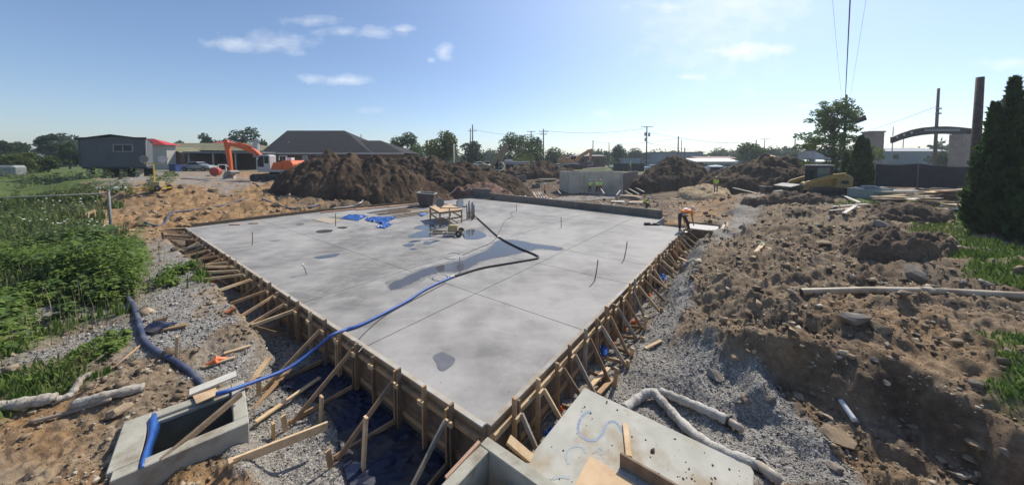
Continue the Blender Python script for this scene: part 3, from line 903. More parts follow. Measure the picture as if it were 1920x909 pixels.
def ribbon(pix, wd, z, m, name, parent):
    P = spline([G(a, b, z) for a, b in pix], 8)
    vs, fs = [], []
    for i, p in enumerate(P):
        d = (P[min(i + 1, len(P) - 1)] - P[max(i - 1, 0)]).normalized(); n_ = Vector((-d.y, d.x, 0)) * (wd / 2) * (1 + .15 * math.sin(i * 1.7))
        vs += [p + n_, p - n_]
    fs = [(2 * i, 2 * i + 1, 2 * i + 3, 2 * i + 2) for i in range(len(P) - 1)]
    mb = MB(); mb.add(vs, fs); return mb.build(name, m, parent, fix=True)
ribbon([(1109,771),(1097,774),(1087,788),(1084,804),(1091,817),(1106,825),(1121,821),(1131,808),(1138,794),(1149,789),(1159,795),(1166,809)], .042, lz + .003, SPRAY, 'painted_letter', lid)
ribbon([(1066,870),(1061,853),(1068,840),(1082,835),(1094,840),(1099,849)], .035, lz + .003, SPRAY2, 'painted_letter', lid)
ribbon([(1116,846),(1124,838),(1132,846),(1126,852)], .03, lz + .0035, SPRAY2, 'painted_mark', lid)
ribbon([(1036,897),(1050,893),(1068,895)], .04, lz + .003, SPRAY2, 'painted_mark', lid)
# things on the lid
def flatbar(pa, pb, z, wd, ht, name, m, label, cat, group=None):
    a_, b_ = G(*pa, z), G(*pb, z)
    mb = MB(); mb.bar(a_ + Vector((0, 0, ht / 2)), b_ + Vector((0, 0, ht / 2)), wd, ht, ch=min(.006, ht * .2)); return tag(mb.build(name, m), label, cat, group)
flatbar((1172,797), (1179,858), lz + .002, .085, .04, 'lumber_offcut', WOODN, 'short sunlit timber offcut lying alone on the precast cover slab', 'timber')
mb = MB(); pc = G(1106, 856, lz)
mb.prism([pc, pc + lx * 1.3, pc + lx * 1.3 + ly * 1.2, pc + ly * 1.25 + lx * .05], lz + .003, lz + .021)
tag(mb.build('plywood_sheet', PLY), 'worn brown plywood sheet lying on the precast cover slab', 'plywood')
mb = MB(); a_ = G(1163, 860, lz + .1); mb.bar(a_, a_ + lx * 1.3 + Vector((0, 0, 0)), .04, .19, ch=.004)
tag(mb.build('timber_plank', WOODD), 'dark plank standing on edge beside the plywood sheet on the precast cover slab', 'plank')
crumb_v, crumb_f = [], []
mb = MB()
rnd = random.Random(3)
for k in range(170):
    s, q = rnd.uniform(.1, 2.5), rnd.uniform(.08, 2.5)
    if rnd.random() < .5: s, q = rnd.gauss(1.9, .35), rnd.gauss(1.0, .5)
    if not (0.03 < s < 2.5 and .03 < q < 2.9): continue
    r_ = rnd.choice((.005, .006, .008, .010, .015))
    mb.ball(LQ(s, q, lz + r_ * .4), r_, 6, 4, (1, rnd.uniform(.6, 1.3), .6))
DIRTM = mat('dark_dirt', (.06, .045, .035), (.13, .095, .07), 20, .95)
tag(mb.build('dirt_crumbs', DIRTM), 'dark crumbs of dirt strewn over the precast cover slab', None, None, 'stuff')
CLODM = mat('dry_clod', (.20, .15, .10), (.33, .25, .17), 12, .95, .6, 30)
# rocks and clods: irregular stones
_ico = None
def stone_mesh(seed, sub=2, rough=.22, flat=.7):
    bm = bmesh.new(); bmesh.ops.create_icosphere(bm, subdivisions=sub, radius=1.0)
    r_ = random.Random(seed)
    planes = [(Vector((r_.gauss(0, 1), r_.gauss(0, 1), r_.gauss(0, 1))).normalized(), r_.uniform(.45, .85)) for _ in range(13)]
    for v in bm.verts:
        for n_, d_ in planes:
            k = v.co.dot(n_)
            if k > d_: v.co -= n_ * (k - d_)
        v.co *= 1 + r_.uniform(-rough, rough) * .25
        v.co.z *= flat
    me = bpy.data.meshes.new('rock'); bm.to_mesh(me); bm.free()
    return me
ROCKM = mat('sandy_rock', (.24, .175, .11), (.38, .29, .19), 4, .9, .5, 20, rnd=.25, c3=(.20, .15, .10), s3=2)
ROCKG = mat('grey_rock', (.19, .16, .13), (.29, .25, .21), 4, .9, .5, 20, rnd=.25, c3=(.15, .13, .11), s3=2)
STONES = []
for i in range(8):
    me = stone_mesh(i + 40); me.materials.append(ROCKM if i < 5 else ROCKG); STONES.append(me)
def rock(px, py, size, label, k=None, group=None, name='rock', sink=.25, z=None, sc=None):
    p = GZ_(px, py, z)
    o = bpy.data.objects.new(name, STONES[random.randrange(8) if k is None else k]); COL.objects.link(o)
    s = sc or (random.uniform(.85, 1.3), random.uniform(.7, 1.1), random.uniform(.6, 1.0))
    o.scale = tuple(size * q for q in s); o.rotation_euler = (random.uniform(-.3, .3), random.uniform(-.3, .3), random.uniform(0, 6.28))
    o.location = p + Vector((0, 0, size * s[2] * (.7 - sink * 1.6)))
    return tag(o, label, 'rock', group)
o = rock(1224, 846, .05, 'dark egg-shaped clod of dirt lying on the precast cover slab', 6, name='dirt_clod', z=lz, sink=.1)
o.data = o.data.copy(); o.data.materials[0] = DIRTM; o['category'] = 'dirt clod'
rock(12, 640, .30, 'big tan boulder at the left edge beside the grass strip', 0)
rock(222, 778, .19, 'tan boulder between the white pipe and the concrete vault', 1)
rock(1652, 426, .45, 'grey boulder beside the orange rubble heap near the lumber piles', 6)
rock(1545, 458, .33, 'flat pale rock near the fallen board with a green end', 3, sc=(1.5, 1, .5))
rock(1517, 462, .16, 'small tan rock left of a flat pale rock', 2)
rock(1718, 525, .38, 'brown boulder just above the long white pipe', 5)
rock(1650, 622, .26, 'sunlit brown rock below the long white pipe', 4)
rock(1600, 606, .24, 'dark brown rock left of another below the long white pipe', 5)
rock(1487, 386, .32, 'pale round rock at the foot of the loader', 1)
rock(1500, 745, .14, 'pale sharp rock on the shaded bank near the plastic pipe scrap', 2)
rock(1570, 825, .22, 'big yellowish rock at the foot of the shaded bank', 0)
rock(1830, 838, .14, 'yellowish rock in the shaded soil at lower right', 3)
rock(1340, 705, .2, 'dark lump at the edge of gravel and soil', 6)
LAND = [('the long white pipe', 1690, 550), ('the cream pipe end', 1380, 810), ('the plastic pipe scrap', 1590, 775), ('the green ended board', 1420, 472), ('the fan of bleached boards', 1590, 392), ('the right grass strip', 1840, 500),
        ('the shaded bank', 1640, 700), ('the lower right corner', 1840, 860), ('the gravel slope', 1330, 590), ('the wooden pit', 1340, 450), ('the right edge of the photo', 1890, 640),
        ('the orange bank hose', 340, 398), ('the biggest dirt pile', 600, 365), ('the dump bin', 800, 375), ('the far left form corner', 350, 425), ('the yellow floodlight cart', 290, 355), ('the sagging dark hose', 545, 388),
        ('the navy hose', 290, 655), ('the vault', 330, 820), ('the dirty white pipe', 80, 760), ('the left grass strip', 130, 680), ('the left weeds', 130, 590)]
USED_LABELS = set()
def where(px, py):
    nm, lx_, ly_ = min(LAND, key=lambda l: (l[1] - px) ** 2 + 3 * (l[2] - py) ** 2)
    dx, dy = px - lx_, py - ly_
    rel = 'right beside' if dx * dx + 3 * dy * dy < 900 else (('right of' if dx > 0 else 'left of') if abs(dx) > 1.7 * abs(dy) else ('just below' if dy > 0 else 'just beyond'))
    return rel + ' ' + nm
def unique(fmt, px, py):
    """a label that no other loose piece carries, or None"""
    l = fmt + ' ' + where(px, py)
    if l in USED_LABELS: return None
    USED_LABELS.add(l); return l
rr_ = random.Random(21)
SZ = {.07: 'small', .10: 'middling', .15: 'large'}
def loose_rocks(n, x0, x1, y0, y1, sizes, group, test, ks=None):
    for k in range(n):
        px, py = rr_.uniform(x0, x1), rr_.uniform(y0, y1)
        p = GZ_(px, py); u_, v_ = uv_of(p.x, p.y)
        if not test(px, py, p, u_, v_): continue
        kk = rr_.choice(ks or range(8)); sz = rr_.choice(sizes)
        l = unique('%s %s rock half buried %s' % (SZ[sz], 'tan' if kk < 5 else 'grey brown', ''), px, py)
        if l: rock(px, py, sz * max(1.0, p.y / 9), ' '.join(l.split()), kk, group, sink=.3)
loose_rocks(70, 1290, 1915, 390, 900, (.07, .07, .10), 'rocks in the rubble bank', lambda px, py, p, u, v: p.y > 3 and u < -2.2)
loose_rocks(40, 250, 860, 345, 412, (.07, .10, .15), 'rocks in the far bank', lambda px, py, p, u, v: not (u < 24 and v < 21.2), range(5))
loose_rocks(40, 20, 430, 570, 900, (.07,), 'stones on the left bank', lambda px, py, p, u, v: v < -1.5 and not (160 < px < 470 and py > 700), range(5))

# ---- hoses and pipes
hp_ = [G(405, 738, -.12), G(432, 731, -.13), G(480, 714, -.25), G(540, 690, -.33), G(588, 656, -.2), G(621, 629, .075), G(650, 617, .045), G(682, 606, .042), G(760, 566, .042), G(800, 541, .042), G(848, 519, .042)]
hose = thing('pump_hose', hp_[6] * 1.0, 'blue and black hose running from the vault over the form and across the slab', 'hose')
mb = MB(); mb.tube(spline(hp_, 8), .036, 8); mb.build('blue_hose', BLUE, hose, smooth=True)
hb = [hp_[-1] + Vector((0, 0, .001)), G(900, 503, .04), G(950, 494, .04), G(992, 487, .04), G(1009, 483, .04), G(1003, 477, .04), G(970, 463, .04), G(935, 444, .04), G(912, 424, .04), G(893, 407, .08), G(888, 404, .35)]
mb = MB(); mb.tube(spline(hb, 8), .037, 8); mb.build('black_hose', BLACK, hose, smooth=True)
for q in (hb[0], hb[7]):
    mb = MB(); mb.tube([q - Vector((.06, .05, -.0)), q + Vector((.06, .05, 0))], .05, 8); mb.build('coupling', STEEL, hose)
def cable(pts, r_, m, name, label, cat='cable', n=8):
    mb = MB(); mb.tube(spline(pts, 8), r_, n); return tag(mb.build(name, m, smooth=True), label, cat)
cable([G(a, b, .012) for a, b in [(663,646),(690,618),(720,593),(760,570),(800,549),(836,530)]], .011, BLACK, 'power_cord', 'thin black cord lying beside the blue hose on the slab', 'cord', 6)
cable([G(a, b, .012) for a, b in [(963,396),(957,400),(961,406),(948,413),(938,430),(930,446),(915,458),(890,468),(868,478)]], .012, BLACK, 'power_cord', 'wavy thin cord from the far wall to the bent hook', 'cord', 6)
cable([G(648,648,.02), G(655,638,.12), G(668,640,.1), G(680,648,.03), G(672,660,.04)], .008, STEEL, 'wire', 'looped bit of wire at the left slab edge', 'wire', 5)
lay = [(233,553),(246,570),(257,595),(264,622),(272,642),(292,661),(325,679),(352,697),(374,717),(387,736)]
cable([GZ_(a, b, None, .045) for a, b in lay], .055, NAVY, 'discharge_hose', 'thick faded navy discharge hose snaking over the left bank', 'hose', 10)
mb = MB()
wc_ = GZ_(293, 618)
vs = []; 
for i in range(6):
    for k in range(6):
        vs.append(wc_ + Vector((-.25 + .1 * i + random.uniform(-.03, .03), -.2 + .09 * k, .05 + .10 * math.exp(-((i - 2) ** 2 + (k - 3) ** 2) / 4) + random.uniform(-.025, .025))))
mb.add(vs, [(i * 6 + k, i * 6 + k + 1, i * 6 + k + 7, i * 6 + k + 6) for i in range(5) for k in range(5)])
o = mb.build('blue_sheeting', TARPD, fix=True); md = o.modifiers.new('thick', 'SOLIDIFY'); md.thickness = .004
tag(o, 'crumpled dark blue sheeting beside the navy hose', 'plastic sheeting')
cable([GZ_(a, b, None, .03) for a, b in [(272,418),(290,424),(308,419),(322,400),(360,395),(420,385),(466,371)]], .06, NAVY, 'discharge_hose', 'blue hose curling over the far orange bank left of the slab', 'hose')
cable([GZ_(a, b, None, .05) for a, b in [(492,374),(520,385),(545,392),(580,390),(600,384)]], .06, mat('navy_dark', (.05, .07, .15), (.08, .10, .2), 5, .5), 'discharge_hose', 'dark blue hose sagging on the bank behind the slab', 'hose')
cable([GZ_(a, b, None, .05) for a, b in [(620,392),(660,388),(678,380),(690,366),(740,365),(770,365)]], .055, STEEL, 'pipe', 'grey pipe lying on the bank under the big dirt pile', 'pipe')

FAB = mat('drain_sock_fabric', (.42, .40, .355), (.54, .515, .465), 9, .85, .9, 16, c3=(.30, .265, .22), s3=4, bdist=.03)
FABD = mat('dirty_sock_fabric', (.36, .32, .26), (.50, .46, .39), 7, .85, .9, 16, c3=(.26, .21, .16), s3=3, bdist=.03)
def sock(pts, rad, label, tail=None, name='drain_pipe', m=None):
    root = thing(name, pts[0], label, 'drain pipe')
    sp_ = spline(pts, 10); rs = [rad * (1 + .10 * math.sin(i * .9) + .06 * math.sin(i * 2.3)) for i in range(len(sp_))]
    mb = MB(); mb.tube(sp_, rs, 10); mb.build('fabric_sleeve', m or FAB, root, smooth=True)
    if tail:
        mb = MB(); mb.tube([sp_[-1], sp_[-1] * .0 + tail], [rad * .8, rad * .75], 10); mb.build('pipe_end', mat('cream_pipe', (.36, .30, .24), (.45, .40, .33), 6, .5), root, smooth=True)
        mb = MB(); d_ = (tail - sp_[-1]).normalized(); mb.tube([sp_[-1] + d_ * .0, sp_[-1] + d_ * .035], rad * 1.12, 10); mb.build('strap', BLACK, root)
    return root
sz_ = lambda px, py, l=.09: GZ_(px, py, None, l)
sock([sz_(1170,775), sz_(1195,757,.11), sz_(1222,747,.13), sz_(1242,763,.11), sz_(1272,795), sz_(1312,832), sz_(1362,862), sz_(1424,884)], .085, 'long fabric wrapped drain pipe lying bent beside the precast cover slab', sz_(1456, 908))
sock([sz_(1238,743,.1), sz_(1262,752,.1), sz_(1300,767), sz_(1340,785), sz_(1364,797)], .08, 'shorter fabric wrapped drain pipe on the gravel above the long one', sz_(1392, 814))
PVR = thing('plastic_pipe', GZ_(1700, 552), 'long white plastic pipe lying across the rubble at right', 'pipe')
pa_, pb_, pc_ = GZ_(1502, 551) + Vector((0, 0, .06)), GZ_(1745, 549) + Vector((0, 0, .05)), GZ_(1980, 562) + Vector((0, 0, .04))
mb = MB(); mb.tube([pa_, (pa_ + pb_) / 2 + Vector((0, 0, .03)), pb_], .083, 14, caps=False); mb.build('pipe_length', PVC, PVR, smooth=True)
mb = MB(); mb.tube([pb_, pc_], .083, 14, caps=False); mb.build('pipe_length', PVC, PVR, smooth=True)
mb = MB(); mb.tube([pb_ - Vector((.22, 0, 0)), pb_ + Vector((.02, 0, 0))], .094, 14); mb.build('pipe_socket', PVC, PVR, smooth=True)
mb = MB(); mb.tube([pa_ + Vector((.02, 0, 0)), pa_ + Vector((.03, 0, 0))], .078, 14); mb.build('pipe_mouth', BLACK, PVR)
cable([GZ_(1577, 756, None, .05), GZ_(1603, 795, None, .05)], .04, mat('grey_pipe', (.5, .52, .55), (.6, .62, .64), 5, .4), 'pipe_scrap', 'short grey plastic pipe scrap stuck in the shaded bank', 'pipe', 10)
# pipes on the left
sock([GZ_(-20, 775, None, .08), GZ_(50, 764, None, .09), GZ_(103, 755, None, .09)], .095, 'dirty white drain pipe entering at the left edge', m=FABD)
sock([GZ_(105, 757, None, .07), GZ_(130, 748, None, .07), GZ_(143, 735, None, .10), GZ_(152, 718, None, .08), GZ_(172, 706, None, .06)], .055, 'twisted loose fabric sleeve hanging off the dirty white pipe', name='fabric_sleeve_scrap', m=FABD)
sock([GZ_(140, 765, None, .07), GZ_(200, 750, None, .08), GZ_(270, 733, None, .08)], .08, 'cream drain pipe with torn sleeve beside the tan boulder', m=FABD)
cable([GZ_(55, 795, None, .04), GZ_(130, 778, None, .05), GZ_(208, 757, None, .08)], .03, mat('brown_pipe', (.22, .18, .14), (.32, .28, .22), 6, .6), 'pipe', 'thin brown pipe lying in front of the white drain pipes', 'pipe')

# ---- bars and stubs standing in the slab
def rod(pb, pt, label, r_=.018, m=RUST, cap=None):
    b_ = G(*pb, 0.0); hgt = (pb[1] - pt[1]) * b_.y / FPX
    t_ = at(pt[0], pt[1], b_.y)
    root = thing('standing_bar', b_, label, 'steel bar')
    mb = MB(); mb.tube(spline([b_, (b_ + t_) / 2 + Vector((.012, 0, 0)), t_], 4), r_, 6); mb.build('bar', m, root)
    if cap:
        mb = MB(); mb.tube([t_ - Vector((0, 0, .05)), t_ + Vector((0, 0, .03))], r_ * 1.9, 8); mb.build('cap', cap, root)
rod((473, 460), (473, 435), 'thin dark bar standing in the slab near the left edge')
rod((575, 514), (568, 496), 'bent bar with a white cap standing in the slab', .02, STEEL, WHITE)
rod((1115, 526), (1121, 487), 'tallest dark bar standing in the slab near the right edge', .018)
rod((1170, 486), (1176, 453), 'leaning dark bar standing nearest the right forms', .018)
rod((1052, 427), (1052, 407), 'dark bar standing in the far right part of slab', .02)
rod((968, 397), (968, 385), 'short bar with an orange cap standing by the far wall', .02, RUST, ORPL)
rod((629, 424), (629, 401), 'dark bar standing beside the plywood sheet on the slab', .022)
hk = G(862, 512, 0); hkt = at(862, 481, hk.y)
mb = MB(); lp = [hk, (hk + hkt) / 2, hkt]
for k in range(14):
    a_ = 2 * PI * k / 13
    lp.append(hkt + Vector((-.26 + .26 * math.cos(a_), .26 * math.sin(a_) * 1.2, .02 + .02 * math.sin(a_))))
mb.tube(lp, .016, 6); tag(mb.build('bent_hook', STEEL), 'steel bar bent into a ring, standing in the long puddle', 'steel bar')
cb = thing('conduit_bundle', G(881, 411, 0), 'bundle of upright grey conduits coming out of the slab by the hose end', 'conduits')
for (px, dz) in ((876, 1.0), (879, 1.15), (881.5, 1.25), (884.5, 1.1), (886.5, 1.15), (889, 1.0)):
    b_ = G(px, 411 - (px % 2), 0)
    mb = MB(); mb.tube([b_, b_ + Vector((random.uniform(-.03, .03), 0, dz))], .05, 8); mb.build('conduit', mat('conduit_grey', (.24, .24, .22), (.36, .35, .33), 8, .6), cb, smooth=True)
b_ = G(882, 411, 0); mb = MB(); mb.box(b_ + Vector((0, -.07, .45)), (.5, .04, .06)); mb.build('tie_board', WOOD, cb)

# ---- plywood table
A_, B_, Cc = Vector((-5.62, 21.7, .85)), Vector((-4.38, 19.3, .85)), Vector((-3.15, 20.4, .85)); D_ = A_ + Cc - B_
tb = thing('work_table', (A_ + Cc) / 2 - Vector((0, 0, .85)), 'rough timber work table with a plywood top standing on the slab', 'table')
mb = MB(); mb.prism([A_, B_, Cc, D_], .82, .85); mb.build('table_top', PLY, tb)
cen = (A_ + Cc) / 2
for p in (A_, B_, Cc, D_):
    q = p + (cen - p) * .06
    mb = MB(); mb.bar(Vector((q.x, q.y, .004)), Vector((q.x, q.y, .818)), .09, .09, up=(1, 0, 0)); mb.build('leg', WOOD, tb)
for p, q in ((A_, B_), (B_, Cc), (Cc, D_), (D_, A_)):
    p2, q2 = p + (cen - p) * .03, q + (cen - q) * .03
    for zz in (.76, .36):
        mb = MB(); mb.bar(Vector((p2.x, p2.y, zz)), Vector((q2.x, q2.y, zz)), .04, .09); mb.build('rail', WOOD, tb)

# ---- carts with two round floodlights
def light_cart(base, mast_h, dirx, frame_m, label, scale=1.0, tilt=(.0, .9)):
    root = thing('light_cart', base, label, 'floodlight cart')
    X = Vector((math.cos(dirx), math.sin(dirx), 0)); Y = Vector((-X.y, X.x, 0)); Z = Vector((0, 0, 1))
    P = lambda a, b, c: Vector(base) + (X * a + Y * b + Z * c) * scale
    for b in (-.3, .3):
        mb = MB(); mb.bar(P(-1.0, b, .16), P(.75, b, .16), .06 * scale, .06 * scale); mb.build('frame_rail', frame_m, root)
    for a in (-.98, -.2, .72):
        mb = MB(); mb.bar(P(a, -.27, .16), P(a, .27, .16), .05 * scale, .05 * scale); mb.build('cross_bar', frame_m, root)
    for a, b in ((-.95, -.3), (-.95, .3)):
        mb = MB(); mb.tube([P(a, b, .13), P(a, b, 0)], .03 * scale, 6); mb.build('foot', frame_m, root)
    for b in (-.38, .38):
        mb = MB(); mb.tube([P(.55, b - .04, .17), P(.55, b + .04, .17)], .17 * scale, 14); wh = mb.build('wheel', BLACK, root)
        mb = MB(); mb.tube([P(.55, b - .045, .17), P(.55, b + .045, .17)], .07 * scale, 10); mb.build('hub', STEEL, wh)
    mb = MB(); mb.box(P(.2, 0, .38), (.5 * scale, .4 * scale, .36 * scale), rz=dirx); mb.build('generator', mat('cart_tan', (.36, .28, .14), (.46, .37, .2), 8, .6), root, bevel=.02)
    mb = MB(); mb.tube([P(0, 0, .18), P(0, 0, mast_h)], [.045 * scale, .03 * scale], 8); mb.build('mast', frame_m if frame_m is not STEEL else RUST, root)
    mb = MB(); mb.bar(P(-.5, 0, mast_h), P(.5, 0, mast_h), .04 * scale, .05 * scale); mb.build('cross_arm', frame_m, root)
    for sx, tl in ((-.5, tilt[0]), (.55, tilt[1])):
        c_ = P(sx, 0, mast_h + .28); n_ = (Matrix.Rotation(tl, 3, 'Z') @ Vector((0, -1, 0)))
        mb = MB(); mb.tube([c_ - n_ * .16, c_ - n_ * .1, c_ + n_ * .04, c_ + n_ * .05], [.08 * scale, .16 * scale, .235 * scale, .24 * scale], 18); lm = mb.build('floodlight', STEEL, root, smooth=False)
        mb = MB(); mb.tube([c_ + n_ * .052, c_ + n_ * .058], .215 * scale, 18); mb.build('lens', mat('lens_glass', (.16, .17, .16), (.22, .23, .22), 3, .15) if tl < .5 else mat('lens_bright', (.5, .5, .5), (.6, .6, .6), 3, .25), lm)
        mb = MB(); mb.bar(P(sx, 0, mast_h), c_ - n_ * .14, .03 * scale, .03 * scale); mb.build('bracket', frame_m, root)
    return root
light_cart(G(843, 441, 0), 1.45, R(-2), mat('cart_steel', (.20, .16, .11), (.30, .25, .18), 8, .6), 'floodlight cart with two round lamps standing in puddles on the slab')
lc = GZ_(290, 357)
light_cart(lc, 1.7, R(5), mat('cart_yellow', (.62, .42, .04), (.7, .5, .08), 6, .5), 'yellow floodlight cart with two white round lamps on the far left bank', 1.25, (.25, .6))

# ---- bin, boards and sheets on the far slab
bn = thing('dump_bin', G(798, 389, 0), 'dark steel dump bin with a pale rim at the far end of the slab', 'bin')
bc = G(798, 386, 0)
prof = [(-.62, .25), (-.5, .05), (.55, .05), (.72, 1.0), (-.72, 1.12)]
for yo in (-.55, .55):
    mb = MB(); mb.extr([bc + Vector((a, yo - .02 + .55, b)) for a, b in prof], (0, .04, 0)); mb.build('side_plate', mat('bin_brown', (.075, .055, .05), (.12, .09, .08), 5, .6), bn)
for i in (0, 1, 2, 4):
    a, b = prof[i], prof[(i + 1) % 5]
    if i == 4: b, a = prof[0], prof[4]
    mb = MB(); mb.extr([bc + Vector((a[0], .02, a[1])), bc + Vector((b[0], .02, b[1])), bc + Vector((b[0], 1.08, b[1])), bc + Vector((a[0], 1.08, a[1]))], (.0, 0, .03) if i == 1 else (.03, 0, 0)); mb.build('bin_panel', MATS['bin_brown'], bn)
for p0, p1 in (((-.74, -.02, 1.14), (.74, -.02, 1.02)), ((-.74, 1.12, 1.14), (.74, 1.12, 1.02)), ((-.74, -.02, 1.14), (-.74, 1.12, 1.14)), ((.74, -.02, 1.02), (.74, 1.12, 1.02))):
    mb = MB(); mb.bar(bc + Vector(p0), bc + Vector(p1), .07, .07); mb.build('rim', mat('rim_pale', (.45, .42, .38), (.55, .52, .48), 5, .6), bn)
rnd = random.Random(9)
pile = [(728, 398, 792, 389), (700, 402, 770, 395), (735, 404, 800, 396), (760, 400, 812, 394), (690, 397, 750, 391), (715, 394, 780, 387), (742, 408, 800, 401), (712, 398, 764, 391)]
lp_ = thing('lumber_pile', G(745, 400, -.1), 'dark boards dumped on the gravel opening in the far slab', 'lumber pile')
for i, (a, b, c, d) in enumerate(pile):
    zz = -.06 + .035 * (i % 4)
    mb = MB(); mb.bar(G(a, b, zz), G(c, d, zz), .26, .035); mb.build('board', WOODD if i % 3 else WOOD, lp_)
PINK = mat('edge_board_reddish', (.42, .25, .16), (.52, .34, .23), 6, .8, .2, 40, rnd=.15)
for i, (a, b, c, d, lab) in enumerate([(602, 398, 690, 389, 'reddish board lying along the far left slab edge, first from the left'), (668, 393, 745, 385, 'reddish board lying along the far left slab edge, middle one'), (730, 388, 785, 381, 'reddish board lying along the far left slab edge, nearest the dump bin')]):
    mb = MB(); mb.bar(G(a, b, .05), G(c, d, .07), .28, .05); tag(mb.build('board', PINK), lab, 'board')
ed = thing('edge_form', W(23.5, 5, -.2), 'dark edge boards along the far left side of the slab', 'formwork')
for v0, v1 in ((0.2, 4.0), (4.02, 7.6)):
    mb = MB(); mb.bar(W(23.56, v0, .04), W(23.56, v1, .04), .05, .3); mb.build('form_board', WOODD, ed)
for v0, v1 in ((7.62, 11.6), (11.62, 15.4)):
    mb = MB(); mb.bar(W(far_cut(v0) + .06, v0, .04), W(far_cut(v1) + .06, v1, .04), .05, .3); mb.build('form_board', WOODD, ed)
def sheet(pix, z, label, m, seed, amp=.05, n=12, name='blue_sheeting'):
    """crumpled sheet over a quad of photo pixels at height z"""
    r_ = random.Random(seed)
    q = [G(a, b, z) for a, b in pix]
    vs = []
    for i in range(n + 1):
        for k in range(n + 1):
            s, t_ = i / n, k / n
            p = (q[0] * (1 - s) + q[1] * s) * (1 - t_) + (q[3] * (1 - s) + q[2] * s) * t_
            e_ = .06 * (q[0] - q[2]).length
            p = p + Vector((r_.uniform(-e_, e_) * .5, r_.uniform(-e_, e_) * .5, .012 + abs(r_.gauss(0, amp))))
            vs.append(p)
    mb = MB(); mb.add(vs, [(i * (n + 1) + k, i * (n + 1) + k + 1, (i + 1) * (n + 1) + k + 1, (i + 1) * (n + 1) + k) for i in range(n) for k in range(n)])
    o = mb.build(name, m, smooth=False); md = o.modifiers.new('thick', 'SOLIDIFY'); md.thickness = .004
    return tag(o, label, 'plastic sheeting')
sheet([(638, 410), (655, 403), (690, 405), (672, 414)], .0, 'bright blue sheeting at the left end of the gravel opening', TARP, 1, .03)
sheet([(682, 413), (700, 407), (742, 408), (722, 421)], .0, 'bright blue sheeting with folds in the middle of the gravel opening', TARP, 2, .04)
sheet([(704, 427), (722, 419), (738, 420), (722, 429)], .0, 'pale blue sheeting at the near corner of the gravel opening', TARP, 3, .04)
sheet([(784, 404), (796, 399), (800, 401), (792, 406)], .0, 'small blue sheeting scrap left of the work table', TARP, 4, .05, 6)
sheet([(1128, 650), (1142, 660), (1136, 676), (1120, 668)], -.9, 'bright blue and white sheeting at the foot of the right form', TARP, 6, .08, 8)
sheet([(1018, 820), (1032, 806), (1042, 814), (1030, 832)], -.9, 'blue sheeting between the precast cover slab and right form', TARP, 7, .06, 8)
sheet([(1228, 520), (1240, 510), (1250, 524), (1236, 536)], -.8, 'pale blue sheeting among the far braces of the right form', TARP, 8, .06, 8)
sheet([(1345, 438), (1352, 428), (1372, 430), (1366, 440)], -.2, 'light blue sheeting beside the wooden pit', mat('pale_blue_sheet', (.20, .42, .60), (.40, .58, .70), 6, .4, .3, 12), 9, .1, 8)
# long dirty sheet on the floor of the left trench
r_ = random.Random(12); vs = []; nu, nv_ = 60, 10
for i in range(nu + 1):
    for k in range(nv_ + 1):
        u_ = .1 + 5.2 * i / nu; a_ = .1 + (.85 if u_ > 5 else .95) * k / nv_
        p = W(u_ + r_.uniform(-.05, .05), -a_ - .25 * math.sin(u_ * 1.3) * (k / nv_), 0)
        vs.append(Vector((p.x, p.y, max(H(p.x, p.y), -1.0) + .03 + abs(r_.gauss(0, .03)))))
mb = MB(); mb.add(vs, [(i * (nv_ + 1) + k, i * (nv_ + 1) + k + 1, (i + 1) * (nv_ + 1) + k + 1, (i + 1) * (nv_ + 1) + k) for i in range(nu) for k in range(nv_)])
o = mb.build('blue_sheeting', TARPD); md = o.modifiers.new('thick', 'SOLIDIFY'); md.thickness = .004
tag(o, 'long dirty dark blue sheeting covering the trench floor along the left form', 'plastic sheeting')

# ---- loose timber
def lumber(pa, pb, za, zb, wd, ht, label, m=WOOD, cat='timber', name='timber', up=(0, 0, 1), group=None):
    """za / zb: height above the ground (None: lies on it)"""
    def pt(p, z):
        g = GZ_(*p)
        if z is None: return g + Vector((0, 0, ht / 2 + .01))
        return g + Vector((0, 0, z))
    mb = MB(); mb.bar(pt(pa, za), pt(pb, zb), wd, ht, up=up, ch=min(.005, ht * .2)); return tag(mb.build(name, m), label, cat, group)
def post(pb, pt, label, wd=.085, th=.04, m=WOODN, up=(.6, .8, 0), sink=.2, name='wooden_stake', cat='stake'):
    b_ = GZ_(*pb); t_ = at(pt[0], pt[1], b_.y)
    mb = MB(); d_ = (t_ - b_).normalized(); mb.bar(b_ - d_ * sink, t_, wd, th, up=up, ch=.004); return tag(mb.build(name, m), label, cat)
post((680, 888), (686, 781), 'tall stake standing alone on the gravel in front of the left form')
post((601, 792), (603, 742), 'short stake at the end of the long plank before the left form', .11)
post((513, 822), (512, 792), 'short dark stub stake near the vault and long plank', .09, m=WOOD)
vlab = 'long plank running from the vault corner to a short stake'
mb = MB(); mb.bar(G(432, 868, -.58), G(614, 797, -.62), .045, .14, ch=.004); tag(mb.build('plank', WOODN), vlab, 'plank')
mb = MB(); mb.bar(G(432, 862, -.45), G(431, 890, -.75), .09, .05, up=(.6, .8, 0)); tag(mb.build('wooden_stake', WOODN), 'stub stake at the front corner of the concrete vault', 'stake')
lumber((462, 740), (506, 689), .15, .25, .12, .04, 'pointed fresh board leaning beside the vault', WOODN, 'board', 'board')
lumber((455, 800), (560, 700), .12, .35, .1, .04, 'grey plank slanting up from the vault corner to the form', WOOD, 'plank', 'plank')
lumber((480, 800), (600, 720), .10, .15, .09, .04, 'lower grey plank beside the slanting one at the vault', WOODN, 'plank', 'plank')
post((330, 672), (332, 630), 'fresh stake standing by the navy hose on the left bank', .11, .04, sink=.1)
lumber((262, 650), (212, 692), None, None, .03, .03, 'thin crooked stick lying in grass by the navy hose', WOOD, 'stick', 'stick')
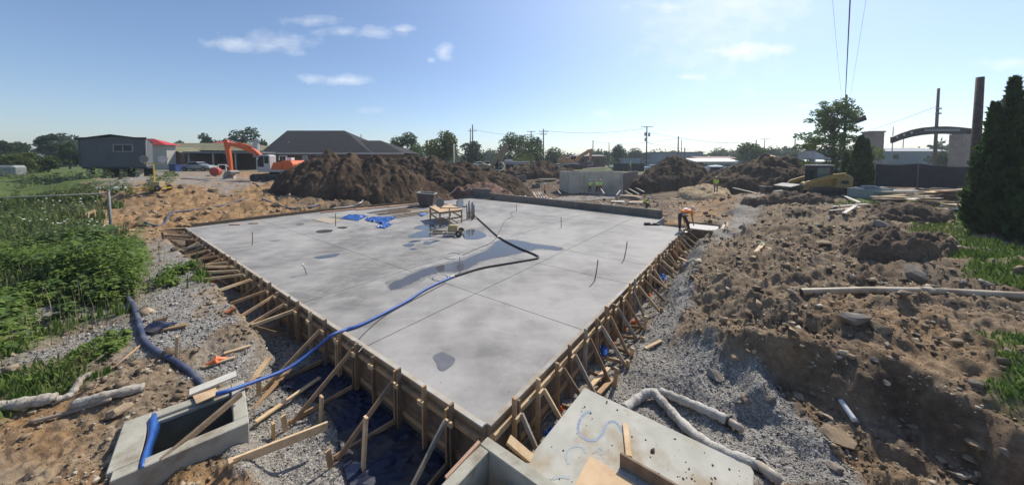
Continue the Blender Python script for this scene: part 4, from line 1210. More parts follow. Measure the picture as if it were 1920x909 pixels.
lumber((300, 622), (352, 612), None, .05, .12, .05, 'grey board scrap beside the crumpled blue sheeting', WOOD, 'board', 'board')
lumber((288, 606), (312, 600), .03, .05, .1, .1, 'dark block of timber on the left bank', WOODD, 'timber')
lumber((228, 436), (352, 431), .10, .12, .14, .04, 'long pale board from the fence post to the far form corner', WOODN, 'board', 'board')
lumber((335, 422), (378, 430), .10, .06, .10, .04, 'short board propped at the far left corner of the slab', WOODN, 'board', 'board')
mb = MB(); mb.bar(G(953, 823, -.12), G(997, 861, -.3), .15, .045, ch=.004); tag(mb.build('board', WOODN), 'fresh board between the catch basin and concrete cover slab', 'board')
mb = MB(); mb.bar(G(899, 828, -.02), G(836, 896, -.10), .05, .04, ch=.004); tag(mb.build('batten', PINK), 'reddish batten lying along the outside of the catch basin', 'batten')
lumber((1106, 746), (1141, 705), .25, .2, .1, .045, 'fresh timber leaning at the top corner of the precast cover slab', WOODN)
lumber((1122, 748), (1148, 718), .12, .1, .1, .045, 'second timber lying behind the one leaning at the lid corner', WOOD)
lumber((1411, 485), (1430, 459), .05, .05, .16, .04, 'fallen board with a green end lying on the rubble', WOODN, 'board', 'board')
lumber((1440, 465), (1454, 477), .04, .02, .14, .03, 'short scrap board next to the green ended board', WOOD, 'board', 'board')
mb = MB(); g_ = GZ_(1430, 459); mb.box(g_ + Vector((0, 0, .08)), (.17, .12, .045), rz=.6); tag(mb.build('board_end', mat('green_paint', (.12, .42, .26), (.18, .5, .3), 5, .6)), 'green painted offcut at the tip of the fallen board', 'offcut')
WEATH = mat('bleached_board', (.52, .47, .40), (.64, .60, .54), 6, .8, .15, 40, rnd=.12)
for i, (a, b, c, d, lab) in enumerate([(1556, 399, 1612, 392, 'bleached board in the fan of boards, lowest long one'), (1560, 391, 1625, 386, 'bleached board in the fan of boards, upper long one'), (1582, 404, 1606, 388, 'bleached board in the fan of boards, short steep one'), (1578, 368, 1612, 383, 'bleached board sloping away from the loader'), (1380, 364, 1476, 370, 'bleached board lying left of the loader'), (1358, 350, 1420, 365, 'bleached board at the crest of the gravel slope')]):
    lumber((a, b), (c, d), .12, .12, .18, .05, lab, WEATH, 'board', 'board')
for i, (a, b, c, d, lab) in enumerate([(382, 690, 440, 672, 'thin batten on the left bank near the orange plugs'), (420, 665, 470, 650, 'short batten lying before the left form braces'), (1210, 655, 1240, 640, 'loose batten on the gravel by the right form'), (1265, 480, 1290, 492, 'loose batten on gravel near the wooden pit'), (1255, 508, 1285, 498, 'loose batten among the far right braces')]):
    lumber((a, b), (c, d), .03, .03, .09, .04, lab, WOODN, 'batten', 'batten')
# orange plugs
for k, (px, py) in enumerate([(398, 684), (413, 677), (402, 530), (433, 585), (1052, 770), (1172, 618), (1190, 606), (1150, 652), (1215, 556)]):
    g_ = GZ_(px, py)
    mb = MB(); d_ = Vector((random.uniform(-1, 1), random.uniform(-1, 1), .35)).normalized()
    mb.tube([g_ + Vector((0, 0, .05)) - d_ * .1, g_ + Vector((0, 0, .05)) + d_ * .06, g_ + Vector((0, 0, .05)) + d_ * .062, g_ + Vector((0, 0, .05)) + d_ * .1], [.045, .045, .065, .065], 10)
    tag(mb.build('orange_plug', ORPL), 'orange plastic pipe plug ' + ['left one of two near the navy hose', 'right one of two near the navy hose', 'on the bank edge by the small green plants', 'at the bank edge beside the middle left braces', 'between the concrete cover slab and right form', 'lying below others at the right form braces', 'lying above others at the right form braces', 'nearest blue and white sheeting by the right form', 'farthest one along the right form'][k], 'pipe plug', 'orange plugs by the forms')
# old chain link fence post with its top rail
fp = GZ_(211, 463); ft = at(203, 358, fp.y)
fe = thing('fence', fp, 'bare grey fence post with a thin top rail at the weeds', 'fence')
GALV = mat('galvanised', (.15, .155, .15), (.22, .225, .22), 8, .65, metal=.2)
mb = MB(); mb.tube([fp - Vector((0, 0, .3)), ft], .05, 8); mb.build('post', GALV, fe, smooth=True)
re_ = Vector((-21.5, 10.5, ft.z - .08))
mb = MB(); mb.tube([ft - Vector((0, 0, .1)), re_], .025, 6); mb.build('rail', GALV, fe, smooth=True)
mb = MB(); mb.ball(ft, .06, 8, 6); mb.build('post_cap', GALV, fe)
# little stake frame on the orange bank
sf0, sf1 = GZ_(166, 419), GZ_(178, 413)
sf = thing('stake_frame', sf0, 'small wooden stake frame on the bank left of the fence post', 'stake frame')
for p in (sf0, sf1):
    mb = MB(); mb.bar(p - Vector((0, 0, .2)), p + Vector((0, 0, .62)), .05, .09, up=(1, 0, 0)); mb.build('stake', WOODN, sf)
mb = MB(); mb.bar(sf0 + Vector((-.12, -.03, .52)), sf1 + Vector((.12, -.03, .60)), .04, .14); mb.build('cross_board', WOODN, sf)
# wooden pit box at the right hand corner of the slab
pz = thing('wooden_pit', W(-.8, 18.8, -.9), 'timber shuttered pit beyond the right form corner under the bending worker', 'formwork pit')
def PB(nm, u0, u1, v0, v1, z0, z1, m):
    mb = MB(); mb.prism([W(u0, v0), W(u1, v0), W(u1, v1), W(u0, v1)], z0, z1); mb.build(nm, m, pz)
PB('side_board', -2.0, .0, 17.55, 17.6, -.25, .0, WOODD); PB('side_board', -2.0, .0, 17.55, 17.6, -.95, -.27, WOODD)
PB('side_board', -2.0, -1.95, 17.62, 19.8, -.6, .02, WOODD)
PB('top_board', -1.9, -1.75, 17.62, 19.9, .03, .07, WOODN); PB('top_board', -1.6, -.1, 17.62, 19.2, .0, .02, mat('pale_screed', (.5, .48, .45), (.58, .56, .52), 3, .8))
PB('side_board', -1.9, .0, 19.85, 19.9, -.6, .0, WOODD)
mb = MB(); mb.bar(W(-2.05, 17.3, -.7), W(-2.0, 19.6, .25), .1, .045); mb.build('brace', WOODN, pz)
mb = MB(); g_ = G(1222, 422, 0); mb.box(g_ + Vector((0, 0, .04)), (.9, .22, .08), rz=-.1); mb.box(g_ + Vector((-.25, .05, .11)), (.3, .2, .08), rz=.2); mb.box(g_ + Vector((.2, 0, .1)), (.22, .18, .06), rz=.5)
tag(mb.build('black_bag', BLACK), 'crumpled black bag lying on the slab near the far wall end', 'bag')
flatbar((432, 422), (452, 421.5), .0, .2, .06, 'wood_block', PINK, 'reddish wood block on slab by the far left edge, left one', 'wood block')
flatbar((468, 419.5), (486, 419), .0, .2, .06, 'wood_block', PINK, 'reddish wood block on slab by the far left edge, right one', 'wood block')
mb = MB(); mb.prism([G(586, 412, 0), G(618, 419.5, 0), G(642, 413, 0), G(610, 408, 0)], .004, .025); tag(mb.build('plywood_sheet', mat('old_ply', (.36, .30, .23), (.45, .38, .30), 6, .8)), 'faded plywood sheet lying flat on the slab beside a bar', 'plywood')

# ---- low wall behind the slab
wl = thing('low_wall', W(10, 20.8, -.8), 'low dark concrete wall along the far edge of the slab', 'wall')
p0_, p1_ = G(1240, 410, .0), G(917, 372, .0)
dirw = (p1_ - p0_).normalized(); nw = Vector((-dirw.y, dirw.x, 0))
if nw.y < 0: nw = -nw
L_ = (p1_ - p0_).length
k = 0.0
while k < L_ - .1:
    e_ = min(k + 6.0, L_)
    a_, b_ = p0_ + dirw * (k + .004), p0_ + dirw * (e_ - .004)
    mb = MB(); mb.prism([a_, b_, b_ + nw * .25, a_ + nw * .25], -1.0, .56); mb.build('wall_segment', CONC_L, wl, bevel=.012)
    k = e_
p2_ = p1_ + Vector((-1.9, 1.2, 0))
mb = MB(); mb.prism([p1_ + dirw * .004, p2_, p2_ + nw * .25, p1_ + nw * .25 + dirw * .004], -1.0, .95); mb.build('wall_return', mat('damp_wall', (.13, .125, .12), (.2, .19, .18), 2, .9), wl, bevel=.012)
# ================================================================== dirt piles
PILEM = bpy.data.materials.new('piled_soil'); PILEM.use_nodes = True
t = PILEM.node_tree; pb = t.nodes['Principled BSDF']; pb.inputs['Roughness'].default_value = .95; pb.inputs['Specular IOR Level'].default_value = .2
tcg = nd(t, 'ShaderNodeTexCoord')
nA, nB, nC = gnoise(.45, 6), gnoise(2.2, 6, .7), gnoise(12, 4, .7)
c_ = gramp(mth(t, 'ADD', mth(t, 'MULTIPLY', nA, .5), mth(t, 'MULTIPLY', nB, .5)), [(.33, (.035, .025, .018)), (.47, (.07, .048, .032)), (.56, (.115, .077, .048)), (.68, (.21, .15, .10))])
t.links.new(c_, pb.inputs['Base Color'])
bm_ = nd(t, 'ShaderNodeBump'); bm_.inputs['Strength'].default_value = .9; bm_.inputs['Distance'].default_value = .12
t.links.new(mth(t, 'ADD', nB, mth(t, 'MULTIPLY', nC, .5)), bm_.inputs['Height']); t.links.new(bm_.outputs[0], pb.inputs['Normal'])
PALEP = mat('pale_sandy_soil', (.30, .21, .12), (.42, .32, .2), 1.2, .95, .7, 6, bdist=.1)

def mound(cx, cy, rx, ry, h, rot, seed, label, m=PILEM, peaks=((0, 0, 1.0),), n=130, rough=.35, name='dirt_pile', sharp=1.25, pk=1.0):
    s = np.linspace(-1.15, 1.15, n)
    A, B = np.meshgrid(s, s, indexing='ij')
    c, sn = math.cos(rot), math.sin(rot)
    X = cx + A * rx * c - B * ry * sn; Y = cy + A * rx * sn + B * ry * c
    rr2 = np.sqrt(A * A + B * B)
    prof = np.zeros_like(A)
    for (pa, pbk, k) in peaks:
        d = np.sqrt(((A - pa)) ** 2 + ((B - pbk)) ** 2) * pk
        prof = np.maximum(prof, k * np.clip(1 - d, 0, 1) ** (1 / sharp))
    prof = prof * sstep(1.1, .75, rr2)
    prof = prof * (1 - .12 * (1 - prof))
    nz_ = billow(X, Y, .35, 5, seed, .55) * rough + billow(X, Y, 1.3, 4, seed + 9, .6) * rough * .42
    Zg = Hs(X, Y)
    Z = Zg - .35 + h * prof + (nz_ + .35) * sstep(.0, .25, prof) + .28 * sstep(0, .12, prof)
    ok = sstep(0, .02, prof)
    Z = np.where(prof > 0.002, Z, Zg - .5)
    idx = np.arange(n * n).reshape(n, n)
    F = np.stack([idx[:-1, :-1], idx[1:, :-1], idx[1:, 1:], idx[:-1, 1:]], -1).reshape(-1, 4)
    V = np.stack([X - cx, Y - cy, Z], -1).reshape(-1, 3)
    keep = (prof.reshape(-1)[F].max(1) > .002)
    o = np_mesh(name, V, F[keep], m, smooth=True); o.location = (cx, cy, 0)
    return tag(o, label, 'dirt pile')
mound(-14.0, 31.8, 9.8, 7.0, 3.75, R(4), 101, 'biggest dark brown dirt pile, behind the slab in front of the dark roof', peaks=((-.40, 0, 1.0), (-.2, .03, .98), (.03, .05, .95), (.25, .08, .82), (.45, .1, .55)), n=200, rough=.3, pk=1.75)
mound(-8.5, 41, 11.5, 5.0, 4.6, R(-3), 111, 'long dark dirt pile behind and right of the biggest one', peaks=((-.35, 0, .92), (-.1, 0, .9), (.15, 0, .88), (.36, 0, .74), (.58, 0, .52)), n=140)
mound(4.5, 58, 8, 4, 2.6, 0, 121, 'low dark dirt pile left of the grey foundation walls', peaks=((.1, 0, 1.0), (-.3, 0, .8), (.45, 0, .7)), n=90)
mound(23.5, 47.5, 6.6, 4.6, 4.3, R(10), 131, 'brown dirt pile on the left side of the dirt ramp', peaks=((0, 0, 1.0), (.25, 0, .92), (-.25, 0, .75)), n=110)
mound(32.5, 41.0, 8.6, 5.5, 4.0, R(-8), 141, 'brown dirt pile on the right side of the dirt ramp behind the loader', peaks=((.0, 0, 1.0), (.28, 0, .88), (-.3, 0, .78)), n=120)
mound(23.6, 39.5, 3.2, 5.2, .9, R(-28), 151, 'pale straw coloured ramp of soil between two dirt piles', PALEP, n=110, rough=.2, name='soil_ramp')
mound(21.4, 25.0, 3.4, 1.5, .6, R(-15), 161, 'grey brown heap of rubble in front of the yellow loader', gm, n=80, rough=.22)
mound(-3.2, 36.5, 4.0, 2.4, 1.6, 0, 171, 'reddish rubble heap behind the left end of low wall', mat('red_soil', (.14, .075, .055), (.24, .15, .11), 2, .95, .8, 10, bdist=.1), n=70, rough=.3)
mound(13.7, 11.3, 2.6, 1.3, .38, R(20), 181, 'grey lumpy soil heap on the rubble right of the slab', gm, n=120, rough=.30)
mound(21.5, 17.3, 2.4, 1.3, .6, R(5), 191, 'dark lumpy soil heap left of the tall cypress', gm, n=70, rough=.2)

# ================================================================== people
SKIN = mat('skin', (.42, .26, .18), (.48, .30, .21), 6, .6)
HIVIS = mat('lime_hi_vis', (.42, .80, .04), (.50, .86, .08), 4, .7)
HIOR = mat('orange_hi_vis', (.78, .20, .03), (.82, .26, .05), 4, .7)
JEAN = mat('dark_trousers', (.03, .035, .045), (.05, .055, .07), 5, .9)
JEANB = mat('grey_trousers', (.16, .15, .14), (.22, .21, .20), 5, .9)
BOOT = mat('brown_boots', (.10, .07, .05), (.14, .10, .07), 8, .8)
HATW = mat('white_hat', (.75, .75, .73), None, rough=.4)
HATY = mat('yellow_hat', (.75, .60, .08), None, rough=.4)
HATB = mat('blue_hat', (.25, .42, .60), None, rough=.4)

def skin(name, verts, edges, radii, m, parent, root=0, sub=2):
    me = bpy.data.meshes.new(name); me.from_pydata([tuple(v) for v in verts], edges, [])
    o = bpy.data.objects.new(name, me); COL.objects.link(o)
    sk = o.modifiers.new('skin', 'SKIN'); sk.use_smooth_shade = True
    for i, r_ in enumerate(radii):
        d = me.skin_vertices[0].data[i]
        d.radius = (r_, r_) if isinstance(r_, float) else r_
        d.use_root = (i == root)
    sb = o.modifiers.new('sub', 'SUBSURF'); sb.levels = sub; sb.render_levels = sub
    dg = bpy.context.evaluated_depsgraph_get(); dg.update()
    m2 = bpy.data.meshes.new_from_object(o.evaluated_get(dg))
    o.modifiers.clear(); o.data = m2; bpy.data.meshes.remove(me)
    m2.materials.clear(); m2.materials.append(m)
    m2.name = name
    o.parent = parent
    return o

def person(loc, face, pose, label, vest, hat, trousers=JEAN, group=None, bend=0.0, crouch=0.0, armdown=0.0, stride=.10, scale=1.0):
    """face: direction looked at (radians from +Y, clockwise); bend: torso lean forward (rad); crouch: 0..1"""
    root = thing('person', loc, label, 'person', group)
    root.rotation_euler = (0, 0, -face); root.scale = (scale,) * 3
    V3 = Vector
    hipz = .92 - .45 * crouch; hipy = -.10 * crouch - .22 * math.sin(bend) * (1 - crouch * .5)
    pel = V3((0, hipy, hipz))
    q = Matrix.Rotation(-bend, 3, 'X')          # leans towards +Y
    T = lambda x, y, z: pel + q @ V3((x, y, z))
    waist, chest, neck0, head0, head1 = T(0, 0, .16), T(0, 0, .36), T(0, 0, .53), None, None
    q2 = Matrix.Rotation(-bend * .75, 3, 'X')
    head0 = neck0 + q2 @ V3((0, .02, .09)); head1 = head0 + q2 @ V3((0, .03, .13))
    body_v, body_e, body_r = [], [], []
    def av(p, r_, par=None):
        body_v.append(p); body_r.append(r_)
        if par is not None: body_e.append((par, len(body_v) - 1))
        return len(body_v) - 1
    ip = av(pel, (.155, .115)); iw = av(waist, (.14, .105), ip); ic = av(chest, (.165, .115), iw); inn = av(neck0, .06, ic); ih0 = av(head0, (.07, .085), inn); ih1 = av(head1, (.075, .09), ih0)
    ino = av((head0 + head1) / 2 + q2 @ V3((0, .105, -.03)), .018, ih0)
    joints = {}
    for s in (-1, 1):
        sh = T(.19 * s, 0, .45)
        drop = V3((0, 0, -1)); dirn = (q @ V3((0, 0, -1))) * (1 - armdown) + drop * armdown
        el = sh + (dirn + V3((.18 * s, -.05 + .25 * crouch, 0))).normalized() * .29
        wr = el + (dirn + V3((.02 * s, .28 + .2 * crouch, 0))).normalized() * .25
        ish = av(sh, .058, ic); iel = av(el, .042, ish); iwr = av(wr, .03, iel)
        hd = (wr - el).normalized(); pm = wr + hd * .07; ipm = av(pm, (.035, .02), iwr)
        sd_ = V3((1, 0, 0))
        for f_, (off, ln) in enumerate(((-.028, .065), (-.01, .078), (.01, .072), (.027, .055))):
            k1 = pm + hd * (.035 + ln * .4) + sd_ * off; k2 = k1 + (hd + V3((0, .35, 0))).normalized() * ln * .55
            i1 = av(k1, .009, ipm); av(k2, .008, i1)
        t1 = wr + hd * .04 + V3((0, .035, 0)); i1 = av(t1, .011, iwr); av(t1 + hd * .04 + V3((0, .02, 0)), .009, i1)
        hip = pel + V3((.095 * s, 0, -.05))
        foot = V3((.13 * s, stride * s, .07))
        kn = (hip + foot) / 2 + V3((.03 * s, .04 + .42 * crouch, .12 * crouch))
        ihp = av(hip, .088, ip); ikn = av(kn, .06, ihp); ian = av(foot, .042, ikn); ito = av(foot + V3((.02 * s, .15, -.035)), .035, ian)
        joints[s] = (sh, el, wr, hip, kn, foot)
    skin('body', body_v, body_e, body_r, SKIN, root)
    # clothes
    v = [pel + q @ V3((0, 0, .0)), waist, chest, neck0 - q @ V3((0, 0, .04))]; e = [(0, 1), (1, 2), (2, 3)]; r_ = [(.168, .13), (.155, .12), (.19, .135), (.085, .075)]
    for s in (-1, 1):
        sh, el = joints[s][:2]
        v += [sh, sh + (el - sh) * .8]; k = len(v); e += [(2, k - 2), (k - 2, k - 1)]; r_ += [.076, .062]
    skin('vest', v, e, r_, vest, root)
    v = [pel + V3((0, 0, .06)), pel]; e = [(0, 1)]; r_ = [(.16, .12), (.168, .13)]
    for s in (-1, 1):
        hip, kn, foot = joints[s][3:]
        v += [hip, kn, foot + V3((0, 0, .03))]; k = len(v); e += [(1, k - 3), (k - 3, k - 2), (k - 2, k - 1)]; r_ += [.102, .074, .062]
    skin('trousers', v, e, r_, trousers, root)
    for s in (-1, 1):
        foot = joints[s][5]
        mb = MB(); mb.ball(V3((foot.x + .015 * s, foot.y + .06, .05)), .1, 10, 6, (.5, 1.35, .52)); o = mb.build('boot', BOOT, None, smooth=True); o.parent = root; o.location = V3(o.location)
    up_ = (q2 @ V3((0, 0, 1)))
    hc = head1 + up_ * .02
    rot = q2
    vs, fs = [], []
    mb = MB(); mb.ball((0, 0, 0), .125, 12, 8, (.92, 1.1, .95))
    mb.v = [p for p in mb.v]; keepv = [hc + rot @ V3((p[0], p[1], max(p[2], 0))) for p in mb.v]; mb.v = keepv
    mb.ball((0, 0, 0), .16, 12, 4, (.9, 1.2, .06)); mb.v = keepv + [hc + rot @ (V3(p) + V3((0, .03, .0))) for p in mb.v[len(keepv):]]
    o = mb.build('hard_hat', hat, None, smooth=True); o.parent = root
    mb = MB()
    for k in (0,):
        bk = T(.0, -.145, .33); n_ = q @ V3((0, -1, 0))
        mb.box(bk, (.16, .012, .2), rot=q)
    o = mb.build('back_patch', mat('pale_patch', (.55, .60, .72), (.62, .66, .75), 5, .6) if vest is HIOR else mat('silver_tape', (.6, .6, .58), None, rough=.4), None); o.parent = root
    return root
def standat(px, py, z=None):
    return GZ_(px, py, z)
pp = G(1283, 435, 0); person((pp.x, pp.y, .02), R(66), '', 'person in an orange vest bent double at the right hand corner of the slab', HIOR, HATW, JEAN, bend=R(80), armdown=1.0, stride=.16, scale=1.15)
person(at(1342, 361, 35.5), R(200), '', 'person in a lime top standing in front of the truck on the dirt ramp', HIVIS, HATW, JEANB)
person(standat(1211, 392), R(160), '', 'person in lime with a blue hard hat crouching behind the low wall', HIVIS, HATB, JEAN, bend=R(50), crouch=.8, armdown=.7)
person(at(1106, 361, 44.2), R(10), '', 'person in lime beside the foundation wall, apart from two others', HIVIS, HATB, JEAN)
person(at(1119, 361, 44.0), R(-30), '', 'person in lime, left one of two close together at the foundation wall', HIVIS, HATY, JEAN, bend=R(20))
person(at(1126, 361, 43.6), R(20), '', 'person in lime, right one of two close together at the foundation wall', HIVIS, HATW, JEAN, bend=R(12))
person(standat(1021, 369), R(80), '', 'person in an orange red vest standing upright by a post behind the low wall', HIOR, HATW, JEAN)
person(standat(953, 364), R(120), '', 'person in orange with a yellow hard hat crouching behind the low wall', HIOR, HATY, JEAN, bend=R(40), crouch=.7, armdown=.6)
person(standat(971, 362), R(90), '', 'person in dark clothes with a white hard hat bending behind the low wall', mat('dark_shirt', (.06, .05, .05), None, rough=.9), HATW, JEAN, bend=R(55), crouch=.3, armdown=.8)
person(at(991, 325, 58), R(30), '', 'person in pale green standing left of another at the far white trailer', HIVIS, HATW, JEAN)
person(at(1002, 320, 60), R(-20), '', 'person in pale green standing by parked cars near the far white trailer', HIVIS, HATW, JEAN)
person(at(1379, 330, 43), R(190), '', 'person in lime standing right of the truck at the top of the ramp', HIVIS, HATW, JEANB)
person(at(1182, 320, 62), R(90), '', 'tiny person in lime beyond the foundation walls at right', HIVIS, HATW, JEANB)
mb = MB(); g_ = standat(1016, 369); mb.bar(g_ - Vector((0, 0, .2)), g_ + Vector((0, 0, 1.9)), .1, .1, up=(1, 0, 0)); tag(mb.build('wooden_post', WEATH), 'pale wooden post beside the orange vested person standing behind the wall', 'post')

# ================================================================== foundation walls and timber in the pit
fx = thing('foundation_walls', at(1120, 362, 47), 'tall grey concrete foundation walls standing in the excavated pit', 'foundation')
FW = mat('new_wall_concrete', (.46, .42, .35), (.54, .49, .41), .8, .9, .2, 12, c3=(.29, .27, .24), s3=.3)
def fwall(nm, pxa, pxb, ya, yb, top, bot, th, m=FW, par=fx):
    a_, b_ = at(pxa, 340, ya), at(pxb, 340, yb)
    d_ = (Vector((b_.x, b_.y, 0)) - Vector((a_.x, a_.y, 0))).normalized(); n_ = Vector((-d_.y, d_.x, 0)) * th
    if n_.y < 0: n_ = -n_
    mb = MB(); mb.prism([(a_.x, a_.y), (b_.x, b_.y), (b_.x + n_.x, b_.y + n_.y), (a_.x + n_.x, a_.y + n_.y)], bot, top); return mb.build(nm, m, par)
ft_z = at(1100, 322.5, 46).z
fwall('wall', 1049, 1065.5, 48.6, 46.2, ft_z + .02, -1.6, .25)
fwall('wall', 1066, 1086, 46.0, 45.8, ft_z, -1.6, .25)
fwall('wall', 1086.2, 1130, 46.2, 45.9, ft_z - .02, -1.6, .25)
fwall('wall', 1130.3, 1150, 45.6, 45.2, ft_z + .01, -1.6, .25)
fwall('wall', 1150.2, 1168.5, 45.0, 44.5, ft_z + .03, -1.6, .3)
fwall('wall', 1170, 1196, 44.6, 53.5, ft_z - .1, -1.6, .3, mat('dark_wall', (.045, .047, .05), (.08, .08, .085), 1, .8))  # this wall gets a much darker colour than the others
fwall('panel', 1088, 1092, 45.9, 45.9, ft_z - .2, ft_z - 1.95, .08); fwall('panel', 1098, 1102, 45.9, 45.9, ft_z - .2, ft_z - 1.95, .08)
fwall('ledge', 1087, 1130, 45.85, 45.6, ft_z - 1.9, ft_z - 2.05, .3)
fwall('wall', 1052, 1150, 53.0, 54.5, ft_z - .1, -1.6, .25)
fwall('trench_form', 1080, 1165, 43.2, 42.6, -1.05, -1.9, .1, WOODD)
for i, (a, b, c, d, ya, yb) in enumerate([(1163, 357, 1156, 366, 43, 41), (1172, 358, 1186, 366, 44, 40.5), (1180, 354, 1198, 364, 45, 41), (1192, 352, 1208, 360, 46, 42), (1126, 353, 1133, 363, 43.6, 41), (1046, 357, 1051, 363, 44.5, 42.5)]):
    mb = MB(); mb.bar(at(a, b, ya), at(c, d, yb), .1, .1); mb.build('brace', WEATH, fx)
fr = thing('slanted_forms', GZ_(990, 368), 'row of pale slanted boards bracing a trench behind the low wall', 'formwork')
for k in range(13):
    px = 961 + k * 4.8
    mb = MB(); mb.bar(GZ_(px, 365) + Vector((0, 0, .35)), GZ_(px + 7, 371.5) + Vector((0, 0, .05)), .16, .06); mb.build('board', WEATH if k % 3 else PINK, fr)
rnd = random.Random(31)
sc = [(1165, 372, 1200, 376, 'pale plywood sheets dumped in the pit, largest stack', 5), (1148, 379, 1172, 381, 'tan plywood sheet lying near the low wall', 1), (1182, 381, 1204, 383, 'pale board stack just left of the crouching lime person', 2), (1060, 356, 1108, 353, 'long pale boards in front of the foundation walls', 3), (928, 352, 948, 349, 'pale boards on the red rubble heap', 3), (872, 349, 892, 350, 'white boards on the dark bank behind the slab', 2), (905, 340, 925, 338, 'pale planks below the tan excavator', 3), (1010, 340, 1040, 338, 'weathered planks left of the foundation walls', 4), (1215, 352, 1240, 350, 'pale boards at the foot of the ramp side pile', 3), (1100, 318, 1140, 317, 'boards stacked on the ground behind the foundation walls', 4)]
for (a, b, c, d, lab, n_) in sc:
    ls = thing('board_stack', GZ_((a + c) / 2, (b + d) / 2), lab, 'boards')
    for k in range(n_):
        p, q_ = GZ_(a + rnd.uniform(-3, 3), b), GZ_(c + rnd.uniform(-3, 3), d)
        zz = max(p.z, q_.z) + .10 + .07 * k; mb = MB(); mb.bar(Vector((p.x, p.y, zz)), Vector((q_.x, q_.y, zz + rnd.uniform(-.05, .1))), rnd.uniform(.5, 1.0), .05); mb.build('board', [WEATH, PLY, WEATH][k % 3], ls)
for k, (a, b, c, d, lab) in enumerate([(838, 368, 856, 354, 'grey prop leaning behind the work table, leaning right'), (865, 355, 877, 364, 'grey prop leaning behind the work table, leaning left'), (985, 355, 1000, 338, 'dark ramp board rising left of the foundation')]):
    p, q_ = GZ_(a, b), None
    q_ = at(c, d, p.y + .5); mb = MB(); mb.bar(p if b > d else at(a, b, GZ_(c, d).y), q_ if b > d else GZ_(c, d), .09, .06); tag(mb.build('prop', WEATH if k < 2 else WOODD), lab, 'timber')
SCR = ['just behind the low wall left end', 'below the slanted board row', 'right of the slanted board row', 'in front of the foundation walls', 'between plywood stack and low wall', 'right of the plywood stack', 'at the foot of the ramp side pile', 'below the crouching lime person']
SCX = [(925, 362), (985, 378), (1040, 374), (1110, 372), (1140, 385), (1215, 376), (1255, 372), (1225, 400)]
for k in range(24):
    px, py = SCX[k // 3][0] + rnd.uniform(-16, 16), SCX[k // 3][1] + rnd.uniform(-4, 4)
    g_ = GZ_(px, py)
    if uv_of(g_.x, g_.y)[1] < 21.5: continue
    a_ = rnd.uniform(0, 3.1); l_ = rnd.uniform(.4, 1.1); d_ = Vector((math.cos(a_), math.sin(a_), rnd.uniform(-.05, .2)))
    mb = MB(); mb.bar(g_ + Vector((0, 0, .08)) - d_ * l_, g_ + Vector((0, 0, .08)) + d_ * l_, .16, .05); lab_ = '%s scrap board %s' % (['pale', 'reddish', 'brown'][k % 3], SCR[k // 3] if k < 24 else 'farthest right behind the low wall' if k == 24 else 'nearest the ramp foot')
    tag(mb.build('scrap_board', (WEATH, PINK, WOOD)[k % 3]), lab_, 'board', 'scrap boards behind the low wall')

# ================================================================== machines
TRACK = mat('track_steel', (.05, .045, .04), (.10, .085, .07), 8, .7)
DARKM = mat('dark_machine', (.02, .02, .022), (.04, .04, .042), 6, .6)
CABG = mat('cab_grey', (.42, .43, .43), (.5, .51, .5), 6, .5)
def prof_part(root, nm, pts, y0, y1, m, bevel=0.0):
    mb = MB(); mb.extr([Vector((a, y0, b)) for a, b in pts], (0, y1 - y0, 0)); o = mb.build(nm, m, None, bevel=bevel)
    o.parent = root; return o
def loc_part(root, nm, mb, m, smooth=False, bevel=0.0):
    o = mb.build(nm, m, None, smooth=smooth, bevel=bevel); o.parent = root; return o
def track_unit(root, x0, x1, y0, y1, r_):
    pts = []
    for k in range(9): a = PI / 2 + PI * k / 8; pts.append((x0 + r_ + r_ * math.cos(a), r_ + r_ * math.sin(a)))
    for k in range(9): a = -PI / 2 + PI * k / 8; pts.append((x1 - r_ + r_ * math.cos(a), r_ + r_ * math.sin(a)))
    o = prof_part(root, 'track', pts, y0, y1, TRACK)
    n_ = 5
    for k in range(n_):
        x = x0 + r_ + (x1 - x0 - 2 * r_) * k / (n_ - 1)
        mb = MB(); mb.cyl((x, y0 - .03, r_), (x, y1 + .03, r_), r_ * .55, 12); w_ = loc_part(root, 'roller', mb, DARKM)
def arm_poly(root, nm, pts, wd, y0, y1, m):
    """tapered plate boom following pts [(x, z, half depth)]"""
    top, bot = [], []
    for i, (x, z, hw) in enumerate(pts):
        a = pts[max(i - 1, 0)]; b = pts[min(i + 1, len(pts) - 1)]
        d = Vector((b[0] - a[0], b[1] - a[1])).normalized(); n_ = Vector((-d.y, d.x))
        top.append((x + n_.x * hw, z + n_.y * hw)); bot.append((x - n_.x * hw, z - n_.y * hw))
    return prof_part(root, nm, top + bot[::-1], y0, y1, m, bevel=.02)
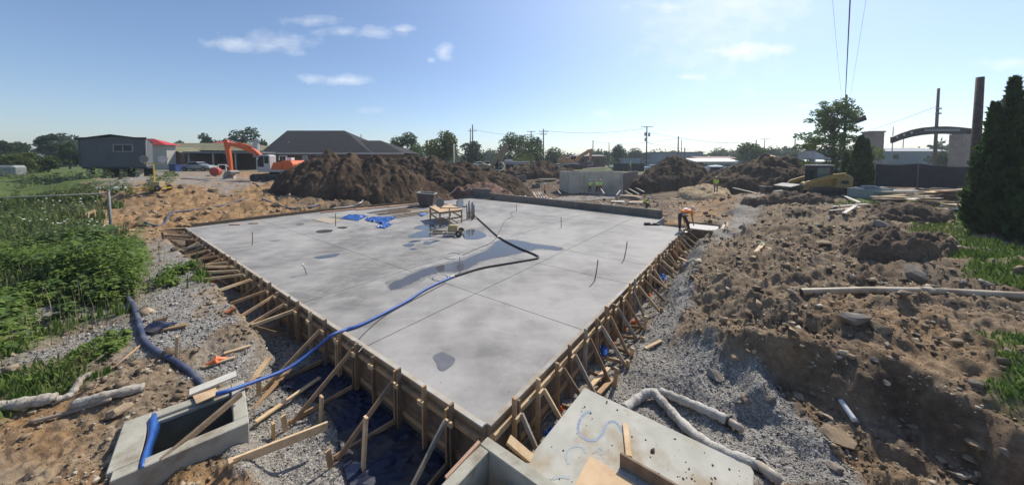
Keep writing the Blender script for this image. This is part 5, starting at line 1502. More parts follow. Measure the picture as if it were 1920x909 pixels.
def excavator(loc, rz, label, paint, cabm, boom, stick, bucket_at, boom_r=.30, hood=None):
    root = thing('excavator', loc, label, 'excavator'); root.rotation_euler = (0, 0, rz)
    for y0 in (-1.5, .9): track_unit(root, -2.1, 2.1, y0, y0 + .6, .45)
    mb = MB(); mb.box((0, 0, .72), (2.2, 1.8, .4)); loc_part(root, 'undercarriage', mb, TRACK, bevel=.05)
    mb = MB(); mb.cyl((0, 0, .9), (0, 0, 1.12), .75, 18); loc_part(root, 'slew_ring', mb, DARKM)
    mb = MB(); mb.box((-.5, 0, 1.25), (3.6, 2.6, .26)); loc_part(root, 'deck', mb, CABG, bevel=.03)
    prof_part(root, 'counterweight', [(-2.9, 1.4), (-2.95, 2.0), (-2.7, 2.45), (-1.7, 2.45), (-1.7, 1.4)], -1.3, 1.3, paint, bevel=.08)
    prof_part(root, 'engine_cover', [(-1.68, 1.4), (-1.68, 2.35), (.1, 2.05), (.5, 1.4)], -1.28, -.1, paint, bevel=.05)
    prof_part(root, 'side_panel', [(-1.68, 1.4), (-1.68, 2.3), (-.6, 2.2), (-.25, 1.4)], .0, 1.28, paint, bevel=.05)
    prof_part(root, 'cab', [(-.2, 1.4), (-.2, 3.0), (.05, 3.1), (1.05, 3.1), (1.35, 2.5), (1.35, 1.4)], .30, 1.28, cabm, bevel=.04)
    for y_ in (.285, 1.285):
        prof_part(root, 'cab_window', [(-.08, 2.1), (-.08, 2.9), (.42, 2.95), (.42, 2.1)], y_, y_ + .01, GLASSD); prof_part(root, 'cab_window', [(.5, 1.7), (.5, 2.95), (1.0, 2.95), (1.25, 2.45), (1.25, 1.7)], y_, y_ + .01, GLASSD)
    mb = MB(); mb.box((1.362, .79, 2.0), (.01, .8, .9)); loc_part(root, 'windscreen', mb, GLASSD)
    mb = MB(); mb.box((-1.2, -.6, 2.62), (.7, .5, .3)); mb.cyl((-1.4, .3, 2.3), (-1.4, .3, 2.85), .07, 10); loc_part(root, 'exhaust_box', mb, WHITE if cabm is CABG else DARKM)
    mb = MB()
    for a, b in (((-2.2, 1.2, 2.45), (-2.2, 1.2, 2.95)), ((-1.3, 1.2, 2.45), (-1.3, 1.2, 2.95)), ((-2.2, 1.2, 2.95), (-1.3, 1.2, 2.95))): mb.tube([a, b], .03, 6)
    loc_part(root, 'handrail', mb, WHITE)
    bo = arm_poly(root, 'boom', boom, .4, -.30, .10, paint)
    st = arm_poly(root, 'stick', stick, .3, -.26, .06, paint)
    # rams
    mid = boom[len(boom) // 2]; 
    for y_ in (-.42, .18):
        mb = MB(); a, b = Vector((.9, y_, 1.5)), Vector((mid[0], y_, mid[1])); mb.tube([a, a + (b - a) * .6], .09, 10); loc_part(root, 'ram_cylinder', mb, paint)
        mb = MB(); mb.tube([a + (b - a) * .55, b], .05, 8); loc_part(root, 'ram_rod', mb, STEEL)
    a, b = Vector((mid[0] + .2, -.1, mid[1] + mid[2] + .2)), Vector((stick[0][0], -.1, stick[0][1] + .05))
    mb = MB(); mb.tube([a, a + (b - a) * .55], .09, 10); loc_part(root, 'ram_cylinder', mb, paint)
    mb = MB(); mb.tube([a + (b - a) * .5, b], .05, 8); loc_part(root, 'ram_rod', mb, CABG)
    s0, s1 = stick[-2], stick[-1]
    mb = MB(); mb.tube([Vector((stick[0][0] + .25, -.1, stick[0][1] - .4)), Vector((s0[0] * .4 + s1[0] * .6 + .25, -.1, s0[1] * .4 + s1[1] * .6))], .07, 8); loc_part(root, 'ram_cylinder', mb, STEEL)
    bx, bz_ = bucket_at
    bp = [(0, .35), (.35, .55), (.9, .35), (1.15, -.15), (.95, -.55), (.5, -.7), (.0, -.62), (.45, -.45), (.7, -.1), (.5, .15), (.1, .1)]
    bp = [(bx + a * -1 * 1.0 if False else bx + a - .3, bz_ + b) for a, b in bp]
    prof_part(root, 'bucket', bp, -.65, .45, mat('bucket_steel', (.20, .18, .16), (.32, .30, .27), 5, .6))
    for k in range(5):
        mb = MB(); mb.box((bx - .36, -.55 + .23 * k, bz_ - .62), (.22, .08, .05)); loc_part(root, 'bucket_tooth', mb, STEEL)
    if hood:
        mb = MB(); mb.box((-1.3, 0, 2.95), (1.9, 2.0, .08), rot=Matrix.Rotation(hood, 3, 'Y')); loc_part(root, 'raised_hood', mb, paint)
    return root
ex = GZ_(512, 337); ex = at(520, 336, 38.0)
excavator((ex.x, ex.y, H(ex.x, ex.y)), R(176), 'bright orange excavator with its boom reaching left beside the biggest dirt pile', ORANGE, CABG,
          [(1.0, 1.9, .22), (1.9, 2.7, .27), (2.9, 3.5, .30), (4.4, 4.1, .25), (6.2, 4.45, .19)], [(6.42, 4.95, .16), (6.3, 4.4, .28), (6.05, 2.8, .22), (5.9, 1.2, .15)], (5.6, .72))
e2_ = at(927, 320, 62)
excavator((e2_.x, e2_.y, H(e2_.x, e2_.y) + .4), R(-8), 'tan excavator half hidden behind the dark pile with its arm folded high', mat('tan_machine', (.24, .18, .10), (.32, .25, .15), 3, .6), DARKM,
          [(-.3, 2.0, .35), (.2, 3.2, .40), (1.2, 4.6, .40), (2.4, 5.9, .30)], [(2.5, 6.2, .2), (2.3, 5.7, .36), (1.7, 4.2, .3), (1.2, 2.9, .2)], (1.1, 2.4))
e3_ = at(1072, 312, 72)
excavator((e3_.x, e3_.y, H(e3_.x, e3_.y) + .5), R(10), 'orange and tan excavator with a raised hood behind the foundation walls', mat('tan_orange', (.50, .24, .10), (.58, .32, .16), 3, .6), MATS['cab_grey'],
          [(.8, 1.9, .3), (2.0, 3.0, .36), (3.2, 3.7, .36), (4.6, 4.3, .26)], [(4.7, 4.6, .2), (4.6, 4.1, .32), (4.4, 3.0, .25), (4.2, 2.0, .2)], (4.1, 1.4), hood=R(25))

# compact track loader
ld = at(1532, 362, 28.2); ldz = H(ld.x, ld.y)
lr = thing('track_loader', (ld.x, ld.y, ldz), 'yellow compact track loader with a dark cab behind the rubble heap', 'loader'); lr.rotation_euler = (0, 0, R(174)); lr.scale = (1.12,) * 3
for y0 in (-.95, .55): track_unit(lr, -1.2, 1.1, y0, y0 + .4, .36)
prof_part(lr, 'chassis', [(-1.5, .45), (-1.55, 1.35), (-1.2, 1.55), (-.3, 1.45), (.9, 1.0), (1.1, .45)], -.55, .55, YEL, bevel=.05)
prof_part(lr, 'rear_cover', [(-1.75, .6), (-1.8, 1.45), (-1.45, 1.72), (-.7, 1.75), (-.6, .7)], -.93, .93, YEL, bevel=.06)
for y_ in (-.945, .935): prof_part(lr, 'side_opening', [(-1.45, 1.0), (-1.4, 1.25), (-.95, 1.28), (-.85, 1.02)], y_, y_ + .01, DARKM)
for y_ in (-.93, .77): arm_poly(lr, 'lift_arm', [(-1.3, 1.7, .14), (-.5, 1.58, .16), (.6, 1.3, .13), (1.35, 1.02, .16), (1.75, .55, .15)], .1, y_, y_ + .16, YEL)
prof_part(lr, 'cab', [(-.7, 1.0), (-.72, 2.35), (.55, 2.35), (.62, 1.0)], -.5, .5, DARKM, bevel=.03)
prof_part(lr, 'cab_roof', [(-.75, 2.353), (-.75, 2.44), (.62, 2.44), (.62, 2.353)], -.53, .53, CABG, bevel=.02)
for y_ in (-.512, .502): prof_part(lr, 'cab_window', [(-.45, 1.45), (-.45, 2.22), (.4, 2.22), (.45, 1.45)], y_, y_ + .01, mat('grey_glass', (.10, .13, .12), (.16, .19, .18), 2, .1))
mb = MB(); mb.box((.60, 0, 1.6), (.02, .8, .8)); loc_part(lr, 'front_guard', mb, GLASSD)
prof_part(lr, 'bucket', [(1.7, .25), (1.65, .85), (1.9, .95), (2.6, .75), (2.55, .65), (1.95, .8), (1.85, .35), (2.6, .28), (2.65, .22)], -.95, .95, mat('bucket_dark', (.05, .05, .05), (.10, .10, .1), 5, .5))
mb = MB(); mb.cyl((-1.0, .2, 1.75), (-1.0, .2, 2.0), .05, 8); mb.ball((-1.0, .2, 2.02), .08, 8, 6); loc_part(lr, 'exhaust', mb, DARKM)
# dark loader bucket lying left of it
bk = at(1437, 352, 31); bz0 = H(bk.x, bk.y)
br = thing('steel_bucket', (bk.x, bk.y, bz0), 'dark steel bucket lying left of the yellow loader', 'bucket'); br.scale = (.62, .45, .8)
prof_part(br, 'bucket_shell', [(-.45, .0), (-.65, .55), (-.5, .8), (.5, .78), (.62, .7), (-.42, .66), (-.48, .5), (-.3, .1), (.45, .08), (.5, .0)], -.8, .8, MATS['bucket_dark'])
for y_ in (-.8, .77): prof_part(br, 'side_plate', [(-.45, .0), (-.65, .55), (-.5, .8), (.55, .78), (.5, .0)], y_, y_ + .03, MATS['bucket_dark'])
mb = MB(); mb.box((-.1, -.78, .83), (1.2, .06, .06)); mb.box((-.1, .78, .83), (1.2, .06, .06)); mb.box((-.68, 0, .832), (.07, 1.5, .06)); loc_part(br, 'rim', mb, MATS['bleached_board'])
# truck on the ramp, seen from behind
tk = at(1352, 343, 47); tz = H(tk.x, tk.y)
tr_ = thing('dump_truck', (tk.x, tk.y, tz + .15), 'white cab truck with a dark dump body at the top of the dirt ramp', 'truck'); tr_.rotation_euler = (0, 0, R(-12)); tr_.scale = (.82,) * 3
mb = MB(); mb.box((0, 1.5, .75), (1.0, 6.5, .25)); loc_part(tr_, 'chassis', mb, DARKM)
for x_ in (-1.0, 1.0):
    for y_ in (-.9, .3, 4.0):
        mb = MB(); mb.cyl((x_ - .17, y_, .5), (x_ + .17, y_, .5), .5, 16); w_ = loc_part(tr_, 'wheel', mb, BLACK); mb = MB(); mb.cyl((x_ - .18, y_, .5), (x_ + .18, y_, .5), .22, 10); h_ = mb.build('hub', STEEL, None); h_.parent = w_; h_.location = (x_ - w_.location.x, y_ - w_.location.y, .28 - w_.location.z)
for nm, c, s in (('bed_side', (-1.15, .3, 1.6), (.08, 3.6, 1.3)), ('bed_side', (1.15, .3, 1.6), (.08, 3.6, 1.3)), ('tailgate', (0, -1.46, 1.6), (2.2, .08, 1.25)), ('bed_floor', (0, .3, .97), (2.2, 3.5, .08)), ('headboard', (0, 2.06, 1.8), (2.2, .08, 1.6))):
    mb = MB(); mb.box(c, s); loc_part(tr_, nm, mb, DARKM, bevel=.01)
prof = [(2.25, .8), (2.25, 2.75), (2.5, 2.9), (3.7, 2.9), (4.1, 1.9), (5.0, 1.75), (5.05, .8)]
mb = MB(); mb.extr([Vector((-1.1, a, b)) for a, b in prof], (2.2, 0, 0)); loc_part(tr_, 'cab', mb, WHITE, bevel=.05)
mb = MB(); mb.box((0, 2.24, 2.25), (1.5, .02, .7)); loc_part(tr_, 'rear_window', mb, GLASSD)
for x_ in (-1.35, 1.35):
    mb = MB(); mb.box((x_, 3.7, 2.2), (.3, .1, .5)); loc_part(tr_, 'mirror', mb, DARKM)
for x_ in (-.9, .9):
    mb = MB(); mb.box((x_, -1.515, .9), (.2, .03, .12)); loc_part(tr_, 'tail_lamp', mb, mat('tail_red', (.5, .03, .02), None, rough=.4))

# white site trailer with two dark openings, behind the dirt
wt = at(968, 322, 66); wz = wt.z
wr = thing('white_trailer', (wt.x, wt.y, wz), 'white trailer with two big dark side openings far behind the low wall', 'trailer'); wr.scale = (1.0,) * 3
mb = MB(); mb.box((0, 0, 1.0), (4.6, 2.4, 2.0)); loc_part(wr, 'body', mb, mat('trailer_grey', (.34, .34, .33), (.42, .42, .41), 2, .6), bevel=.15)
for x_ in (-1.35, 1.0):
    mb = MB(); mb.box((x_, -1.205, 1.05), (1.5, .03, .95)); loc_part(wr, 'opening', mb, DARKM, bevel=.012)
mb = MB(); mb.box((.2, 0, 2.05), (5.2, 2.6, .1)); loc_part(wr, 'roof', mb, WHITE)
mb = MB(); mb.box((-1.6, 0, 2.3), (1.6, 1.5, .4)); loc_part(wr, 'roof_unit', mb, CABG, bevel=.05)

def car(loc, rz, paint, label, group=None, sc=1.0):
    root = thing('parked_car', loc, label, 'car', group); root.rotation_euler = (0, 0, rz); root.scale = (sc,) * 3
    prof_part(root, 'body', [(-2.2, .35), (-2.25, .8), (-2.0, .95), (-1.2, 1.0), (1.0, .98), (2.0, .85), (2.2, .7), (2.2, .35)], -.88, .88, paint, bevel=.08)
    prof_part(root, 'roof', [(-1.35, 1.003), (-.8, 1.42), (.3, 1.45), (1.05, 1.003)], -.76, .76, paint, bevel=.06)
    for y_ in (-.768, .758): prof_part(root, 'side_window', [(-1.1, 1.04), (-.75, 1.36), (.25, 1.38), (.85, 1.04)], y_, y_ + .01, GLASSD)
    mb = MB(); mb.box((.72, 0, 1.23), (.02, 1.3, .44), rot=Matrix.Rotation(R(-59), 3, 'Y')); loc_part(root, 'windscreen', mb, GLASSD)
    mb = MB(); mb.box((-1.12, 0, 1.235), (.02, 1.3, .5), rot=Matrix.Rotation(R(53), 3, 'Y')); loc_part(root, 'rear_window', mb, GLASSD)
    for x_ in (-1.35, 1.35):
        for y_ in (-.8, .8):
            mb = MB(); mb.cyl((x_, y_ - .1, .33), (x_, y_ + .1, .33), .33, 14); w_ = loc_part(root, 'wheel', mb, BLACK)
            mb = MB(); mb.cyl((x_, y_ - .105, .33), (x_, y_ + .105, .33), .18, 10); h_ = loc_part(root, 'rim', mb, STEEL); h_.parent = w_; h_.location = h_.location - w_.location
    for y_ in (-.6, .6):
        mb = MB(); mb.box((2.2, y_, .68), (.06, .35, .14)); loc_part(root, 'headlight', mb, WHITE)
        mb = MB(); mb.box((-2.24, y_, .78), (.04, .3, .12)); loc_part(root, 'tail_lamp', mb, MATS['tail_red'])
    return root
CARW = mat('car_white', (.70, .71, .73), None, rough=.3); CARS = mat('car_silver', (.38, .40, .43), None, rough=.3, metal=.3); CARR = mat('car_red', (.40, .05, .04), None, rough=.3)
for (px, py, Y, rz, pm, lab, s_) in [(1010, 313, 76, .2, CARW, 'white car parked nearest the far white trailer', 1.0), (1025, 311, 80, .3, CARS, 'silver car parked right of the white car by the far trailer', 1.0), (372, 314, 52, .1, CARS, 'silver car parked under the dark carport', 1.0),
                                     (1390, 318, 56, 1.3, CARR, 'red car parked behind the truck on the ramp', 1.0), (1402, 316, 62, .2, CARW, 'white car parked right of the red car behind the ramp', 1.0), (1344, 315, 66, .1, CARS, 'silver car parked beyond the truck on the ramp', 1.0)]:
    p = at(px, py, Y); car((p.x, p.y, H(p.x, p.y)), rz, pm, lab, None, s_)

for (px, py, Y, rz, pm, lab, s_) in [(1048, 313, 82, .1, CARW, 'white car parked below the raised hood excavator', 1.0), (1160, 314, 86, .2, CARS, 'silver car parked behind the right end of the foundation', 1.0), (1225, 313, 80, -.1, CARW, 'white car parked between two low black fences', 1.0), (900, 315, 74, .3, CARW, 'white car parked left of the tan excavator', 1.0), (1302, 313, 70, .2, CARR, 'red car parked before the white canopy roof building', 1.0)]:
    p = at(px, py, Y); car((p.x, p.y, H(p.x, p.y)), rz, pm, lab, None, s_)
for (px, py, w_, h_, lab) in [(977, 341, 1.7, 1.0, 'grey concrete block below the white trailer'), (1180, 318, 2.2, 1.1, 'grey concrete block far behind the foundation walls'), (1005, 352, 1.2, .6, 'small grey concrete block left of the foundation walls')]:
    p = GZ_(px, py); mb = MB(); mb.box(p + Vector((0, 0, h_ / 2 - .05)), (w_, .7, h_), rz=.15); mb.box(p + Vector((w_ * .2, 0, h_ + .05)), (w_ * .4, .5, .2), rz=.15); tag(mb.build('concrete_block', CONC_L, bevel=.03), lab, 'concrete block')

# pale block and lumber piles at the right
blk = at(1630, 371, 25.5); bz0 = H(blk.x, blk.y)
bl = thing('concrete_tank', (blk.x, blk.y, bz0), 'grey green concrete tank section standing on the grass by the lumber', 'concrete tank'); bl.rotation_euler = (0, 0, .05)
TK = mat('greenish_concrete', (.22, .27, .26), (.30, .34, .33), 2, .85, .2, 20)
for c, s in (((0, -.6, .4), (2.3, .14, .8)), ((0, .6, .4), (2.3, .14, .8)), ((-1.08, 0, .4), (.14, 1.056, .8)), ((1.08, 0, .4), (.14, 1.056, .8)), ((0, 0, .05), (2.0, 1.05, .1))):
    mb = MB(); mb.box(c, s); loc_part(bl, 'tank_wall', mb, TK, bevel=.02)
mb = MB()
for k in range(6): mb.box((random.uniform(-.9, .9), random.uniform(-.5, .5), .84 + .03 * k), (.8, .4, .04), rz=random.uniform(0, 3))
loc_part(bl, 'capping', mb, mat('pale_rubble', (.4, .42, .42), (.52, .53, .52), 5, .8))
def lumber_pile(px, py, Y, n_, lab, L=3.0, spread=.5, seed=0, base=.1, dark=False):
    r_ = random.Random(seed); p = at(px, py, Y); z0 = H(p.x, p.y)
    root = thing('lumber_pile', (p.x, p.y, z0), lab, 'lumber pile')
    for k in range(n_):
        a = r_.uniform(-.35, .35); l_ = L * r_.uniform(.6, 1.1) / 2
        c_ = Vector((p.x + r_.uniform(-spread, spread), p.y + r_.uniform(-spread, spread), z0 + base + .055 * k))
        d_ = Vector((math.cos(a), math.sin(a), r_.uniform(-.06, .06)))
        mb = MB(); mb.bar(c_ - d_ * l_, c_ + d_ * l_, r_.uniform(.2, .5), .05); mb.build('board', r_.choice((WEATH, WEATH, PINK, WOODN, WOOD)) if not (dark and k < n_ - 3) else WOODD, root)
    return root
lumber_pile(1680, 371, 25, 11, 'messy pile of pale boards right of the concrete tank', 3.0, .8, 1)
lumber_pile(1672, 388, 22.5, 7, 'dark edged pile of boards in front of the pale messy one', 2.4, .5, 2, dark=True)
lumber_pile(1738, 397, 20.5, 9, 'pile of pinkish boards on the grass by the rubble', 2.0, .35, 3)
lumber_pile(1775, 388, 21.5, 16, 'dark stack of boards with a pale top under the black fence', 2.8, .25, 4, dark=True)
lumber_pile(1800, 410, 19, 6, 'little stack of boards at the foot of the tall cypress', 1.5, .2, 5)
# ================================================================== trees
LEAFS = {}
def leafmat(nm, c1, c2, sc=1.5):
    return mat(nm, c1, c2, sc, .7, spec=.25, trans=.38)
LF_G = leafmat('leaf_mid_green', (.05, .09, .025), (.09, .14, .04))
LF_Y = leafmat('leaf_yellow_green', (.085, .125, .028), (.14, .165, .045))
LF_D = leafmat('leaf_dark_green', (.032, .058, .022), (.06, .095, .034))
LF_B = leafmat('leaf_far_green', (.045, .075, .035), (.07, .105, .055))
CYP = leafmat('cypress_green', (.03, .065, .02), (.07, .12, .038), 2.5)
CYPL = leafmat('cypress_light', (.07, .11, .03), (.11, .15, .05), 2.5)
BARK = mat('bark', (.09, .07, .05), (.16, .13, .10), 8, .95, .6, 20)

def leaf_cloud(cents, rad, n, size, rng, flat=.85, stretch=1.0):
    """n leaf quads spread through clumps"""
    cents = np.array(cents); rad = np.array(rad)
    w_ = rad ** 2; w_ = w_ / w_.sum()
    k = rng.choice(len(cents), n, p=w_)
    d = rng.normal(size=(n, 3)); d /= np.linalg.norm(d, axis=1)[:, None]
    r_ = rad[k] * (.45 + .6 * rng.random(n) ** .6)
    P = cents[k] + d * r_[:, None] * np.array([1, 1, flat])
    a = rng.normal(size=(n, 3)); a[:, 2] *= .6; a /= np.linalg.norm(a, axis=1)[:, None]
    b = np.cross(a, d + rng.normal(size=(n, 3)) * .7); b /= np.linalg.norm(b, axis=1)[:, None] + 1e-9
    s = size * (.6 + .8 * rng.random(n))[:, None]
    V = np.stack([P - a * s * stretch, P + b * s * .55, P + a * s * stretch, P - b * s * .55], 1).reshape(-1, 3)
    F = np.arange(4 * n).reshape(n, 4)
    return V, F

def tree(loc, h, wd, label, leaf, seed, n=1500, size=.3, trunk=.10, kind='round', group=None, name='tree', lobes=18, cat='tree'):
    rng = np.random.default_rng(seed); r_ = random.Random(seed)
    root = thing(name, loc, label, cat, group)
    th = h * trunk
    mb = MB()
    mb.tube([(0, 0, -.3), (.02 * h, .01 * h, th), (.01 * h, 0, h * .62)], [h * .022 + .05, h * .017 + .04, .04], 8)
    cents, rads = [], []
    for k in range(lobes):
        a = r_.uniform(0, 2 * PI); f = r_.uniform(0, 1)
        zz = th + (h - th) * (.10 + .78 * f)
        wide = math.sqrt(max(.05, 1 - ((f - .38) / .68) ** 2))
        rr_ = wd / 2 * wide * r_.uniform(.3, .82)
        c = (rr_ * math.cos(a), rr_ * math.sin(a), zz)
        cents.append(c); rads.append(wd * r_.uniform(.14, .24))
        mb.tube([(.01 * h, 0, th * .9 + (zz - th) * .35), (c[0] * .5, c[1] * .5, (th + zz) / 2 + .1 * h * .3), c], [h * .010 + .02, h * .006 + .015, .012], 6)
    o = mb.build('trunk', BARK, None, smooth=True); o.parent = root; 
    V, F = leaf_cloud(cents, rads, int(n * 1.7), size * .85, rng)
    np_mesh('crown', V, F, leaf, parent=root)
    return root
def treeat(px, base_py, top_py, wpx, Y, label, leaf, seed, zg=None, **kw):
    p = at(px, base_py, Y); z0 = H(p.x, p.y) if zg is None else zg
    top = at(px, top_py, Y).z
    ct = math.cos(math.atan((px - CX) / FPX))
    return tree((p.x, p.y, z0), max(top - z0, 1.5) * 1.03, wpx * Y / FPX * 1.12 * ct ** .7, label, leaf, seed, **kw)
T_ = 'background tree'
treeat(92, 310, 245, 40, 62, 'tall wispy grey green tree left of the dark trailer', LF_B, 1, n=1500, size=.28)
treeat(40, 310, 268, 70, 70, 'broad dark tree low at the far left edge', LF_D, 2, n=1600, size=.3)
treeat(8, 312, 264, 50, 66, 'dark tree cut off by the left edge of the photo', LF_D, 3, n=1500, size=.3)
treeat(130, 310, 262, 46, 58, 'rounded green tree touching the trailer left side', LF_G, 4, n=1600, size=.28)
treeat(45, 322, 290, 70, 44, 'bright green bush in front of the dark left trees', LF_Y, 5, n=1800, size=.16, trunk=.08, name='bush', cat='bush')
treeat(90, 320, 292, 40, 46, 'mid green bush left of the trailer', LF_G, 6, n=1500, size=.16, trunk=.08, name='bush', cat='bush')
treeat(393, 300, 249, 50, 85, 'dark tree above the olive roof, behind the orange boom', LF_D, 7, n=1700, size=.32)
treeat(335, 300, 264, 34, 90, 'small dark tree peeking over the olive roof', LF_D, 8, n=1000, size=.32)
treeat(465, 300, 238, 70, 82, 'big dark tree at the left end of the dark roof', LF_D, 9, n=2200, size=.34)
treeat(438, 300, 252, 34, 84, 'smaller dark tree between the orange boom and dark roof', LF_D, 10, n=1200, size=.32)
treeat(757, 305, 255, 62, 78, 'dark green tree at the right end of the dark roof', LF_G, 11, n=2000, size=.3)
treeat(828, 308, 246, 70, 66, 'yellow green tree with a broad crown behind the long dark pile', LF_Y, 12, n=2300, size=.28)
treeat(884, 308, 263, 44, 84, 'grey green tree beside twin utility poles', LF_B, 13, n=1500, size=.3)
treeat(972, 306, 247, 74, 84, 'large dark green tree in the middle behind the white trailer', LF_G, 14, n=2600, size=.32)
treeat(1002, 306, 262, 40, 88, 'dark tree right of the large middle one', LF_D, 15, n=1400, size=.32)
treeat(978, 312, 290, 46, 74, 'bright round bush over the white trailer', LF_Y, 16, n=1600, size=.18, trunk=.08, name='bush', cat='bush')
treeat(1042, 308, 283, 50, 96, 'low green tree left of the excavator with raised hood', LF_G, 17, n=1300, size=.32)
treeat(1162, 308, 273, 34, 110, 'rounded dark tree left of the pole with transformers', LF_D, 18, n=1300, size=.36)
treeat(1190, 308, 282, 44, 130, 'hazy low tree behind the blue container', LF_B, 19, n=1200, size=.42)
treeat(1230, 308, 286, 50, 140, 'hazy low tree left of the warehouse', LF_B, 20, n=1200, size=.42)
treeat(1130, 308, 286, 40, 130, 'hazy low tree right of the excavator with raised hood', LF_B, 21, n=1200, size=.42)
treeat(1352, 304, 281, 44, 150, 'hazy tree above the white roofed building', LF_B, 22, n=1200, size=.45)
treeat(1402, 306, 270, 50, 88, 'bushy green tree at the right end of the white roofed building', LF_G, 23, n=1900, size=.3)
treeat(1424, 308, 278, 44, 84, 'bushy green tree next to the small pale house', LF_G, 24, n=1600, size=.3)
treeat(1466, 304, 276, 70, 125, 'wide hazy tree behind the small pale house', LF_B, 25, n=1600, size=.42)
treeat(1500, 304, 284, 36, 90, 'yellow green tree left of the grey signpost', LF_Y, 26, n=1300, size=.3)
treeat(1802, 300, 252, 40, 52, 'airy tree behind the right end of the arch', LF_G, 27, n=900, size=.22)
treeat(1775, 304, 286, 70, 60, 'dark shrub row below the arch', LF_D, 28, n=1200, size=.24, trunk=.08, name='bush', cat='bush')
# big airy tree by the utility pole
p = at(1560, 335, 36); z0 = H(p.x, p.y)
big = thing('airy_tree', (p.x, p.y, z0), 'tall airy tree with sky showing through, beside the utility pole', 'tree')
rng = np.random.default_rng(77); r_ = random.Random(77)
hh = at(1560, 192, 36).z - z0; mb = MB()
mb.tube([(0, 0, -.3), (.15, 0, hh * .3), (-.05, 0, hh * .65), (0, 0, hh * .95)], [.24, .17, .10, .03], 8)
mb.tube([(.5, .3, -.3), (.7, .2, hh * .3), (1.2, .1, hh * .6)], [.13, .10, .04], 8)
cents, rads = [], []
for k in range(84):
    f = r_.uniform(.15, 1.0); a = r_.uniform(0, 2 * PI)
    wide = 3.9 * (1.05 - abs(f - .45) * 1.25) * r_.uniform(.25, 1.0)
    c = (wide * math.cos(a), wide * .8 * math.sin(a), hh * f); cents.append(c); rads.append(r_.uniform(.5, .95))
    mb.tube([(0, 0, hh * (f * .72)), (c[0] * .6, c[1] * .6, hh * f * .92), c], [.05, .025, .01], 5)
o = mb.build('trunk', BARK, None, smooth=True); o.parent = big
V, F = leaf_cloud(cents, rads, 11000, .125, rng, .55); np_mesh('crown', V, F, leafmat('airy_leaf', (.10, .165, .04), (.17, .235, .075)), parent=big)

# tall cypresses
def cypress(px, base_py, top_py, wpx, Y, label, seed, n=9000, size=.14, lobed=None, lit=.0, zg=None):
    rng = np.random.default_rng(seed)
    p = at(px, base_py, Y); z0 = H(p.x, p.y) if zg is None else zg
    h = at(px, top_py, Y).z - z0; rad = wpx * Y / FPX / 2 * math.cos(math.atan((px - CX) / FPX)) * 1.06
    root = thing('cypress', (p.x, p.y, z0), label, 'tree')
    mb = MB(); mb.tube([(0, 0, -.3), (0, 0, h * .9)], [.16, .03], 8); mb.build('trunk', BARK, None).parent = root
    leaders = lobed or [(0, 0, 1.0, 1.0)]
    Vs = []
    cnt = 0
    for (dx, dy, fh, fr_) in leaders:
        k = int(n * fr_)
        f = rng.random(k) ** .85; a = rng.random(k) * 2 * PI
        pr = np.where(f < .12, .72 + f * 2.3, 1.0 - ((f - .12) / .88) ** 2.0 * .93)
        lump = 1 + .18 * np.sin(a * 5 + f * 17 + seed) + .12 * np.sin(a * 9 - f * 31)
        rr_ = rad * fr_ ** .6 * pr * lump * (.70 + .36 * rng.random(k))
        X, Y_, Z = dx + rr_ * np.cos(a), dy + rr_ * np.sin(a), .05 + f * h * fh
        d = np.stack([np.cos(a) * .35, np.sin(a) * .35, np.ones(k)], 1) + rng.normal(size=(k, 3)) * .35
        d /= np.linalg.norm(d, axis=1)[:, None]
        out = np.stack([np.cos(a), np.sin(a), .2 * np.ones(k)], 1); sd_ = np.cross(d, out + rng.normal(size=(k, 3)) * .5); sd_ /= np.linalg.norm(sd_, axis=1)[:, None]
        P = np.stack([X, Y_, Z], 1); s = (size * (.6 + .8 * rng.random(k)))[:, None]
        Vs.append(np.stack([P - d * s * .5, P + sd_ * s * .42 + d * s * .3, P + d * s * 1.2, P - sd_ * s * .42 + d * s * .3], 1).reshape(-1, 3))
    V = np.concatenate(Vs); F = np.arange(len(V)).reshape(-1, 4)
    np_mesh('crown', V, F, CYP, parent=root)
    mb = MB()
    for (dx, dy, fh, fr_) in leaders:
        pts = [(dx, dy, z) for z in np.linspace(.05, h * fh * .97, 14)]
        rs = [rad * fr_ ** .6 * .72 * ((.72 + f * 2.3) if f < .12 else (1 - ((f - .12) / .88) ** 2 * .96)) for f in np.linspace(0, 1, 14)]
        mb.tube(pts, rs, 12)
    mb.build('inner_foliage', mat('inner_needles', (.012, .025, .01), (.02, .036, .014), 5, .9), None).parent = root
    return root
cypress(1866, 442, 152, 112, 13.6, 'tallest dark cypress at the right, with a ragged double tip', 5, 15000, .16, [(0, 0, .80, 1.0), (.55, .1, 1.0, .42), (-.35, .0, .84, .3)])
cypress(1934, 484, 262, 100, 12.3, 'cypress cut off by the right edge, in front of the tallest one', 6, 9000, .14)
cypress(1610, 357, 258, 46, 27.5, 'dark pointed cypress behind the concrete tank', 7, 7000, .15, [(0, 0, 1.0, .9), (.5, 0, .95, .45)])
cypress(1584, 353, 290, 18, 29, 'narrow dark cypress just left of the pointed one', 8, 2500, .15)

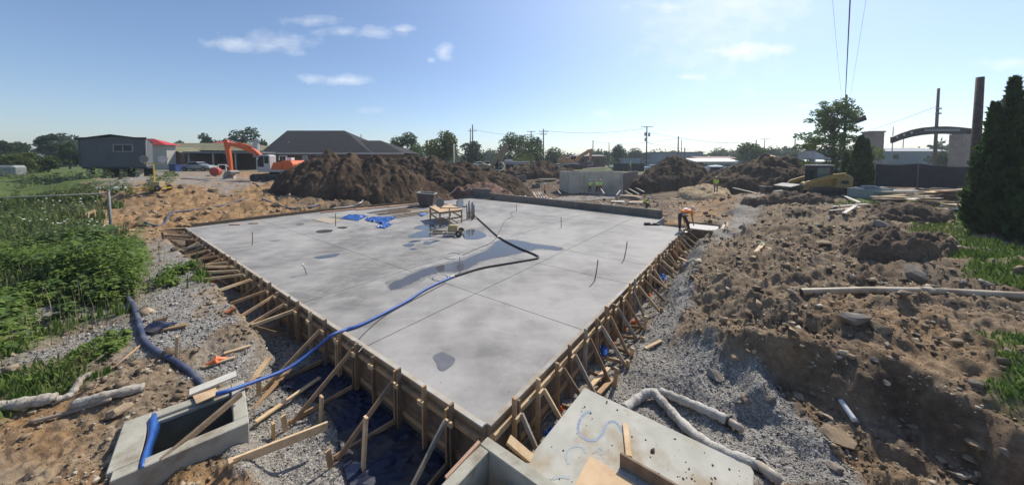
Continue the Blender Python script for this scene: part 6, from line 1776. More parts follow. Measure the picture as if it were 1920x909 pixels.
# ================================================================== buildings
SIDING = mat('dark_grey_siding', (.085, .092, .10), (.12, .125, .135), .6, .8, .25, 14, c3=(.10, .115, .12), s3=.4)
ROOFD = mat('dark_shingles', (.013, .014, .017), (.028, .028, .032), 1.2, .9, .4, 20)
BRICKD = mat('dark_brick', (.10, .06, .045), (.16, .10, .075), 4, .9)
BRICKL = mat('brown_brick', (.19, .115, .08), (.26, .17, .12), 3, .9, c3=(.22, .15, .11), s3=1)
OLIVE = mat('olive_roof', (.15, .14, .075), (.21, .20, .12), 1, .9)
REDR = mat('red_metal_roof', (.52, .04, .03), (.60, .06, .045), 1, .5)
FASC = mat('pale_fascia', (.42, .40, .35), (.50, .48, .43), 2, .7)
def quad(a, b, c, d, th=None):
    mb = MB(); mb.add([a, b, c, d], [(0, 1, 2, 3)]); return mb
# dark trailer on blocks
tl = at(211, 318, 36.5); gz0 = H(tl.x, tl.y); x0 = at(149, 300, 36.5).x; x1 = at(276, 300, 36.5).x; zt = at(211, 262, 36.5).z; zp = at(211, 254, 36.5).z; zb = at(211, 313, 36.5).z; yb = 36.5
tb_ = thing('site_trailer', (tl.x, yb, gz0), 'dark grey boarded house trailer on blocks with one double window', 'trailer')
for zz in np.arange(zb, zt - .05, .42):
    mb = MB(); mb.box(((x0 + x1) / 2, yb + .03, zz + .205), (x1 - x0, .05, .405)); mb.build('siding_board', SIDING, tb_)
mb = MB(); mb.extr([Vector((x0 + .02, yb + .06, zb)), Vector((x1 - .02, yb + .06, zb)), Vector((x1 - .02, yb + .06, zt)), Vector(((x0 + x1) / 2, yb + .06, zp - .1)), Vector((x0 + .02, yb + .06, zt))], (-7.2, 7.0, 0)); mb.build('shell', SIDING, tb_)
xm = (x0 + x1) / 2
for sx, xa in ((-1, x0 - .2), (1, x1 + .2)):
    mb = MB(); mb.extr([Vector((xa, yb - .2, zt - .02)), Vector((xm, yb - .2, zp)), Vector((xm, yb - .2, zp + .12)), Vector((xa, yb - .2, zt + .10))], (-7.4, 7.4, 0)); mb.build('roof', ROOFD, tb_)
for sx in (x0 + .04, x1 - .04):
    mb = MB(); mb.box((sx, yb - .02, (zb + zt) / 2), (.12, .04, zt - zb)); mb.build('corner_trim', FASC if sx > xm else SIDING, tb_)
wx0, wx1, wz0, wz1 = at(197, 0, yb).x, at(236, 0, yb).x, at(0, 285, yb).z, at(0, 270.5, yb).z
mb = MB(); mb.box(((wx0 + wx1) / 2, yb - .02, (wz0 + wz1) / 2), (wx1 - wx0, .06, wz1 - wz0)); wf = mb.build('window_frame', mat('grey_frame', (.24, .23, .25), (.3, .3, .31), 3, .6), tb_)
for k in (0, 1):
    cx_ = wx0 + (wx1 - wx0) * (.27 + .46 * k); mb = MB(); mb.box((cx_, yb - .055, (wz0 + wz1) / 2), ((wx1 - wx0) * .40, .02, (wz1 - wz0) * .78)); mb.build('pane', GLASSD, wf)
for px in (170, 200, 232, 262):
    q = at(px, 320, yb + 1.0); mb = MB(); mb.box((q.x, q.y, (gz0 + zb) / 2 - .1), (.45, .45, zb - gz0 + .2)); mb.build('support_block', CONC, tb_)
for px in (212, 240):
    q = at(px, 326, yb + 3.2); mb = MB(); mb.cyl((q.x, q.y, gz0 + .5), (q.x + .3, q.y, gz0 + .5), .5, 14); mb.build('wheel', BLACK, tb_)
# floor frame, then a dark panel painting the shade in the open gap
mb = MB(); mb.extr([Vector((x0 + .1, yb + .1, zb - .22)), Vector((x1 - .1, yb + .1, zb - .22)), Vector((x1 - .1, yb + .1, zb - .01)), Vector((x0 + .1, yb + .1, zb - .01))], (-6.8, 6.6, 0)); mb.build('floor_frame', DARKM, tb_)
mb = MB(); mb.extr([Vector((x0 + .4, yb + 1.8, gz0 - .2)), Vector((x1 - 1.2, yb + 1.8, gz0 - .2)), Vector((x1 - 1.2, yb + 1.8, zb - .23)), Vector((x0 + .4, yb + 1.8, zb - .23))], (-.15, .15, 0)); mb.build('gap_shade_panel', DARKM, tb_)
# clutter under and before it
for (px, py, s, lab, m) in [(262, 322, .55, 'pale concrete block under the right end of the dark trailer', WHITE), (272, 320, .45, 'grey block beside the pale block under the dark trailer', CONC), (225, 324, .4, 'low sawhorse shape under the dark trailer', WOOD), (150, 330, .5, 'mossy log left of the dark trailer', OLIVE)]:
    q = GZ_(px, py); mb = MB(); mb.box(q + Vector((0, 0, s * .4)), (s * 1.3, s, s * .8), rz=random.uniform(0, 1)); mb.box(q + Vector((.2, .1, s * .9)), (s * .7, s * .6, s * .3), rz=1); tag(mb.build('site_clutter', m, bevel=.03), lab, 'clutter')
q0 = at(204, 347, 27.0); q0 = Vector((q0.x, q0.y, H(q0.x, q0.y)))
mb = MB(); mb.bar(q0 + Vector((-1.0, -.1, .18)), q0 + Vector((1.0, .15, .2)), .8, .36, ch=.1); tag(mb.build('white_roll', mat('white_wrap', (.62, .60, .58), (.72, .70, .68), 3, .7)), 'white wrapped bundle lying on the grass before the dark trailer', 'bundle')
q = GZ_(16, 330); mb = MB(); mb.box(q + Vector((0, 0, .6)), (2.6, 1.6, 1.5), rz=.2); tag(mb.build('grey_tank', mat('tank_grey', (.20, .22, .22), (.28, .3, .3), 2, .7), bevel=.25), 'grey boxy tank in the meadow at far left edge', 'tank')
# red roofed building behind the trailer
rb = thing('red_roof_house', at(300, 305, 54), 'low building with a bright red roof right of the dark trailer', 'building')
a_, b_ = at(262, 300, 54), at(313, 300, 54)
zr0, zr1, zw = at(0, 272, 54).z, at(0, 261, 56).z, H(a_.x, 54)
mb = MB(); mb.prism([(a_.x, 54), (b_.x, 54), (b_.x, 55.5), (a_.x, 55.5)], zw, zr0); mb.build('wall', FASC, rb)
mb = MB(); mb.add([Vector((a_.x - .5, 53.5, zr0)), Vector((b_.x + .5, 53.5, zr0)), Vector((b_.x - 3.0, 54.8, zr1)), Vector((a_.x - .5, 54.8, zr1)), Vector((a_.x - .5, 56, zr0)), Vector((b_.x + .5, 56, zr0))], [(0, 1, 2, 3), (3, 2, 5, 4), (1, 5, 2), (0, 3, 4), (0, 4, 5, 1)]); mb.build('roof', REDR, rb)
rb2 = thing('red_roof_shed', at(395, 300, 75), 'small red roof showing behind the orange excavator boom', 'building')
a_, b_ = at(372, 300, 75), at(418, 300, 75); zr0, zr1 = at(0, 273, 75).z, at(0, 264, 75).z
mb = MB(); mb.prism([(a_.x, 75), (b_.x, 75), (b_.x, 80), (a_.x, 80)], 1.8, zr0); mb.build('wall', FASC, rb2)
mb = MB(); mb.add([Vector((a_.x - .4, 74.6, zr0)), Vector((b_.x + .4, 74.6, zr0)), Vector((b_.x, 77.5, zr1)), Vector((a_.x + 4, 77.5, zr1)), Vector((a_.x - .4, 80.4, zr0)), Vector((b_.x + .4, 80.4, zr0))], [(0, 1, 2, 3), (3, 2, 5, 4), (1, 5, 2), (0, 3, 4), (0, 4, 5, 1)]); mb.build('roof', REDR, rb2)
# brick house with olive roof and carport
hb_ = thing('brick_house', at(360, 310, 56), 'low brown brick house with an olive roof and a dark open carport', 'house')
Y0 = 56.0; X = lambda px, Y=Y0: at(px, 300, Y).x
Zp = lambda py, Y=Y0: at(960, py, Y).z
zg_ = H(X(340), Y0)
mb = MB(); mb.prism([(X(286), Y0), (X(346), Y0), (X(346), 66), (X(286), 66)], zg_ - .3, Zp(290)); mb.build('wall', BRICKL, hb_)
mb = MB(); mb.extr([Vector((X(286), Y0 - .01, Zp(290))), Vector((X(346), Y0 - .01, Zp(290))), Vector((X(316), Y0 - .01, Zp(278.5)))], (0, 9, 0)); mb.build('gable', BRICKL, hb_)
for pa, pb in ((280, 316), (316, 352)):
    za, zb2 = (Zp(291.5), Zp(277.5)) if pa == 280 else (Zp(277.5), Zp(291.5))
    mb = MB(); mb.extr([Vector((X(pa), Y0 - .5, za)), Vector((X(pb), Y0 - .5, zb2)), Vector((X(pb), Y0 - .5, zb2 + .25)), Vector((X(pa), Y0 - .5, za + .25))], (0, 10, 0)); mb.build('roof', OLIVE, hb_)
mb = MB(); mb.add([Vector((X(275, 60), 60, Zp(281, 60))), Vector((X(490, 60), 60, Zp(283, 60))), Vector((X(470, 66), 66, Zp(268.5, 66))), Vector((X(285, 66), 66, Zp(268.5, 66))), Vector((X(275, 60), 72, Zp(281, 60))), Vector((X(490, 60), 72, Zp(283, 60)))], [(0, 1, 2, 3), (3, 2, 5, 4), (1, 5, 2), (0, 3, 4), (0, 4, 5, 1)]); mb.build('roof', OLIVE, hb_)
mb = MB(); mb.prism([(X(348), 63), (X(490), 63), (X(490), 71), (X(348), 71)], zg_ - .3, Zp(283, 60) + .0); mb.build('wall', BRICKD, hb_)
mb = MB(); mb.box(((X(346) + X(486)) / 2, Y0 + 3, Zp(286)), (X(486) - X(346), 6.6, .3)); mb.build('carport_roof', mat('carport_grey', (.16, .165, .17), (.22, .22, .23), 2, .7), hb_)
for px in (352, 398, 440, 480):
    mb = MB(); mb.box((X(px), Y0 + .2, (zg_ + Zp(286)) / 2), (.18, .18, Zp(286) - zg_)); mb.build('carport_post', FASC, hb_)
for px in (356, 400):
    mb = MB(); mb.box((X(px, 62.9) + 1.2, 62.95, Zp(298, 63)), (1.8, .08, 1.2)); mb.build('window', GLASSD, hb_)
mb = MB(); mb.box((X(303), Y0 - .03, Zp(299)), (1.2, .06, 2.0)); mb.build('door', mat('door_pale', (.4, .38, .34), None, rough=.6), hb_)
q = at(328, 314, 50); mb = MB(); mb.box((q.x, q.y, H(q.x, q.y) + .5), (1.0, .8, 1.0)); mb.box((q.x, q.y, H(q.x, q.y) + 1.05), (1.1, .9, .1)); tag(mb.build('waste_bin', mat('blue_bin', (.03, .06, .2), None, rough=.6)), 'dark blue bin by the brick house', 'bin')
# red round thing + white frame near excavator bucket
q = GZ_(405, 330); mb = MB(); mb.tube([q + Vector((-.1, .35, .55)), q + Vector((.1, -.35, .55))], .5, 16); tag(mb.build('red_drum', mat('red_drum', (.35, .05, .04), (.42, .08, .06), 4, .6)), 'red drum lying left of the excavator bucket', 'drum')
q = GZ_(418, 328); fr_ = thing('tubular_rack', q, 'white tubular frame between the red drum and excavator bucket', 'frame')
for a, b in (((-.5, 0, 0), (-.6, 0, 1.3)), ((.5, 0, 0), (.4, 0, 1.3)), ((-.6, 0, 1.3), (.4, 0, 1.3)), ((-.55, 0, .6), (.45, 0, .6)), ((.5, 0, 0), (1.0, .2, .7)), ((1.0, .2, .7), (.4, 0, 1.3))):
    mb = MB(); mb.tube([q + Vector(a), q + Vector(b)], .06, 8); mb.build('bar', WHITE, fr_)
# big dark roofed building
db = thing('dark_roof_building', at(610, 305, 64), 'wide low building under one huge dark hipped roof', 'building')
def hip(xa, xb, ya, yb_, ze, ra, rb_, zr, m=ROOFD, over=.0):
    ym = (ya + yb_) / 2
    mb = MB(); mb.add([Vector((xa, ya, ze)), Vector((xb, ya, ze)), Vector((xb, yb_, ze)), Vector((xa, yb_, ze)), Vector((ra, ym, zr)), Vector((rb_, ym, zr))], [(0, 1, 5, 4), (1, 2, 5), (2, 3, 4, 5), (3, 0, 4), (3, 2, 1, 0)])
    return mb.build('roof', m, db)
Ya = 60.0; ze = at(0, 286.5, Ya).z
hip(at(478, 0, Ya).x, at(690, 0, Ya).x, Ya, Ya + 16, ze, at(531, 0, Ya + 8).x, at(640, 0, Ya + 8).x, at(0, 245, Ya + 8).z)
hip(at(600, 0, Ya + .5).x, at(752, 0, Ya + .5).x, Ya + .5, Ya + 12, ze - .05, at(655, 0, Ya + 6).x, at(708, 0, Ya + 6).x, at(0, 263.5, Ya + 6).z)
mb = MB(); mb.prism([(at(484, 0, Ya).x, Ya + .6), (at(744, 0, Ya).x, Ya + .6), (at(744, 0, Ya).x, Ya + 11), (at(484, 0, Ya).x, Ya + 15)], 1.9, ze - .012); mb.build('wall', BRICKD, db)
mb = MB(); mb.box(((at(478, 0, Ya).x + at(752, 0, Ya).x) / 2, Ya - .06, ze - .14), (at(752, 0, Ya).x - at(478, 0, Ya).x + .2, .1, .34)); mb.build('fascia', FASC, db)
for px in (500, 526, 564, 590):
    mb = MB(); mb.box((at(px, 0, Ya + .6).x, Ya + .57, at(0, 297, Ya + .6).z), (.9, .08, 1.0)); wf = mb.build('window', WHITE if px == 564 else FASC, db)
    mb = MB(); mb.box((at(px, 0, Ya + .6).x, Ya + .52, at(0, 297, Ya + .6).z), (.7, .03, .8)); mb.build('pane', mat('pale_pane', (.35, .40, .40), None, rough=.15) if px == 564 else GLASSD, wf)
for (px, py) in ((541, 268), (551, 276)):
    q = at(px, py, Ya + 3.5); mb = MB(); mb.cyl(q - Vector((0, 0, .6)), q + Vector((0, 0, .25)), .14, 8); mb.build('roof_vent', STEEL, db)
q = at(480, 274, 58); mb = MB(); mb.cyl(q - Vector((0, 0, 2.0)), q + Vector((0, 0, .8)), .5, 12); mb.ball(q + Vector((.3, 0, 1.0)), .5, 10, 6); tag(mb.build('roof_fan', CABG), 'grey roof fan housing left of the dark roof', 'vent')
# far right buildings
def shed(px0, px1, ptop, pbot, Y, depth, name, label, wm, rm, rise=.0, cat='building', over=.3, wins=()):
    root = thing(name, at((px0 + px1) / 2, pbot, Y), label, cat)
    xa, xb = at(px0, 0, Y).x, at(px1, 0, Y).x; zt_, zb_ = at(0, ptop, Y).z, min(at(0, pbot, Y).z, 1.8)
    mb = MB(); mb.prism([(xa, Y), (xb, Y), (xb, Y + depth), (xa, Y + depth)], zb_, zt_); mb.build('wall', wm, root)
    if rise: 
        mb = MB(); mb.add([Vector((xa - over, Y - over, zt_ + .01)), Vector((xb + over, Y - over, zt_ + .01)), Vector((xb + over, Y + depth / 2, zt_ + rise)), Vector((xa - over, Y + depth / 2, zt_ + rise)), Vector((xb + over, Y + depth + over, zt_ + .01)), Vector((xa - over, Y + depth + over, zt_ + .01))], [(0, 1, 2, 3), (3, 2, 4, 5), (1, 4, 2), (0, 3, 5), (0, 5, 4, 1)]); mb.build('roof', rm, root)
    else:
        mb = MB(); mb.prism([(xa - over, Y - over), (xb + over, Y - over), (xb + over, Y + depth + over), (xa - over, Y + depth + over)], zt_ + .003, zt_ + .3); mb.build('roof', rm, root)
    for (a, b, c, d) in wins:
        mb = MB(); mb.box(((at(a, 0, Y).x + at(b, 0, Y).x) / 2, Y - .02, (at(0, c, Y).z + at(0, d, Y).z) / 2), (abs(at(b, 0, Y).x - at(a, 0, Y).x), .08, abs(at(0, c, Y).z - at(0, d, Y).z))); mb.build('window', GLASSD, root)
    return root
BLG = mat('blue_grey_cladding', (.20, .25, .30), (.26, .31, .36), .3, .7)
shed(1240, 1326, 286.5, 310, 118, 20, 'warehouse', 'blue grey warehouse with a flat dark roof line in the distance', BLG, mat('roof_grey', (.14, .15, .17), (.18, .19, .21), .5, .8), wins=((1246, 1250, 300, 306), (1254, 1258, 300, 306)))
shed(1313, 1396, 303, 320, 86, 10, 'long_white_building', 'long low building with a bright white canopy roof', mat('pale_wall', (.36, .36, .34), (.44, .44, .42), .5, .7), WHITE, .9, wins=((1326, 1336, 308, 311), (1340, 1350, 308, 311), (1354, 1364, 308, 311), (1368, 1378, 308, 311)))
shed(1318, 1390, 297, 303, 96, 8, 'red_roof_store', 'low brown roof behind the white canopy roof', BRICKL, mat('brown_roof', (.22, .13, .11), (.28, .17, .15), .5, .8), .6)
shed(1174, 1206, 299, 308, 100, 3, 'storage_container', 'blue grey storage container left of the warehouse', mat('container_blue', (.24, .31, .38), (.30, .37, .44), .5, .6), mat('container_top', (.3, .37, .43), None, rough=.6), cat='container')
shed(1208, 1236, 302, 310, 100, 3, 'storage_container', 'grey storage container right next to the blue one', BLG, MATS['container_top'], cat='container')
shed(1446, 1478, 297, 306, 104, 10, 'pale_house', 'small pale house with an orange brown roof far right of the ramp', WHITE, mat('tile_roof', (.40, .24, .13), (.46, .3, .18), .5, .8), 1.2, cat='house')
shed(1640, 1822, 284, 312, 66, 16, 'grey_warehouse', 'long grey building behind the arch and black fence', mat('grey_cladding', (.26, .29, .32), (.32, .35, .37), .3, .7), mat('grey_roof', (.22, .25, .28), (.28, .31, .34), .4, .7), 1.0, wins=((1656, 1664, 296, 306), (1690, 1700, 290, 298)))
shed(1084, 1138, 293, 309, 98, 10, 'brick_store', 'low dark brick building right of the raised hood excavator', BRICKD, mat('store_roof', (.16, .14, .14), (.22, .2, .2), .5, .8), .5, wins=((1092, 1098, 299, 304), (1106, 1112, 299, 304), (1120, 1126, 299, 304)))
shed(1520, 1600, 303, 312, 70, 8, 'pale_green_shed', 'pale green shed seen through the airy tree', mat('pale_green', (.35, .48, .42), (.42, .54, .48), .5, .7), WHITE, .4)
# ================================================================== fences
BLKF = mat('black_screen', (.020, .022, .026), (.038, .04, .045), 1.2, .8, .3, 6)
def screen_fence(pts, h, label, seg=2.6, name='screen_fence', sag=.10):
    root = thing(name, pts[0], label, 'fence')
    P = [Vector((p[0], p[1], 0)) for p in pts]
    for i in range(len(P) - 1):
        L = (P[i + 1] - P[i]).length; n_ = max(1, round(L / seg))
        for k in range(n_):
            a, b = P[i].lerp(P[i + 1], k / n_), P[i].lerp(P[i + 1], (k + 1) / n_)
            za, zb2 = H(a.x, a.y), H(b.x, b.y)
            mb = MB(); mb.tube([Vector((a.x, a.y, za - .3)), Vector((a.x, a.y, za + h + .06))], .04, 6); mb.build('post', GALV, root)
            vs = []; d_ = (b - a).normalized(); nn = Vector((-d_.y, d_.x, 0))
            for j in range(9):
                s = j / 8; q_ = a.lerp(b, s); zz = za + (zb2 - za) * s; w_ = .05 * math.sin(s * 9 + k) + .06
                vs += [Vector((q_.x, q_.y, zz + .02)) + nn * w_, Vector((q_.x, q_.y, zz + h - sag * math.sin(PI * s))) + nn * (w_ * .4)]
            mb = MB(); mb.add(vs, [(2 * j, 2 * j + 2, 2 * j + 3, 2 * j + 1) for j in range(8)]); o = mb.build('screen_panel', BLKF, root); md = o.modifiers.new('thick', 'SOLIDIFY'); md.thickness = .01
            mb = MB(); mb.tube([Vector((a.x, a.y, za + h)), Vector((b.x, b.y, zb2 + h))], .025, 6); mb.build('top_rail', GALV, root)
    return root
fpt = [at(1640, 345, 31.5), at(1720, 345, 30.0), at(1820, 345, 28.0)]
screen_fence(fpt, 2.25, 'black mesh covered fence under the arch', 2.4)
screen_fence([at(1150, 318, 78), at(1208, 318, 76)], 1.9, 'low black screened fence far behind the foundation walls', 3)
screen_fence([at(1240, 318, 74), at(1318, 318, 72)], 2.0, 'low black screened fence before the warehouse', 3)
# ================================================================== arch, columns, poles, wires
STN = mat('arch_stone', (.26, .22, .20), (.34, .30, .27), 1.5, .9, .3, 8)
STEELB = mat('arch_steel', (.025, .022, .025), (.045, .04, .045), 3, .6)
Yc = 43.0
ar = thing('entrance_arch', at(1661, 310, Yc), 'dark curved entrance arch with pale emblems on brick columns', 'arch')
xa, xb = at(1650, 0, Yc).x, at(1671, 0, Yc).x; zt_ = at(0, 247, Yc).z
zz = .8; k = 0
while zz < zt_ - .2:
    mb = MB(); mb.box(((xa + xb) / 2, Yc + .7, zz + .245), (xb - xa - (.0 if k % 2 else .02), 1.4, .485)); mb.build('stone_course', STN, ar); zz += .49; k += 1
mb = MB(); mb.box(((xa + xb) / 2, Yc + .7, zz + .10), (xb - xa + .2, 1.6, .2)); mb.build('column_cap', STN, ar)
xa2, xb2 = at(1822, 0, Yc).x, at(1846, 0, Yc).x
mb = MB(); mb.box(((xa2 + xb2) / 2, Yc + .7, zt_ / 2 + .2), (xb2 - xa2, 1.4, zt_ - 1.0)); mb.build('column', STN, ar)
cpx = [(1674, 257), (1690, 250), (1710, 243.5), (1730, 239.5), (1752, 237.5), (1775, 237), (1800, 238.5), (1822, 241)]
hb2 = [11.5, 12.5, 13.5, 14, 14, 14, 14, 14]
top = [at(a, b, Yc + .7) for a, b in cpx]; bot = [at(a, b + q_, Yc + .7) for (a, b), q_ in zip(cpx, hb2)]
for i in range(len(cpx) - 1):
    mb = MB(); mb.extr([top[i], top[i + 1], bot[i + 1], bot[i]], (0, .3, 0)); mb.build('arch_beam', STEELB, ar)
mb = MB(); mb.extr([at(1812, 246, Yc + .7), at(1822, 246, Yc + .7), at(1824, 292, Yc + .7), at(1816, 285, Yc + .7)], (0, .3, 0)); mb.build('arch_leg', STEELB, ar)
EMB = mat('emblem_pale', (.50, .50, .48), None, rough=.6)
for (a, b, r_) in ((1682, 257.5, .14), (1695, 253, .15), (1709, 249, .17)):
    q = at(a, b, Yc + .68); mb = MB(); mb.tube([q, q + Vector((0, -.03, 0))], r_, 12); mb.build('emblem', EMB, ar)
mb = MB(); mb.extr([at(1733, 242, Yc + .68), at(1800, 241.5, Yc + .68), at(1800, 246, Yc + .68), at(1733, 246.5, Yc + .68)], (0, -.02, 0)); mb.build('name_panel', mat('name_panel', (.20, .19, .2), (.34, .33, .33), 9, .6), ar)
POLE = mat('pole_wood', (.10, .075, .06), (.16, .12, .10), 6, .9, .4, 30)
def upole(px, ptop, Y, label, wd=.16, arms=(), trans=(), m=POLE, name='utility_pole', zbase=None):
    t_ = at(px, ptop, Y); zb_ = min(H(t_.x, t_.y), 2.2) - .3 if zbase is None else zbase
    wd *= math.cos(math.atan((px - CX) / FPX)) ** .8
    root = thing(name, (t_.x, t_.y, zb_), label, 'utility pole')
    mb = MB(); mb.tube([(t_.x, t_.y, zb_), (t_.x, t_.y, t_.z)], [wd * 1.25, wd * .85], 8); mb.build('pole', m, root, smooth=True)
    for (py, half) in arms:
        z = at(0, py, Y).z; mb = MB(); mb.box((t_.x, t_.y - .15, z), (half * 2, .12, .12)); mb.build('cross_arm', m, root)
        for s in (-.9, -.45, .45, .9):
            mb = MB(); mb.cyl((t_.x + half * s, t_.y - .15, z + .05), (t_.x + half * s, t_.y - .15, z + .28), .05, 6); mb.build('insulator', CABG, root)
    for (py, dx) in trans:
        z = at(0, py, Y).z; mb = MB(); mb.cyl((t_.x + dx, t_.y - .3, z - .45), (t_.x + dx, t_.y - .3, z + .45), .27, 10); mb.build('transformer', CABG, root)
    return t_
W_ = {}
W_['a'] = upole(886, 234, 92, 'taller of the twin utility poles beside the grey green tree', .18, ((246, 1.2),))
W_['b'] = upole(882, 241, 96, 'shorter of the twin utility poles beside the grey green tree', .15)
W_['c'] = upole(996, 246, 96, 'utility pole with a crossarm in front of the large middle tree', .16, ((247, 1.3),))
W_['d'] = upole(1019, 242, 88, 'utility pole with a high crossarm right of the large middle tree', .17, ((247, 1.3), (252, 1.0)))
W_['e'] = upole(1007, 257, 110, 'thin utility pole just behind the large middle tree', .13)
W_['f'] = upole(1112, 263, 110, 'plain utility pole right of the raised hood excavator', .17)
W_['g'] = upole(1142, 268, 112, 'short utility pole beside the rounded dark tree', .14)
W_['h'] = upole(1213, 237, 84, 'tall utility pole with transformers and a crossarm left of the warehouse', .17, ((238, 1.5),), ((252, -.5), (253, .5), (262, -.4)))
W_['i'] = upole(1272, 256, 90, 'thick dark utility pole in front of the warehouse', .19)
W_['j'] = upole(1278, 262, 110, 'thin utility pole right of the thick dark one', .14)
W_['k'] = upole(1284, 277, 92, 'short thick pole before the warehouse', .17)
W_['l'] = upole(1418, 262, 100, 'plain utility pole above the bushy green trees', .18)
W_['m'] = upole(1434, 261, 112, 'utility pole with a crossarm above the bushy green trees', .15, ((261, 1.6),))
W_['n'] = upole(1491, 261, 96, 'plain utility pole left of the airy tree', .18)
W_['o'] = upole(677, 252, 90, 'short pole showing above the dark roof', .14)
W_['p'] = upole(851, 270, 60, 'thin white pole before the yellow green tree', .09, m=WHITE, name='white_pole')
W_['q'] = upole(1760, 166, 56, 'tall dark utility pole seen through the arch', .30, ((205, .5), (214, .5)))
W_['r'] = upole(1587, 178, 37, 'tall grey utility pole standing in the airy tree', .17)
W_['s'] = upole(1838, 145, 15.3, 'thick weathered pole rising left of the tallest cypress', .24, zbase=.4)
W_['t'] = upole(1675, 238, 60, 'thin steel pole beside the stone arch column', .10, m=STEEL)
W_['u'] = upole(1694, 260, 80, 'small pole with a crossarm framed by the arch', .12, ((284, 1.0),))
W_['v'] = upole(1762, 290, 118, 'tiny pole', .1) if False else None
q = at(1612, 224, 37); mb = MB(); mb.box(q, (1.1, .5, .6), rot=Matrix.Rotation(R(-20), 3, 'Y')); mb.bar(q + Vector((-.3, 0, 0)), Vector((W_['r'].x, W_['r'].y, q.z - .4)), .08, .08); tag(mb.build('pole_lamp', DARKM, bevel=.05), 'dark floodlight on a bracket right of the airy tree', 'lamp')
a_, b_ = at(1519, 312, 47), at(1528, 262, 47)
mb = MB(); mb.tube([Vector((a_.x + .3, 47, .8)), Vector((a_.x + .3, 47, b_.z))], [.42, .28], 10); mb.box((a_.x + .3, 47, b_.z + .03), (.75, .75, .1)); tag(mb.build('signpost', mat('sign_grey', (.38, .40, .45), (.46, .48, .52), 3, .6)), 'pale grey tapered signpost left of the airy tree trunk', 'post')
WIREM = mat('wire_dark', (.03, .03, .035), None, rough=.6)
def wire(a, b, sag, r_, label, name='overhead_wire', group=None):
    P = [a.lerp(b, k / 14) - Vector((0, 0, sag * 4 * (k / 14) * (1 - k / 14))) for k in range(15)]
    mb = MB(); mb.tube(P, r_, 5, caps=False); return tag(mb.build(name, WIREM), label, 'wire', group)
tp = W_['r']
# three lines running from the grey pole over the viewer's head
wire(tp + Vector((-.1, 0, -.1)), Vector((7.75, 7.5, 14.2)), .5, .032, 'thick overhead cable hanging from the grey utility pole, middle one of three')
wire(tp + Vector((-.5, 0, -.4)), Vector((6.5, 7.5, 14.2)), .5, .006, 'thin overhead wire left of the thick cable')
wire(tp + Vector((.4, 0, -.4)), Vector((8.8, 7.5, 14.2)), .5, .006, 'thin overhead wire right of the thick cable')
for n_, (p_, q_, dz) in enumerate([('d', 'h', -.4), ('h', 'm', -1.5), ('m', 'n', -.6), ('f', 'i', -.5), ('i', 'l', -.4), ('a', 'd', -1.2), ('o', 'a', -.5), ('h', 'l', -4.2), ('n', 'q', -3.0), ('l', 'n', -1.5), ('t', 'u', -1.0)]):
    if n_ in (6, 9, 10): continue
    names = {'a': 'taller twin pole', 'd': 'high crossarm pole', 'h': 'transformer pole', 'm': 'crossarm pole over bushy trees', 'n': 'pole left of the airy tree', 'f': 'plain pole', 'i': 'thick dark pole', 'l': 'plain pole over bushy trees', 'q': 'pole in the arch'}
    wire(W_[p_] + Vector((0, 0, dz)), W_[q_] + Vector((0, 0, dz)), 1.0, .03, 'wire from the %s to the %s' % (names[p_], names[q_]))
wire(W_['h'] + Vector((0, 0, -4)), at(1262, 282, 90), .4, .02, 'guy wire slanting right from the transformer pole')

# far wood closing the horizon
rng = np.random.default_rng(404); cents, rads = [], []
for k in range(560):
    a = R(rng.uniform(-64, 64)); d = rng.uniform(150, 215)
    hgt = 2.0 + 6.0 * abs(float(pnoise(np.array([a * 9.0]), np.array([3.3]), 5)[0])) * 1.3 + rng.uniform(0, 1.6)
    for zz in (1.5, hgt * .6, hgt):
        cents.append((d * math.sin(a), d * math.cos(a), 1.5 + zz * .8)); rads.append(rng.uniform(1.8, 3.0))
V, F = leaf_cloud(cents, rads, 42000, .75, rng)
tag(np_mesh('far_woods', V, F, leafmat('far_wood_leaf', (.05, .075, .045), (.075, .105, .06), .1)), 'hazy far wood along the horizon', None, None, 'stuff')
# ================================================================== loose stones, clods, grass and weeds
ICO_V, ICO_F = None, None
_bm = bmesh.new(); bmesh.ops.create_icosphere(_bm, subdivisions=1, radius=1.0)
ICO_V = np.array([v.co[:] for v in _bm.verts]); ICO_F = np.array([[v.index for v in f.verts] for f in _bm.faces]); _bm.free()
OCT_V = np.array([(1, 0, 0), (-1, 0, 0), (0, 1, 0), (0, -1, 0), (0, 0, 1), (0, 0, -1)], float)
OCT_F = np.array([(0, 2, 4), (2, 1, 4), (1, 3, 4), (3, 0, 4), (2, 0, 5), (1, 2, 5), (3, 1, 5), (0, 3, 5)])
def rotz(n, rng):
    q = rng.normal(size=(n, 4)); q /= np.linalg.norm(q, axis=1)[:, None]
    w_, x, y, z = q.T
    return np.stack([np.stack([1 - 2 * (y * y + z * z), 2 * (x * y - z * w_), 2 * (x * z + y * w_)], -1), np.stack([2 * (x * y + z * w_), 1 - 2 * (x * x + z * z), 2 * (y * z - x * w_)], -1), np.stack([2 * (x * z - y * w_), 2 * (y * z + x * w_), 1 - 2 * (x * x + y * y)], -1)], 1)
